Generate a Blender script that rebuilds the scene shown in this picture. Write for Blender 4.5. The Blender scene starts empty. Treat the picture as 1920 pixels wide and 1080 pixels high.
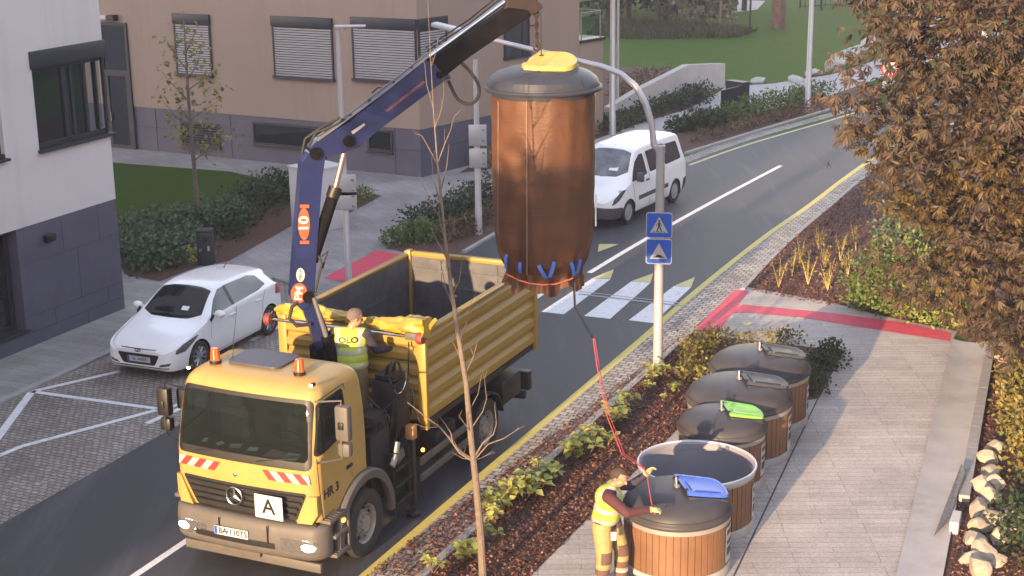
import bpy, bmesh, math, random
import numpy as np
from mathutils import Vector, Matrix, Quaternion
random.seed(7); rng = np.random.default_rng(7)
R_ = math.radians
scene = bpy.context.scene
col = scene.collection
# ---------------------------------------------------------------- camera
FPX, PITCH, ROLL, CH = 2834.0, R_(15.9), R_(0.8), 9.55
_f = Vector((0, math.cos(PITCH), -math.sin(PITCH))); _r0 = Vector((1, 0, 0)); _u0 = _r0.cross(_f)
CR = math.cos(ROLL) * _r0 - math.sin(ROLL) * _u0
CU = math.cos(ROLL) * _u0 + math.sin(ROLL) * _r0
CAM = Vector((0, 0, CH))
cd = bpy.data.cameras.new('camera'); cam = bpy.data.objects.new('camera', cd); col.objects.link(cam)
cam.matrix_world = Matrix(((CR.x, CU.x, -_f.x, 0), (CR.y, CU.y, -_f.y, 0), (CR.z, CU.z, -_f.z, CH), (0, 0, 0, 1)))
cd.sensor_width = 36; cd.lens = 36 * FPX / 1920; cd.clip_end = 3000; cd.clip_start = 0.5
scene.camera = cam
# ---------------------------------------------------------------- sky, sun, exposure
SUN_EL, SUN_HEAD = R_(9.5), R_(26.0)          # light travels towards SUN_HEAD (clockwise from +Y)
w = bpy.data.worlds.new('World'); scene.world = w; w.use_nodes = True
nt = w.node_tree; nt.nodes.clear()
sky = nt.nodes.new('ShaderNodeTexSky'); sky.sky_type = 'NISHITA'; sky.sun_disc = False
sky.sun_elevation = SUN_EL; sky.sun_rotation = SUN_HEAD + math.pi
sky.air_density = 1.0; sky.dust_density = 0.1; sky.ozone_density = 1.6
bg = nt.nodes.new('ShaderNodeBackground'); bg.inputs[1].default_value = 0.15
wo = nt.nodes.new('ShaderNodeOutputWorld')
tint = nt.nodes.new('ShaderNodeMix'); tint.data_type = 'RGBA'; tint.blend_type = 'MULTIPLY'; tint.inputs[0].default_value = 1.0
tint.inputs[7].default_value = (1.56, 1.0, .77, 1)            # evening haze: the sky over the street is mauve rather than blue
nt.links.new(sky.outputs[0], tint.inputs[6]); nt.links.new(tint.outputs[2], bg.inputs[0]); nt.links.new(bg.outputs[0], wo.inputs[0])
sl = bpy.data.lights.new('sun', 'SUN'); sun = bpy.data.objects.new('sun', sl); col.objects.link(sun)
sl.energy = 2.2; sl.angle = R_(0.6); sl.color = (0.97, 0.66, 0.37)
sd = Vector((math.sin(SUN_HEAD) * math.cos(SUN_EL), math.cos(SUN_HEAD) * math.cos(SUN_EL), -math.sin(SUN_EL)))
sun.rotation_euler = (-sd).to_track_quat('Z', 'Y').to_euler(); sun.location = (-40, -60, 40)
vs = scene.view_settings; vs.view_transform = 'Standard'; vs.look = 'None'; vs.exposure = 2.85; vs.gamma = 1
scene.cycles.max_bounces = 6; scene.cycles.transparent_max_bounces = 12
# ---------------------------------------------------------------- helpers: places
def ray(px, py): return CR * ((px - 960) / FPX) + CU * ((540 - py) / FPX) + _f
def G(px, py, z=0.0):
    d = ray(px, py); t = (z - CH) / d.z; return CAM + d * t
def G2(q, z=0.0):
    p = G(q[0], q[1], z); return (p.x, p.y)
def onpl(px, py, p0, n):
    d = ray(px, py); return CAM + d * ((p0 - CAM).dot(n) / d.dot(n))
def atd(px, py, depth): return CAM + ray(px, py) * depth
HD = R_(24.3)
AX = Vector((math.sin(HD), math.cos(HD), 0)); RX = Vector((AX.y, -AX.x, 0))
def ST(s, t, z=0.0):
    p = AX * s + RX * t; return Vector((p.x, p.y, z))
# ---------------------------------------------------------------- helpers: objects
def tag(o, label=None, cat=None, group=None, kind=None):
    if label: o['label'] = label
    if cat: o['category'] = cat
    if group: o['group'] = group
    if kind: o['kind'] = kind
    return o
def empty(name, loc, rz=0.0, label=None, cat=None, group=None):
    o = bpy.data.objects.new(name, None); col.objects.link(o); o.empty_display_size = .2
    o.location = loc; o.rotation_euler = (0, 0, rz)
    return tag(o, label, cat, group)
def pmat(o):
    M = Matrix.LocRotScale(o.location, o.rotation_euler.to_quaternion(), None)
    if o.parent: M = pmat(o.parent) @ o.matrix_parent_inverse @ M
    return M
SPLIT = {'door_seam', 'hydraulic_pipe', 'hydraulic_hose', 'steel_hose', 'hose', 'side_window', 'window_rubber', 'windscreen', 'wiper', 'clamp', 'bumper_seam', 'grille_bar', 'control_lever', 'strap', 'door_pillar', 'bumper_trim', 'joints', 'printed_block', 'fog_light', 'arch_liner'}
def islands(bm):
    seen = set(); out = []
    for f in bm.faces:
        if f in seen: continue
        st_ = [f]; seen.add(f); isl = []
        while st_:
            g = st_.pop(); isl.append(g)
            for v in g.verts:
                for h in v.link_faces:
                    if h not in seen: seen.add(h); st_.append(h)
        out.append(isl)
    return out
def obj(name, bm, m, parent=None, ang=35, world=False, recalc=True):
    if name in SPLIT:
        isl = islands(bm)
        if 1 < len(isl) < 60:
            last = None
            for I in isl:
                nb = B(); vm = {}
                for f in I:
                    for v in f.verts:
                        if v not in vm: vm[v] = nb.verts.new(v.co)
                    nb.faces.new([vm[v] for v in f.verts])
                nb.normal_update(); last = _obj(name, nb, m, parent, ang, world, recalc)
            bm.free(); return last
    return _obj(name, bm, m, parent, ang, world, recalc)
def _obj(name, bm, m, parent=None, ang=35, world=False, recalc=True):
    if recalc: bmesh.ops.recalc_face_normals(bm, faces=bm.faces)
    ca = math.radians(ang)
    if ang > 0:
        for f in bm.faces: f.smooth = True
        for e in bm.edges:
            if len(e.link_faces) == 2:
                try: e.smooth = e.calc_face_angle() < ca
                except ValueError: pass
    me = bpy.data.meshes.new(name); bm.to_mesh(me); bm.free()
    for x in (m if isinstance(m, (list, tuple)) else [m]): me.materials.append(x)
    o = bpy.data.objects.new(name, me); col.objects.link(o)
    if parent:
        o.parent = parent
        if world: o.matrix_parent_inverse = pmat(parent).inverted()
    return o
def npobj(name, V, F, m, parent=None, world=False, smooth=False, mi=None):
    V = np.asarray(V, np.float32).reshape(-1, 3); F = np.asarray(F, np.int32); k = F.shape[1]
    me = bpy.data.meshes.new(name); me.vertices.add(len(V)); me.vertices.foreach_set('co', V.ravel())
    me.loops.add(F.size); me.loops.foreach_set('vertex_index', F.ravel())
    me.polygons.add(len(F)); me.polygons.foreach_set('loop_start', np.arange(0, F.size, k, dtype=np.int32))
    me.polygons.foreach_set('loop_total', np.full(len(F), k, np.int32))
    for x in (m if isinstance(m, (list, tuple)) else [m]): me.materials.append(x)
    if mi is not None: me.polygons.foreach_set('material_index', np.asarray(mi, np.int32))
    me.update(calc_edges=True); me.validate()
    if smooth: me.polygons.foreach_set('use_smooth', np.ones(len(F), bool))
    o = bpy.data.objects.new(name, me); col.objects.link(o)
    if parent:
        o.parent = parent
        if world: o.matrix_parent_inverse = pmat(parent).inverted()
    return o
B = bmesh.new
def setmi(bm, n0, mi):
    bm.faces.ensure_lookup_table()
    for f in bm.faces[n0:]: f.material_index = mi
def box(bm, c, s, rot=None, bev=0.0, mi=0, pre=None):
    n0 = len(bm.faces)
    M = (pre if pre is not None else Matrix()) @ Matrix.Translation(c) @ (rot.to_matrix().to_4x4() if isinstance(rot, Quaternion) else (rot.to_4x4() if rot is not None else Matrix())) @ Matrix.Diagonal((s[0], s[1], s[2], 1))
    r = bmesh.ops.create_cube(bm, size=1, matrix=M)
    if bev > 0:
        es = list({e for v in r['verts'] for e in v.link_edges})
        bmesh.ops.bevel(bm, geom=es, offset=bev, segments=2, affect='EDGES', profile=.5)
    if mi: setmi(bm, n0, mi)
def frames(pts):
    pts = [Vector(p) for p in pts]; T = []
    for i in range(len(pts)):
        a = pts[max(i - 1, 0)]; b = pts[min(i + 1, len(pts) - 1)]; d = b - a
        T.append(d.normalized() if d.length > 1e-9 else Vector((0, 0, 1)))
    ref = Vector((0, 0, 1)) if abs(T[0].z) < .9 else Vector((1, 0, 0))
    u = (ref - T[0] * ref.dot(T[0])).normalized(); out = []
    for t in T:
        u = u - t * u.dot(t); u = u.normalized() if u.length > 1e-6 else t.orthogonal().normalized()
        out.append((u.copy(), t.cross(u)))
    return pts, T, out
def tube(bm, pts, r, n=8, caps=True, mi=0):
    n0 = len(bm.faces); pts, T, fr = frames(pts)
    rs = list(r) if isinstance(r, (list, tuple)) else [r] * len(pts); rings = []
    for p, (u, v), rr in zip(pts, fr, rs):
        rings.append([bm.verts.new(p + (u * math.cos(2 * math.pi * k / n) + v * math.sin(2 * math.pi * k / n)) * rr) for k in range(n)])
    for a, b in zip(rings, rings[1:]):
        for k in range(n): bm.faces.new((a[k], a[(k + 1) % n], b[(k + 1) % n], b[k]))
    if caps:
        bm.faces.new(rings[0][::-1]); bm.faces.new(rings[-1])
    if mi: setmi(bm, n0, mi)
def lathe(bm, prof, c=(0, 0, 0), n=48, M=None, mi=0, close=True):
    """profile of (radius, height); axis is local z of M"""
    n0 = len(bm.faces); M = (M or Matrix()); c = Vector(c); rings = []
    for r, z in prof:
        if r < 1e-5: rings.append([bm.verts.new(c + (M @ Vector((0, 0, z))))])
        else: rings.append([bm.verts.new(c + (M @ Vector((r * math.cos(2 * math.pi * k / n), r * math.sin(2 * math.pi * k / n), z)))) for k in range(n)])
    for a, b in zip(rings, rings[1:]):
        for k in range(n):
            k2 = (k + 1) % n
            if len(a) == 1 and len(b) == 1: continue
            if len(a) == 1: bm.faces.new((a[0], b[k2], b[k]))
            elif len(b) == 1: bm.faces.new((a[k], a[k2], b[0]))
            else: bm.faces.new((a[k], a[k2], b[k2], b[k]))
    if mi: setmi(bm, n0, mi)
def prism(bm, poly, ax0, depth, M=None, mi=0):
    """2D polygon (x,y) extruded along z from ax0 by depth, then M"""
    n0 = len(bm.faces); M = M or Matrix()
    a = [bm.verts.new(M @ Vector((x, y, ax0))) for x, y in poly]; b = [bm.verts.new(M @ Vector((x, y, ax0 + depth))) for x, y in poly]
    n = len(poly)
    for k in range(n): bm.faces.new((a[k], a[(k + 1) % n], b[(k + 1) % n], b[k]))
    bm.faces.new(a[::-1]); bm.faces.new(b)
    if mi: setmi(bm, n0, mi)
def ball(bm, c, r, seg=12, sc=(1, 1, 1), rot=None, mi=0):
    n0 = len(bm.faces)
    M = Matrix.Translation(c) @ (rot.to_matrix().to_4x4() if rot is not None else Matrix()) @ Matrix.Diagonal((r * sc[0], r * sc[1], r * sc[2], 1))
    bmesh.ops.create_uvsphere(bm, u_segments=seg, v_segments=max(6, seg * 2 // 3), radius=1, matrix=M)
    if mi: setmi(bm, n0, mi)
def M3(o, x, y, z=None):
    x = Vector(x).normalized(); y = Vector(y); y = (y - x * y.dot(x)).normalized(); z = x.cross(y)
    return Matrix(((x.x, y.x, z.x, o[0]), (x.y, y.y, z.y, o[1]), (x.z, y.z, z.z, o[2]), (0, 0, 0, 1)))
def rrect(w, h, r, n=4, cx=0, cy=0):
    out = []
    for (sx, sy, a0) in ((1, 1, 0), (-1, 1, 90), (-1, -1, 180), (1, -1, 270)):
        for k in range(n + 1):
            a = R_(a0 + 90 * k / n); out.append((cx + sx * (w / 2 - r) + r * math.cos(a), cy + sy * (h / 2 - r) + r * math.sin(a)))
    return out
def disc(r, n=24, sx=1, sy=1, cx=0, cy=0): return [(cx + r * sx * math.cos(2 * math.pi * k / n), cy + r * sy * math.sin(2 * math.pi * k / n)) for k in range(n)]
def text(name, s, size, M, m, parent, world=False, ext=.002, bold=0.0, sx=1.0):
    c = bpy.data.curves.new(name, 'FONT'); c.body = s; c.size = size; c.align_x = 'CENTER'; c.align_y = 'CENTER'; c.extrude = ext; c.offset = bold
    t = bpy.data.objects.new('tmp', c); col.objects.link(t)
    me = bpy.data.meshes.new_from_object(t.evaluated_get(bpy.context.evaluated_depsgraph_get()))
    bpy.data.objects.remove(t); me.transform(M @ Matrix.Diagonal((sx, 1, 1, 1))); me.materials.clear(); me.materials.append(m); me.name = name
    o = bpy.data.objects.new(name, me); col.objects.link(o)
    if parent:
        o.parent = parent
        if world: o.matrix_parent_inverse = pmat(parent).inverted()
    return o
def copy_tree(o, parent=None):
    c = o.copy(); col.objects.link(c)
    if parent: c.parent = parent
    for ch in list(o.children): copy_tree(ch, c)
    return c
# ---------------------------------------------------------------- materials
def _nodes(name):
    m = bpy.data.materials.new(name); m.use_nodes = True; n = m.node_tree
    return m, n, n.nodes['Principled BSDF'], n.links
def mat(name, c, rough=.6, metal=0.0, var=.12, vs_=3.0, bump=0.0, bs=40.0, coat=0.0, emit=None, es=0, spec=.5, c2=None, dirt=None, ds=1.5, trans=0, rvar=0.0, bd=.02, streak=None):
    m, n, p, L = _nodes(name)
    p.inputs['Roughness'].default_value = rough; p.inputs['Metallic'].default_value = metal
    p.inputs['Coat Weight'].default_value = coat; p.inputs['Coat Roughness'].default_value = .06; p.inputs['Specular IOR Level'].default_value = spec
    tc = n.nodes.new('ShaderNodeTexCoord'); src = tc.outputs['Object']
    nz = n.nodes.new('ShaderNodeTexNoise'); nz.inputs['Scale'].default_value = vs_; nz.inputs['Detail'].default_value = 6; nz.inputs['Roughness'].default_value = .6
    L.new(src, nz.inputs['Vector'])
    mx = n.nodes.new('ShaderNodeMix'); mx.data_type = 'RGBA'; L.new(nz.outputs['Fac'], mx.inputs[0])
    a = c2 if c2 else tuple(x * (1 - var) for x in c); b = tuple(min(1, x * (1 + var)) for x in c)
    ra = n.nodes.new('ShaderNodeMapRange'); ra.inputs[1].default_value = .3; ra.inputs[2].default_value = .7; L.new(nz.outputs['Fac'], ra.inputs[0]); L.new(ra.outputs[0], mx.inputs[0])
    mx.inputs[6].default_value = (*a, 1); mx.inputs[7].default_value = (*b, 1)
    out = mx.outputs[2]
    if dirt:
        n2 = n.nodes.new('ShaderNodeTexNoise'); n2.inputs['Scale'].default_value = ds; n2.inputs['Detail'].default_value = 8; n2.inputs['Roughness'].default_value = .7
        s2_ = src
        if streak:
            mq = n.nodes.new('ShaderNodeMapping'); mq.inputs['Scale'].default_value = streak[:3]; mq.inputs['Rotation'].default_value = (0, 0, streak[3]); L.new(src, mq.inputs['Vector']); s2_ = mq.outputs[0]
        L.new(s2_, n2.inputs['Vector'])
        r2 = n.nodes.new('ShaderNodeMapRange'); r2.inputs[1].default_value = .52; r2.inputs[2].default_value = .78; r2.inputs[4].default_value = dirt[3]; L.new(n2.outputs['Fac'], r2.inputs[0])
        m2 = n.nodes.new('ShaderNodeMix'); m2.data_type = 'RGBA'; L.new(r2.outputs[0], m2.inputs[0]); L.new(out, m2.inputs[6]); m2.inputs[7].default_value = (*dirt[:3], 1); out = m2.outputs[2]
    L.new(out, p.inputs['Base Color'])
    if rvar:
        r3 = n.nodes.new('ShaderNodeMapRange'); r3.inputs[3].default_value = max(0, rough - rvar); r3.inputs[4].default_value = rough + rvar; L.new(nz.outputs['Fac'], r3.inputs[0]); L.new(r3.outputs[0], p.inputs['Roughness'])
    if bump:
        n3 = n.nodes.new('ShaderNodeTexNoise'); n3.inputs['Scale'].default_value = bs; n3.inputs['Detail'].default_value = 5; L.new(src, n3.inputs['Vector'])
        bp = n.nodes.new('ShaderNodeBump'); bp.inputs['Strength'].default_value = bump; bp.inputs['Distance'].default_value = bd; L.new(n3.outputs['Fac'], bp.inputs['Height']); L.new(bp.outputs[0], p.inputs['Normal'])
    if emit:
        p.inputs['Emission Color'].default_value = (*emit, 1); p.inputs['Emission Strength'].default_value = es
    if trans:
        p.inputs['Transmission Weight'].default_value = trans
    return m
def brickmat(name, c1, c2, mort, bw, bh, ms, rz=0.0, rough=.8, bump=.5, off=.5, wob=.03, patch=None, freq=2, hm=.01, irr=.3):
    m, n, p, L = _nodes(name); p.inputs['Roughness'].default_value = rough
    tc = n.nodes.new('ShaderNodeTexCoord'); mp = n.nodes.new('ShaderNodeMapping'); mp.inputs['Rotation'].default_value = (0, 0, rz); L.new(tc.outputs['Object'], mp.inputs['Vector'])
    nz = n.nodes.new('ShaderNodeTexNoise'); nz.inputs['Scale'].default_value = 4.0; nz.inputs['Detail'].default_value = 3; L.new(mp.outputs[0], nz.inputs['Vector'])
    vm = n.nodes.new('ShaderNodeVectorMath'); vm.operation = 'MULTIPLY_ADD'; vm.inputs[1].default_value = (wob, wob, 0); L.new(nz.outputs['Color'], vm.inputs[0]); L.new(mp.outputs[0], vm.inputs[2])
    br = n.nodes.new('ShaderNodeTexBrick'); br.offset = off; br.offset_frequency = freq; br.inputs['Scale'].default_value = 1
    br.inputs['Brick Width'].default_value = bw; br.inputs['Row Height'].default_value = bh; br.inputs['Mortar Size'].default_value = ms; br.inputs['Mortar Smooth'].default_value = .4; br.inputs['Bias'].default_value = 0
    br.inputs['Color1'].default_value = (*c1, 1); br.inputs['Color2'].default_value = (*c2, 1); br.inputs['Mortar'].default_value = (*mort, 1); L.new(vm.outputs[0], br.inputs['Vector'])
    n2 = n.nodes.new('ShaderNodeTexNoise'); n2.inputs['Scale'].default_value = .55; n2.inputs['Detail'].default_value = 7; n2.inputs['Roughness'].default_value = .65; L.new(tc.outputs['Object'], n2.inputs['Vector'])
    r2 = n.nodes.new('ShaderNodeMapRange'); r2.inputs[1].default_value = .3; r2.inputs[2].default_value = .72; r2.inputs[3].default_value = 1 - irr; r2.inputs[4].default_value = 1 + irr * .6; L.new(n2.outputs['Fac'], r2.inputs[0])
    n4 = n.nodes.new('ShaderNodeTexNoise'); n4.inputs['Scale'].default_value = 28; n4.inputs['Detail'].default_value = 4; L.new(tc.outputs['Object'], n4.inputs['Vector'])
    r4 = n.nodes.new('ShaderNodeMapRange'); r4.inputs[1].default_value = .3; r4.inputs[2].default_value = .7; r4.inputs[3].default_value = .82; r4.inputs[4].default_value = 1.18; L.new(n4.outputs['Fac'], r4.inputs[0])
    mu = n.nodes.new('ShaderNodeMath'); mu.operation = 'MULTIPLY'; L.new(r2.outputs[0], mu.inputs[0]); L.new(r4.outputs[0], mu.inputs[1])
    vs2 = n.nodes.new('ShaderNodeVectorMath'); vs2.operation = 'SCALE'; L.new(br.outputs['Color'], vs2.inputs[0]); L.new(mu.outputs[0], vs2.inputs['Scale'])
    L.new(vs2.outputs[0], p.inputs['Base Color'])
    iv = n.nodes.new('ShaderNodeMath'); iv.operation = 'MULTIPLY_ADD'; iv.inputs[1].default_value = -1.0; L.new(br.outputs['Fac'], iv.inputs[0]); 
    sc = n.nodes.new('ShaderNodeMath'); sc.operation = 'MULTIPLY'; sc.inputs[1].default_value = .35; L.new(n4.outputs['Fac'], sc.inputs[0]); L.new(sc.outputs[0], iv.inputs[2])
    bp = n.nodes.new('ShaderNodeBump'); bp.inputs['Strength'].default_value = bump; bp.inputs['Distance'].default_value = hm; L.new(iv.outputs[0], bp.inputs['Height']); L.new(bp.outputs[0], p.inputs['Normal'])
    return m
def leafmat(name, cols, rough=.55, trans=.25):
    """colour chosen per leaf; thin leaves let some light through"""
    m, n, p, L = _nodes(name)
    g = n.nodes.new('ShaderNodeNewGeometry'); cr = n.nodes.new('ShaderNodeValToRGB'); e = cr.color_ramp.elements
    while len(e) < len(cols): e.new(.5)
    for k, c in enumerate(cols): e[k].position = k / (len(cols) - 1); e[k].color = (*c, 1)
    L.new(g.outputs['Random Per Island'], cr.inputs[0]); L.new(cr.outputs[0], p.inputs['Base Color']); p.inputs['Roughness'].default_value = rough
    p.inputs['Specular IOR Level'].default_value = .35
    tr = n.nodes.new('ShaderNodeBsdfTranslucent'); L.new(cr.outputs[0], tr.inputs[0]); ms = n.nodes.new('ShaderNodeMixShader'); ms.inputs[0].default_value = trans
    L.new(p.outputs[0], ms.inputs[1]); L.new(tr.outputs[0], ms.inputs[2]); L.new(ms.outputs[0], n.nodes['Material Output'].inputs[0])
    return m
def glassmat(name, c=(.02, .025, .03), rough=.03, clear=0.0, tint=(.82, .9, .88)):
    m, n, p, L = _nodes(name); p.inputs['Base Color'].default_value = (*c, 1); p.inputs['Roughness'].default_value = rough; p.inputs['Specular IOR Level'].default_value = .7
    tc = n.nodes.new('ShaderNodeTexCoord'); nz = n.nodes.new('ShaderNodeTexNoise'); nz.inputs['Scale'].default_value = 1.2; L.new(tc.outputs['Object'], nz.inputs['Vector'])
    bp = n.nodes.new('ShaderNodeBump'); bp.inputs['Strength'].default_value = .06; bp.inputs['Distance'].default_value = .05; L.new(nz.outputs['Fac'], bp.inputs['Height']); L.new(bp.outputs[0], p.inputs['Normal'])
    if clear > 0:
        t = n.nodes.new('ShaderNodeBsdfTransparent'); t.inputs[0].default_value = (*tint, 1); ms = n.nodes.new('ShaderNodeMixShader'); ms.inputs[0].default_value = clear
        L.new(p.outputs[0], ms.inputs[1]); L.new(t.outputs[0], ms.inputs[2]); L.new(ms.outputs[0], n.nodes['Material Output'].inputs[0])
    return m
MT = {}
def defm():
    D = MT
    D['asphalt'] = mat('asphalt', (.033, .033, .041), .7, var=.25, vs_=60, bump=.3, bs=160, spec=.55, dirt=(.095, .092, .105, .8), ds=1.2, bd=.005, streak=(1, .09, 1, R_(24.3)))
    D['white_line'] = mat('white_line', (.62, .62, .64), .7, var=.15, vs_=25, dirt=(.22, .22, .23, .8), ds=6)
    D['yellow_line'] = mat('yellow_line', (.50, .42, .10), .7, var=.15, vs_=20, dirt=(.22, .2, .09, .6), ds=5)
    D['pale_yellow'] = mat('pale_yellow', (.50, .44, .19), .7, var=.15, vs_=20, dirt=(.2, .19, .12, .7), ds=5)
    D['red_line'] = mat('red_line', (.52, .05, .09), .75, var=.15, vs_=14, dirt=(.5, .16, .2, .5), ds=3)
    D['cobble'] = brickmat('cobble', (.215, .188, .17), (.33, .29, .255), (.085, .074, .068), .135, .10, .012, rz=R_(24), bump=.9, wob=.10, hm=.025, irr=.3)
    D['paver'] = brickmat('paver', (.24, .215, .195), (.42, .385, .345), (.065, .058, .055), .19, .14, .014, rz=R_(24.3), bump=.9, wob=.06, hm=.02, irr=.3)
    D['slab'] = brickmat('slab', (.235, .215, .215), (.285, .262, .26), (.15, .135, .135), .6, .3, .006, rz=R_(62), bump=.2, wob=.0, hm=.004, irr=.28)
    D['slab_left'] = brickmat('slab_left', (.225, .21, .205), (.275, .255, .248), (.14, .128, .125), .6, .3, .007, rz=R_(24.5), bump=.2, wob=.0, hm=.004, irr=.28)
    D['stamped'] = brickmat('stamped', (.365, .325, .30), (.435, .385, .355), (.22, .20, .185), 1.2, .16, .007, rz=R_(1), rough=.75, bump=.5, wob=.05, hm=.007, irr=.3, freq=3)
    D['kerb'] = mat('kerb', (.29, .275, .27), .85, var=.15, vs_=8, bump=.3, bs=60, dirt=(.16, .15, .145, .5))
    D['path'] = mat('path', (.34, .32, .325), .85, var=.08, vs_=1.2, bump=.15, bs=60, dirt=(.26, .24, .24, .5), ds=.4)
    D['concrete'] = mat('concrete', (.44, .415, .40), .85, var=.08, vs_=2, bump=.2, bs=30, dirt=(.33, .305, .29, .6), ds=.8)
    D['gutter'] = mat('gutter', (.37, .345, .33), .8, var=.12, vs_=1.5, bump=.25, bs=25, dirt=(.2, .175, .15, .7), ds=1.3)
    D['mulch'] = mat('mulch', (.105, .050, .036), .95, var=.5, vs_=26, bump=1.0, bs=45, dirt=(.035, .02, .017, .8), ds=9, bd=.05)
    D['grass'] = mat('grass', (.055, .104, .012), .95, spec=.1, var=.3, vs_=9, bump=.5, bs=70, dirt=(.092, .118, .022, .85), ds=.6, bd=.04)
    D['grass_near'] = mat('grass_near', (.038, .075, .008), .95, spec=.1, var=.35, vs_=30, bump=.9, bs=90, dirt=(.075, .09, .03, .7), ds=.8, bd=.03)
    D['white_render'] = mat('white_render', (.51, .485, .51), .9, var=.03, vs_=1, bump=.15, bs=120, dirt=(.40, .375, .385, .65), ds=1.6, bd=.003, streak=(1, 1, .12, 0))
    D['tan_render'] = mat('tan_render', (.275, .205, .165), .9, var=.04, vs_=.6, bump=.15, bs=90, dirt=(.205, .153, .124, .7), ds=1.4, bd=.004, streak=(1, 1, .1, 0))
    D['plinth'] = mat('plinth', (.075, .072, .105), .55, var=.12, vs_=1.5, bump=.12, bs=30, dirt=(.10, .096, .13, .6), ds=1.2)
    D['joint'] = mat('joint', (.05, .05, .065), .8)
    D['anthracite'] = mat('anthracite', (.016, .020, .029), .5, var=.12)
    D['blind'] = mat('blind', (.56, .55, .58), .5, metal=.1, var=.04)
    D['blind_gap'] = mat('blind_gap', (.06, .06, .07), .7)
    D['glass_dark'] = glassmat('glass_dark', (.012, .017, .02))
    D['steel'] = mat('steel', (.25, .25, .28), .42, metal=.75, var=.1, vs_=2, dirt=(.36, .36, .38, .5))
    D['lamp_grey'] = mat('lamp_grey', (.44, .435, .46), .42, metal=.35, var=.07, vs_=3, dirt=(.34, .33, .34, .4))
    D['rust'] = mat('rust', (.02, .012, .010), .8, var=.3, vs_=12)
    D['black'] = mat('black', (.007, .007, .008), .5, var=.3, vs_=9)
    D['black_dirty'] = mat('black_dirty', (.010, .010, .011), .6, var=.4, vs_=6, dirt=(.045, .04, .035, .5), ds=4)
    D['rubber'] = mat('rubber', (.022, .021, .022), .8, var=.25, vs_=8, dirt=(.07, .06, .052, .5), ds=5)
    D['truck_yellow'] = mat('truck_yellow', (.36, .238, .072), .4, var=.05, vs_=1.5, coat=.12, dirt=(.24, .165, .085, .6), ds=3.2, rvar=.08)
    D['truck_roof'] = mat('truck_roof', (.66, .42, .11), .45, var=.06, vs_=2, dirt=(.36, .27, .14, .55), ds=3)
    D['tip_yellow'] = mat('tip_yellow', (.29, .185, .036), .45, var=.08, vs_=3, dirt=(.16, .105, .04, .6), ds=3.0, bump=.08, bs=18)
    D['tarp'] = mat('tarp', (.38, .25, .03), .45, var=.06, vs_=5, bump=.25, bs=9, bd=.03)
    D['bumper'] = mat('bumper', (.082, .075, .071), .6, var=.08, vs_=4, dirt=(.14, .12, .10, .5), ds=5, bump=.08, bs=90)
    D['chrome'] = mat('chrome', (.7, .7, .72), .18, metal=1.0, var=.05)
    D['crane_blue'] = mat('crane_blue', (.008, .015, .075), .4, var=.25, vs_=4, dirt=(.022, .022, .032, .7), ds=5, coat=.2)
    D['crane_dark'] = mat('crane_dark', (.007, .0065, .007), .85, spec=.06, var=.3, vs_=5, dirt=(.02, .017, .016, .5), ds=5)
    D['orange'] = mat('orange', (.42, .085, .025), .6, var=.2, vs_=12)
    D['beacon'] = mat('beacon', (.60, .085, .012), .15, var=.15, vs_=20, coat=.6)
    D['white'] = mat('white', (.42, .42, .43), .5, var=.04)
    D['paper'] = mat('paper', (.75, .74, .70), .7, var=.05)
    D['red'] = mat('red', (.52, .03, .03), .45)
    D['hole_grey'] = mat('hole_grey', (.19, .19, .23), .5, var=.12, vs_=1.5, dirt=(.22, .22, .23, .6), ds=2)
    D['tip_inside'] = mat('tip_inside', (.075, .077, .088), .65, metal=.2, var=.3, vs_=3, dirt=(.14, .14, .15, .7), ds=3.5, bump=.2, bs=8)
    D['hl_lit'] = mat('hl_lit', (.9, .85, .75), .2, emit=(1, .86, .62), es=6)
    D['hl_glass'] = mat('hl_glass', (.16, .16, .17), .12, metal=.5, var=.3, vs_=25, coat=1)
    D['amber_lamp'] = mat('amber_lamp', (.8, .3, .02), .3, emit=(1, .45, .05), es=1.2)
    D['car_white'] = mat('car_white', (.80, .80, .82), .25, var=.015, vs_=1, coat=.7)
    D['van_white'] = mat('van_white', (.78, .78, .80), .32, var=.02, vs_=1.5, coat=.5, dirt=(.66, .65, .64, .3), ds=2)
    D['car_black'] = mat('car_black', (.014, .014, .016), .35, var=.2)
    D['van_plastic'] = mat('van_plastic', (.055, .055, .062), .6, var=.12)
    D['alloy'] = mat('alloy', (.42, .42, .45), .32, metal=.8, var=.08)
    D['tail_red'] = mat('tail_red', (.40, .02, .025), .15, coat=.8)
    D['plate'] = mat('plate', (.42, .43, .46), .35, var=.03)
    D['plate_blue'] = mat('plate_blue', (.02, .06, .42), .4)
    D['sign_blue'] = mat('sign_blue', (.006, .085, .48), .4, var=.04)
    D['lid_grey'] = mat('lid_grey', (.044, .042, .050), .5, spec=.3, var=.12, vs_=4, bump=.12, bs=120, dirt=(.062, .055, .05, .45), ds=2.5, bd=.003)
    D['wood'] = mat('wood', (.155, .078, .040), .6, var=.16, vs_=2.5, dirt=(.11, .053, .028, .5), ds=2)
    D['alu_band'] = mat('alu_band', (.30, .28, .26), .45, metal=.35, var=.1)
    D['bin_concrete'] = mat('bin_concrete', (.31, .295, .285), .85, var=.12, vs_=3, bump=.2, bs=40)
    D['flap_blue'] = mat('flap_blue', (.035, .11, .52), .45, var=.1, vs_=5, dirt=(.09, .17, .52, .5), ds=3)
    D['flap_green'] = mat('flap_green', (.20, .50, .045), .45, var=.1, vs_=5)
    D['flap_yellow'] = mat('flap_yellow', (.42, .32, .045), .5, var=.08, vs_=5, dirt=(.40, .33, .11, .5), ds=4)
    D['flap_grey'] = mat('flap_grey', (.045, .045, .053), .55, spec=.25, var=.1, vs_=5)
    D['sticker'] = mat('sticker', (.40, .39, .39), .5, var=.2, vs_=12)
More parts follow.
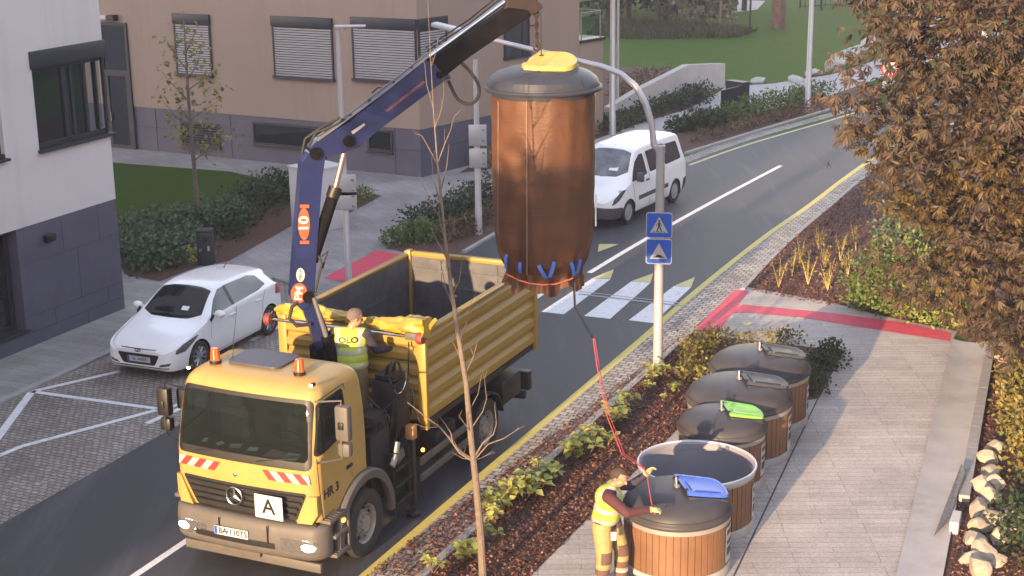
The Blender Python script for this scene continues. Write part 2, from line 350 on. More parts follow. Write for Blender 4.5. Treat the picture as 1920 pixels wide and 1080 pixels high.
    D['strap_blue'] = mat('strap_blue', (.04, .13, .55), .6)
    D['rope_red'] = mat('rope_red', (.36, .05, .06), .7)
    D['skin'] = mat('skin', (.36, .19, .13), .5, var=.08, vs_=14)
    D['hair'] = mat('hair', (.055, .032, .022), .8, var=.3, vs_=40, bump=.5, bs=90)
    D['hair_grey'] = mat('hair_grey', (.12, .095, .085), .8, var=.3, vs_=40, bump=.5, bs=90)
    D['hiviz'] = mat('hiviz', (.35, .41, .065), .6, var=.06, vs_=10, bump=.3, bs=14)
    D['trouser_yellow'] = mat('trouser_yellow', (.28, .22, .09), .7, var=.1, vs_=9, bump=.4, bs=16, dirt=(.20, .155, .07, .5), ds=5)
    D['reflect'] = mat('reflect', (.38, .38, .38), .35, metal=.2, var=.08)
    D['maroon'] = mat('maroon', (.065, .018, .024), .85, var=.15, vs_=12, bump=.4, bs=18)
    D['navy'] = mat('navy', (.026, .022, .042), .85, var=.2, vs_=12, bump=.4, bs=18)
    D['brown_patch'] = mat('brown_patch', (.10, .055, .045), .8, var=.1)
    D['tan_trouser'] = mat('tan_trouser', (.23, .165, .085), .8, var=.15, vs_=10, bump=.4, bs=18)
    D['glove'] = mat('glove', (.50, .38, .17), .8, var=.15, vs_=20)
    D['bark_grey'] = mat('bark_grey', (.145, .112, .09), .9, var=.25, vs_=14, bump=.6, bs=40, dirt=(.16, .12, .095, .6), ds=8)
    D['bark'] = mat('bark', (.075, .055, .045), .95, var=.3, vs_=10, bump=.8, bs=25)
    D['bark_red'] = mat('bark_red', (.14, .085, .06), .95, var=.3, vs_=6, bump=.8, bs=15)
    D['stone'] = mat('stone', (.33, .28, .22), .9, var=.3, vs_=4, bump=.9, bs=9, dirt=(.15, .12, .09, .7), ds=4, bd=.03)
    D['stone_grey'] = mat('stone_grey', (.40, .385, .36), .85, var=.15, vs_=3, bump=.5, bs=6)
    D['leaf_chestnut'] = leafmat('leaf_chestnut', [(.026, .019, .014), (.058, .034, .023), (.085, .051, .034), (.046, .042, .020), (.115, .072, .046), (.034, .024, .016), (.058, .052, .024)], trans=.12, rough=.65)
    D['leaf_yellow'] = leafmat('leaf_yellow', [(.30, .23, .05), (.22, .19, .05), (.16, .15, .05), (.33, .27, .09)])
    D['leaf_seedling'] = leafmat('leaf_seedling', [(.50, .47, .11), (.40, .42, .10), (.60, .54, .19), (.32, .36, .09), (.55, .50, .16)], trans=.35)
    D['leaf_shrub'] = leafmat('leaf_shrub', [(.05, .085, .045), (.085, .13, .07), (.12, .165, .09), (.06, .10, .05)])
    D['leaf_dark'] = leafmat('leaf_dark', [(.02, .034, .015), (.035, .055, .022), (.05, .075, .03), (.028, .042, .02)])
    D['leaf_green'] = leafmat('leaf_green', [(.05, .09, .02), (.09, .14, .03), (.14, .19, .04), (.06, .10, .025)])
    D['leaf_autumn'] = leafmat('leaf_autumn', [(.20, .15, .035), (.27, .21, .055), (.12, .11, .035), (.16, .17, .04)])
    D['leaf_rusty'] = leafmat('leaf_rusty', [(.16, .07, .035), (.10, .06, .035), (.08, .085, .03), (.21, .12, .05)])
    D['leaf_pale'] = leafmat('leaf_pale', [(.27, .26, .17), (.18, .19, .10), (.34, .32, .22), (.12, .14, .06)])
    D['chips'] = leafmat('chips', [(.095, .036, .026), (.15, .062, .042), (.06, .024, .018), (.22, .115, .08), (.04, .018, .014)], trans=0)
defm()
def bagmat():
    m, n, p, L = _nodes('bag_fabric'); p.inputs['Roughness'].default_value = .58; p.inputs['Specular IOR Level'].default_value = .4
    tc = n.nodes.new('ShaderNodeTexCoord'); mp = n.nodes.new('ShaderNodeMapping'); mp.inputs['Scale'].default_value = (1, 1, .55); L.new(tc.outputs['Object'], mp.inputs[0])
    a = n.nodes.new('ShaderNodeTexNoise'); a.inputs['Scale'].default_value = 2.2; a.inputs['Detail'].default_value = 6; a.inputs['Distortion'].default_value = .8; L.new(mp.outputs[0], a.inputs[0])
    cr = n.nodes.new('ShaderNodeValToRGB'); e = cr.color_ramp.elements; e[0].position = .25; e[0].color = (.062, .026, .014, 1); e[1].position = .75; e[1].color = (.108, .046, .021, 1); L.new(a.outputs[0], cr.inputs[0])
    L.new(cr.outputs[0], p.inputs['Base Color'])
    b = n.nodes.new('ShaderNodeTexNoise'); b.inputs['Scale'].default_value = 3.2; b.inputs['Detail'].default_value = 5; b.inputs['Distortion'].default_value = 1.0; L.new(mp.outputs[0], b.inputs[0])
    wv = n.nodes.new('ShaderNodeTexNoise'); wv.inputs['Scale'].default_value = 14; wv.inputs['Detail'].default_value = 4; m2 = n.nodes.new('ShaderNodeMapping'); m2.inputs['Scale'].default_value = (.6, .6, 2.2); L.new(tc.outputs['Object'], m2.inputs[0]); L.new(m2.outputs[0], wv.inputs[0])
    ad = n.nodes.new('ShaderNodeMath'); ad.operation = 'MULTIPLY_ADD'; ad.inputs[1].default_value = .4; L.new(wv.outputs[0], ad.inputs[0]); L.new(b.outputs[0], ad.inputs[2])
    bp = n.nodes.new('ShaderNodeBump'); bp.inputs['Strength'].default_value = .42; bp.inputs['Distance'].default_value = .04; L.new(ad.outputs[0], bp.inputs['Height']); L.new(bp.outputs[0], p.inputs['Normal'])
    return m
MT['bag'] = bagmat()
MT['hatch'] = mat('hatch', (.055, .055, .075), .45, var=.1, vs_=6)
MT['red_paper'] = mat('red_paper', (.45, .25, .25), .7)
MT['leg_orange'] = mat('leg_orange', (.40, .20, .08), .6, var=.25, vs_=9)
MT['rodgrey'] = mat('rodgrey', (.36, .30, .28), .3, metal=.7, var=.1)
MT['orange_worn'] = mat('orange_worn', (.14, .035, .035), .7, var=.6, vs_=14, c2=(.02, .018, .06))
MT['seam_grey'] = mat('seam_grey', (.22, .22, .24), .6)
MT['hl_car'] = mat('hl_car', (.20, .21, .23), .1, metal=.6, var=.7, vs_=30, coat=1)
MT['glass_van'] = mat('glass_van', (.10, .105, .12), .05, var=.8, vs_=2.2, coat=.6)
MT['rim_white'] = mat('rim_white', (.42, .42, .46), .35, metal=.3, var=.08)
MT['bag_seam'] = mat('bag_seam', (.20, .13, .10), .6)
MT['rope_orange'] = mat('rope_orange', (.55, .11, .05), .7)
MT['leaf_golden'] = leafmat('leaf_golden', [(.075, .046, .014), (.105, .068, .02), (.06, .04, .014), (.05, .04, .014)], trans=.12)
MT['leaf_lime'] = leafmat('leaf_lime', [(.16, .20, .045), (.26, .29, .07), (.10, .14, .035), (.20, .22, .06)])
MT['leaf_seedling2'] = leafmat('leaf_seedling2', [(.28, .33, .09), (.36, .40, .11), (.22, .27, .08)], trans=.35)
MT['straw'] = mat('straw', (.42, .33, .14), .9)
MT['grating'] = mat('grating', (.17, .17, .175), .5, metal=.4, var=.5, vs_=30)
MT['red_dull'] = mat('red_dull', (.17, .035, .028), .6, var=.2, vs_=8)
MT['leaf_rough'] = leafmat('leaf_rough', [(.045, .058, .016), (.07, .072, .024), (.095, .08, .032), (.05, .07, .02)])
MT['lid_blue'] = mat('lid_blue', (.030, .034, .050), .5, spec=.3, var=.12, vs_=4, bump=.12, bs=120, dirt=(.05, .048, .056, .4), ds=2.5, bd=.003)
# ================================================================ setting: ground, road, paving
def sheet(name, pts, z, m, kind='structure', th=0.0):
    bm = B(); vs_ = [bm.verts.new((p[0], p[1], z)) for p in pts]; f = bm.faces.new(vs_)
    if f.normal.z < 0 or True:
        bm.normal_update()
        if f.normal.z < 0: f.normal_flip()
    if th:
        r = bmesh.ops.extrude_face_region(bm, geom=[f]); bmesh.ops.translate(bm, verts=[v for v in r['geom'] if isinstance(v, bmesh.types.BMVert)], vec=(0, 0, th))
        o = obj(name, bm, m, ang=0)
    else:
        bmesh.ops.triangulate(bm, faces=bm.faces[:], ngon_method='EAR_CLIP'); o = obj(name, bm, m, ang=0, recalc=False)
    return tag(o, kind=kind) if kind else o
def sm(pts, n=6):
    """Catmull-Rom through 2D points"""
    P = [Vector((p[0], p[1])) for p in pts]; out = []
    for i in range(len(P) - 1):
        a, b, c, d = P[max(i - 1, 0)], P[i], P[i + 1], P[min(i + 2, len(P) - 1)]
        for k in range(n):
            t = k / n; out.append(.5 * ((2 * b) + (c - a) * t + (2 * a - 5 * b + 4 * c - d) * t * t + (3 * b - a - 3 * c + d) * t ** 3))
    return out + [P[-1]]
def ribbon(name, pts, wd, z, m, th=0.0, kind='structure', off=0.0):
    P = [Vector((p[0], p[1])) for p in pts]; L, Rr = [], []
    for i, p in enumerate(P):
        d = (P[min(i + 1, len(P) - 1)] - P[max(i - 1, 0)]).normalized(); nrm = Vector((d.y, -d.x))
        L.append(p + nrm * (off - wd / 2)); Rr.append(p + nrm * (off + wd / 2))
    bm = B()
    for i in range(len(P) - 1):
        q = [L[i], Rr[i], Rr[i + 1], L[i + 1]]
        if th:
            a = [bm.verts.new((v.x, v.y, z)) for v in q]; b = [bm.verts.new((v.x, v.y, z + th)) for v in q]
            bm.faces.new(b)
            bm.faces.new((a[0], a[3], b[3], b[0])); bm.faces.new((a[1], b[1], b[2], a[2]))
            if i == 0: bm.faces.new((a[0], b[0], b[1], a[1]))
            if i == len(P) - 2: bm.faces.new((a[2], b[2], b[3], a[3]))
        else: bm.faces.new([bm.verts.new((v.x, v.y, z)) for v in q])
    bmesh.ops.remove_doubles(bm, verts=bm.verts, dist=1e-4); bmesh.ops.recalc_face_normals(bm, faces=bm.faces)
    o = obj(name, bm, m, ang=0); return tag(o, kind=kind)
M = MT
s2 = lambda s, t: (ST(s, t).x, ST(s, t).y)
sheet('ground', [(-600, -300), (600, -300), (600, 1500), (-600, 1500)], 0.0, M['grass'])
edgeR = [s2(-12, -9.68), s2(10, -9.68), s2(22, -9.68), s2(28, -9.67)] + [G2(q) for q in [(1320, 540), (1440, 444), (1518, 389), (1595, 330), (1660, 286), (1735, 250), (1850, 215)]]
edgeR = sm(edgeR)
edgeL = [s2(-12, -15.67), s2(27.5, -15.67), s2(28.4, -16.6), s2(34, -16.25)] + [G2(q) for q in [(1100, 352), (1285, 306), (1400, 266), (1540, 228), (1650, 196), (1800, 165)]]
sheet('road', list(edgeR) + [Vector(p) for p in edgeL[::-1]], .004, M['asphalt'])
# left pavement, everything west of the road
sheet('pavement', [Vector(p) for p in edgeL[1:6]] + [Vector(q) for q in [G2((1285, 306)), G2((1117, 262)), (-2.0, 62), (-60, 80), (-60, -10), s2(-12, -24)]] + [Vector(s2(-12, -15.67))], .003, M['slab_left'])
kA, kB = G(0, 757), G(207, 662); kd = (kB - kA).normalized()
kS = kA - kd * 22; kE = kA + kd * 9.2
sheet('parking_strip', [s2(-8, -15.67), s2(27.5, -15.67), (kE.x, kE.y), (kS.x, kS.y)], .008, M['cobble'])
ribbon('kerb_strip', [(kS.x, kS.y), (kE.x, kE.y), s2(27.6, -16.2)], .16, .0, M['kerb'], th=.06)
sheet('forecourt', [G2(q) for q in [(215, 275), (795, 333), (905, 305), (1010, 290), (1010, 350), (720, 455), (620, 530), (520, 575), (420, 480), (545, 420), (620, 350), (430, 318), (215, 300)]], .0075, M['slab'])
# verge of small pavers, kerb, beds on the right
vin = [s2(-12, -9.06), s2(10, -9.06), s2(20, -9.06), s2(29.0, -9.0)]
vout = [G2(q) for q in [(1389, 544), (1440, 489), (1500, 432), (1560, 382), (1604, 344), (1668, 298), (1745, 260), (1850, 226)]]
sheet('paver_verge', [Vector(p) for p in edgeR] + [Vector(p) for p in (vin + vout)[::-1]], .009, M['paver'])
ribbon('kerb_bed', sm(vin), .13, .0, M['kerb'], th=.05, off=.065)
ribbon('kerb_bed', sm(vout), .10, .0, M['kerb'], th=.05, off=.05)
pe1, pe2 = G(996, 1080), G(1265, 811); pd = (pe2 - pe1).normalized(); pe0 = pe1 - pd * 14; pe3 = pe2 + pd * 3.6
gl0, gl1 = G(1682, 1077), G(1785, 640); gd = (gl1 - gl0).normalized(); gr0, gr1 = G(1769, 1080), G(1850, 645); gd2 = (gr1 - gr0).normalized()
a2 = lambda v: (v.x, v.y)
sheet('mulch_bed', [Vector(p) for p in vin] + [Vector(G2(q)) for q in [(1312, 628), (1400, 638), (1500, 650), (1583, 657), (1536, 748), (1505, 752)]] + [Vector(a2(v)) for v in (pe3, pe0)], .014, M['mulch'])
sheet('footpath', [a2(pe0 - Vector((3, 2, 0)))] + [a2(v) for v in (gl0 - gd * 14, gl1)] + [G2(q) for q in [(1795, 622), (1640, 590), (1560, 568), (1440, 546), (1396, 538), (1380, 544), (1300, 624)]] + [a2(pe3 - pd * .5 - Vector((.9, 0, 0)))], .010, M['stamped'])
j0, j1 = G(1380, 1073), G(1553, 707); jd = (j1 - j0).normalized()
ribbon('joint_line', [a2(j0 - jd * 8), a2(j1 + jd * .2)], .025, .0145, M['joint'])
# concrete drainage channel, dished
bm = B(); nL = 30; L0, L1, R0, R1 = gl0 - gd * 14, gl1, gr0 - gd2 * 14, gr1
rows = []
for i in range(nL + 1):
    a = L0.lerp(L1, i / nL); b = R0.lerp(R1, i / nL)
    rows.append([bm.verts.new(a.lerp(b, k / 6) + Vector((0, 0, .012 + .0 + .05 * (abs(k / 3 - 1) ** 2)))) for k in range(7)])
for r1, r2 in zip(rows, rows[1:]):
    for k in range(6): bm.faces.new((r1[k], r1[k + 1], r2[k + 1], r2[k]))
tag(obj('drain_channel', bm, M['gutter'], ang=60), kind='structure')
for k in range(9):
    a = R1 - gd2 * (1.02 * k); b = a - gd2 * 1.0
    if k < 8:
        ribbon('kerb_stone', [a2(a), a2(b)], .17, .0, M['kerb'], th=.12, off=-.09)
sheet('mulch_slope', [a2(R0 - Vector((.1, 0, 0))), a2(R1 - Vector((.1, 0, 0)))] + [G2(q) for q in [(1790, 628), (1640, 596), (1562, 577), (1440, 553), (1389, 544)]] + vout[1:] + [(19.5, 52), (14.5, 34), (12.5, -5)], .006, M['mulch'])
# markings
ribbon('yellow_line', edgeR, .15, .011, M['yellow_line'], off=-.07)
yl2 = sm([G2(q) for q in [(1292, 310), (1400, 272), (1540, 231), (1650, 199), (1800, 168)]])
ribbon('yellow_line', yl2, .12, .0085, M['pale_yellow'])
ribbon('paver_edge', sm([G2(q) for q in [(1285, 305), (1400, 264), (1540, 224), (1650, 192)]]), .5, .007, M['paver'], off=-.2)
ribbon('kerb_far', sm([G2(q) for q in [(1285, 290), (1400, 254), (1540, 212), (1650, 180)]]), .14, .0, M['kerb'], th=.08)
ribbon('centre_line', [s2(-8, -12.72), s2(19, -12.72)], .12, .0085, M['white_line'])
ribbon('centre_line', sm([G2(q) for q in [(1105, 512), (1200, 455), (1330, 382), (1464, 311)]]), .14, .0085, M['white_line'])
quads = [[(1015, 585), (1057, 590), (1145, 524), (1110, 522.7)], [(1095, 593), (1144, 598.5), (1220, 531), (1184, 528)], [(1178.7, 601), (1224.6, 606.5), (1296, 539), (1263.7, 537)]]
q0 = [G(*q) for q in quads[0]]; stp = G(*quads[1][0]) - G(*quads[0][0])
for k in (1, 2): sheet('zebra_stripe', [a2(v - stp * k) for v in q0], .0085, M['white_line'])
for q in quads: sheet('zebra_stripe', [G2(p) for p in q], .0085, M['white_line'])
for q in [[(1121, 473), (1123, 458), (1161, 458)], [(1109.8, 522.3), (1151, 505.5), (1145, 523)], [(1184, 527.6), (1224.6, 513), (1220, 530.6)], [(1263.7, 536.6), (1303, 520), (1296, 538.6)]]:
    sheet('yellow_triangle', [G2(p) for p in q], .0085, M['pale_yellow'])
ribbon('hump_joint', [G2((1085, 552)), G2((1283, 575))], .10, .0125, M['kerb'])
ribbon('hump_joint', [G2((1085, 547)), G2((1283, 570))], .05, .0125, M['path'])
sheet('red_marking', [G2(q) for q in [(1297, 624), (1343, 629), (1404, 546), (1377, 545)]], .016, M['red_line'])
sheet('red_marking', [G2(q) for q in [(1362, 588), (1392, 572), (1560, 588), (1700, 607), (1784, 626), (1782, 641), (1660, 622), (1500, 596), (1400, 587)]], .0155, M['red_line'])
sheet('red_marking', [G2(q) for q in [(606, 522), (648, 530), (752, 478), (706, 470)]], .0125, M['red_line'])
sheet('road_patch', [G2(q) for q in [(1390, 607), (1402, 604), (1412, 607), (1400, 611)]], .0145, M['pale_yellow'])
# parking-bay lines
for a, b, wd in [((225, 697), (60, 735), .12), ((60, 735), (-40, 870), .15), ((60, 735), (300, 768), .12), ((300, 768), (40, 838), .12), ((40, 838), (-60, 880), .12), ((275, 795), (380, 748), .12), ((300, 772), (345, 755), .1), ((1, 855), (-40, 850), .1), ((470, 640), (545, 602), .12)]:
    ribbon('bay_line', [G2(a), G2(b)], wd, .012, M['white_line'])
# beds and lawns on the left
sheet('lawn', [G2(q) for q in [(205, 305), (430, 322), (515, 340), (560, 350), (500, 400), (430, 440), (230, 470), (180, 440)]], .0115, M['grass_near'])
sheet('mulch_bed', [G2(q) for q in [(200, 440), (330, 400), (440, 390), (555, 345), (607, 352), (547, 424), (430, 490), (372, 500), (300, 528), (234, 515)]], .016, M['mulch'])
sheet('mulch_bed', [G2(q) for q in [(722, 466), (790, 420), (880, 380), (1000, 330), (1100, 285), (1117, 262), (1130, 262), (1090, 330), (1000, 400), (930, 437), (880, 466), (850, 480), (760, 474)]], .0115, M['mulch'])
ribbon('kerb_bed', [G2(q) for q in [(870, 475), (930, 440), (1000, 403), (1090, 333), (1135, 264)]], .12, .0, M['kerb'], th=.07)
sheet('mulch_bed', [G2(q) for q in [(642, 378), (690, 362), (716, 368), (655, 400)]], .0115, M['mulch'])
sheet('gravel_strip', [G2(q) for q in [(835, 322), (905, 285), (925, 287), (860, 325)]], .0115, M['kerb'])
sheet('mulch_bed', [G2(q) for q in [(860, 325), (915, 292), (1010, 288), (1010, 300), (905, 320)]], .0105, M['mulch'])
# far side: mulch slope, path, hedge beds
sheet('mulch_bed', [G2(q) for q in [(1118, 125), (1262, 128), (1205, 168), (1150, 205), (1100, 220)]], .010, M['mulch'])
sheet('footpath', [G2(q) for q in [(1100, 268), (1200, 232), (1290, 205), (1345, 175), (1360, 163), (1450, 157), (1560, 140), (1660, 108), (1800, 60), (1900, 60), (1700, 130), (1560, 178), (1400, 215), (1300, 225), (1270, 246), (1130, 282)]], .0125, M['path'])
sheet('mulch_bed', [G2(q) for q in [(1120, 262), (1125, 240), (1210, 205), (1330, 174), (1345, 176), (1290, 206), (1200, 233)]], .0105, M['mulch'])
sheet('mulch_bed', [G2(q) for q in [(1265, 255), (1310, 226), (1400, 214), (1520, 184), (1600, 160), (1640, 180), (1540, 210), (1400, 252), (1285, 289)]], .0105, M['mulch'])
sheet('gravel_patch', [G2(q) for q in [(1385, 0), (1435, 2), (1420, 18), (1375, 24)]], .010, M['path'])
# ================================================================ buildings
UP = Vector((0, 0, 1))
def wbox(bm, Mx, a0, a1, z0, z1, d0, d1, bev=0, mi=0):
    box(bm, ((a0 + a1) / 2, (z0 + z1) / 2, (d0 + d1) / 2), (abs(a1 - a0), abs(z1 - z0), abs(d1 - d0)), bev=bev, mi=mi, pre=Mx)
def wpart(name, Mx, boxes, m, parent, bev=0):
    bm = B()
    for b in boxes: wbox(bm, Mx, *b, bev=bev)
    return obj(name, bm, m, parent, ang=30, world=True)
# --- white building, left
Kc = G(235, 578); Ke = (G(235, 578) - G(0, 675)).normalized(); KM = M3(Kc, Ke, UP)
wb = empty('white_building', Kc, 0, 'white rendered building with dark stone base beside the parked white hatchback', 'building')
wpart('wall', KM, [(-26, 0, 2.5, 3.93, -13, 0), (-26, 0, 5.93, 11, -13, 0), (-3.16, -2.2, 3.93, 5.93, -13, 0), (-26, -4.6, 3.93, 5.93, -13, 0), (-4.6, -3.16, 3.93, 5.93, -13, -.3), (-2.2, 0, 3.93, 5.93, -13, -1.6)], M['white_render'], wb)
pl_ = wpart('plinth', KM, [(-3.08, -.0, -.2, 2.497, -13, -.01), (-26, -4.4, -.2, 2.497, -13, -.01), (-4.4, -3.08, -.2, .38, -13, -.01), (-4.4, -3.08, .38, 2.497, -13, -.35)], M['plinth'], wb)
jl = []
for z in (.28, .62, 1.72): jl.append((-3.06, -.003, z, z + .012, -.012, -.006))
for a, z0, z1 in ((-1.76, 1.73, 2.49), (-.62, 1.73, 2.49), (-1.35, .63, 1.72), (-.5, .29, .62), (-2.2, .29, .62), (-1.2, .0, .28)): jl.append((a, a + .012, z0, z1, -.012, -.006))
wpart('joints', KM, jl, M['joint'], pl_)
dr = wpart('door', KM, [(-4.38, -4.28, .38, 2.49, -.33, -.24), (-3.2, -3.1, .38, 2.49, -.33, -.24), (-4.28, -3.2, 2.38, 2.49, -.33, -.24), (-4.28, -3.2, .38, .5, -.33, -.24), (-3.82, -3.76, .5, 2.38, -.33, -.25), (-4.4, -3.0, .33, .385, -.2, .04)], M['anthracite'], wb)
wpart('pane', KM, [(-4.28, -3.2, .5, 2.38, -.31, -.28)], M['glass_dark'], dr)
bm = B(); wbox(bm, KM, -2.36, -2.08, 2.06, 2.22, 0, .12, bev=.02); 
obj('wall_lamp', bm, M['black'], wb, world=True)
wn = wpart('window', KM, [(-2.2, -2.12, 3.97, 5.6, -.16, -.06), (-1.28, -1.16, 3.97, 5.6, -.16, -.06), (-1.02, -.94, 3.97, 5.6, -.16, -.07), (-.62, -.54, 3.97, 5.6, -.16, -.06), (-.06, .0, 3.97, 5.6, -.07, -.005), (-2.2, 0, 3.97, 4.07, -.16, -.06), (-2.2, 0, 5.52, 5.6, -.16, -.06), (-.25, -.2, 3.97, 5.6, -.16, -.06)], M['anthracite'], wb)
wpart('awning_box', KM, [(-2.24, .03, 5.6, 5.95, -.2, .05), (-.3, .03, 5.6, 5.95, -1.6, -.2)], M['anthracite'], wn, bev=.01)
wpart('sill', KM, [(-2.24, .1, 3.90, 3.96, -.2, .1)], M['anthracite'], wn)
wpart('pane', KM, [(-2.12, -.62, 4.07, 5.52, -.13, -.1)], M['glass_dark'], wn)
wpart('reveal', KM, [(-2.199, -.6, 3.94, 5.6, -1.59, -.22)], M['black'], wn)
gc = glassmat('glass_clear', (.03, .035, .04), clear=.86); M['glass_clear'] = gc
wpart('side_pane', KM, [(-.54, -.06, 4.07, 5.52, -.12, -.11)], gc, wn)
w2 = wpart('window', KM, [(-4.6, -3.16, 3.97, 4.05, -.29, .0), (-3.24, -3.16, 4.05, 5.6, -.29, -.1), (-4.6, -3.16, 5.6, 5.93, -.29, .04), (-4.6, -3.12, 3.92, 3.97, -.29, .1)], M['anthracite'], wb)
wpart('pane', KM, [(-4.6, -3.24, 4.05, 5.6, -.28, -.2)], M['glass_dark'], w2)
# --- tan building, behind
Bc = Vector((-2.77, 46.22, 0)); e1 = Vector((.88, -.475, 0)).normalized(); e2 = Vector((.64, .77, 0)).normalized()
T1 = M3(Bc, e1, UP); T2 = M3(Bc, e2, UP)
tb = empty('tan_building', Bc, 0, 'tan rendered building with grey stone base and closed silver blinds', 'building')
def fp(off):
    n1 = e1.cross(UP) * off; n2 = e2.cross(UP) * off
    c = Bc + n1 * 1.0 + n2 * 1.0
    return [c, c + e2 * 8.16, c + e2 * 8.16 - e1 * 26, c - e1 * 26]
bm = B(); prism(bm, [(p.x, p.y) for p in fp(0)], 1.5, 11); obj('wall', bm, M['tan_render'], tb, world=True, ang=30)
bm = B(); prism(bm, [(p.x, p.y) for p in fp(-.02)], -.2, 1.699); pl_ = obj('plinth', bm, M['plinth'], tb, world=True, ang=30)
jl = [(-11.4, 0, .82, .835, -.03, -.012)]
for a in (-10.6, -7.4, -3.6, -.95): jl.append((a, a + .015, 0, 1.5, -.03, -.012))
wpart('joints', T1, jl, M['joint'], pl_)
wpart('joints', T2, [(0, 8, .82, .835, -.03, -.012), (2.4, 2.415, 0, 1.5, -.03, -.012), (5, 5.015, 0, 1.5, -.03, -.012)], M['joint'], pl_)
def blindwin(Mx, a0, a1, z0, z1, hood=.33, side=True):
    o = wpart('window', Mx, [(a0, a0 + .05, z0, z1, 0, .06), (a1 - .05, a1, z0, z1, 0, .06), (a0 - .03, a1 + .03, z0 - .09, z0 - .001, 0, .12)], M['anthracite'], tb)
    wpart('awning_box', Mx, [(a0 - .02, a1 + .02, z1 - hood, z1, 0, .09)], M['anthracite'], o, bev=.01)
    wpart('backing', Mx, [(a0 + .05, a1 - .05, z0, z1 - hood, .002, .012)], M['blind_gap'], o)
    bm = B(); n = int((z1 - hood - z0) / .078)
    for k in range(n):
        z = z0 + .03 + k * .078; c = Mx @ Vector(((a0 + a1) / 2, z, .036)); q = Mx.to_3x3() @ Matrix.Rotation(R_(-58), 3, 'X')
        box(bm, c, (a1 - a0 - .11, .004, .062), q)
    obj('blind', bm, M['blind'], o, world=True, ang=30); return o
blindwin(T1, -9.46, -7.95, 2.76, 4.74); blindwin(T1, -5.42, -3.1, 2.90, 4.80); blindwin(T1, -2.36, -.02, 2.98, 4.88); blindwin(T2, .02, 1.3, 3.02, 4.88)
def darkwin(Mx, a0, a1, z0, z1, slat=0):
    o = wpart('basement_window', Mx, [(a0, a0 + .06, z0, z1, -.02, .03), (a1 - .06, a1, z0, z1, -.02, .03), (a0 + .06, a1 - .06, z1 - .06, z1, -.02, .03), (a0 + .06, a1 - .06, z0, z0 + .06, -.02, .03), (a0 - .02, a1 + .02, z0 - .07, z0 - .002, -.02, .07)] + [(a0 + .06, a1 - .06, z0 + .06 + k * (z1 - z0 - .12) / max(slat, 1), z0 + .06 + k * (z1 - z0 - .12) / max(slat, 1) + .03, -.02, .02) for k in range(slat)], M['anthracite'], tb)
    wpart('pane', Mx, [(a0 + .06, a1 - .06, z0 + .06, z1 - .06, -.019, -.008)], M['glass_dark'], o)
darkwin(T1, -6.45, -3.8, .58, 1.32); darkwin(T1, -1.95, -1.03, .72, 1.40); darkwin(T1, -9.5, -7.86, .32, 1.12, 8)
d_ = wpart('door', T1, [(-12.75, -12.65, 0, 4.34, 0, .07), (-11.62, -11.52, 0, 4.34, 0, .07), (-12.65, -11.62, 4.24, 4.34, 0, .07), (-12.65, -11.62, 2.52, 2.72, 0, .07), (-12.65, -11.62, 0, .12, 0, .07), (-12.65, -12.52, .12, 2.52, 0, .065), (-11.74, -11.62, .12, 2.52, 0, .065)], M['anthracite'], tb)
wpart('pane', T1, [(-12.65, -11.62, .12, 4.24, .005, .03)], M['glass_dark'], d_)
wpart('handle', T1, [(-12.5, -12.47, .95, 1.25, .07, .11)], M['chrome'], d_)
c_ = wpart('wall_camera', T1, [(-12.6, -12.2, 4.44, 4.58, 0, .28)], M['white'], tb, bev=.02); wpart('lens_hood', T1, [(-12.18, -11.88, 4.42, 4.6, 0, .26)], M['black'], c_)
w_ = wpart('window', T2, [(4.08, 4.16, 3.28, 6.4, 0, .05), (5.3, 5.38, 3.28, 6.4, 0, .05), (4.05, 5.4, 3.2, 3.279, 0, .1), (4.98, 5.03, 3.28, 6.4, 0, .05)], M['anthracite'], tb)
wpart('shutter', T2, [(4.16, 5.3, 3.28, 6.4, .004, .03)], M['flap_grey'], w_)
bm = B(); tube(bm, [T2 @ Vector((5.75, 3.3, .06)), T2 @ Vector((5.75, 7, .06))], .02, 6)
for z in (3.35, 4.2): tube(bm, [T2 @ Vector((5.4, z, .05)), T2 @ Vector((5.75, z, .06))], .015, 6)
obj('pipe', bm, M['rust'], tb, world=True)
wpart('terrace_wall', T2, [(8.17, 9.55, -.2, 3.34, -7, 0)], M['tan_render'], tb)
wpart('coping', T2, [(8.17, 9.62, 3.341, 3.44, -7, .06)], M['anthracite'], tb)
bm = B()
for p, q in [((8.3, 4.35, -.06), (9.5, 4.35, -.06)), ((8.35, 3.44, -.06), (8.35, 4.35, -.06)), ((9.45, 3.44, -.06), (9.45, 4.35, -.06)), ((9.5, 4.35, -.06), (9.5, 4.35, -4))]: tube(bm, [T2 @ Vector(p), T2 @ Vector(q)], .025, 6)
obj('railing', bm, M['steel'], tb, world=True)
wpart('railing_glass', T2, [(8.4, 9.4, 3.5, 4.25, -.07, -.055)], M['glass_clear'], tb)
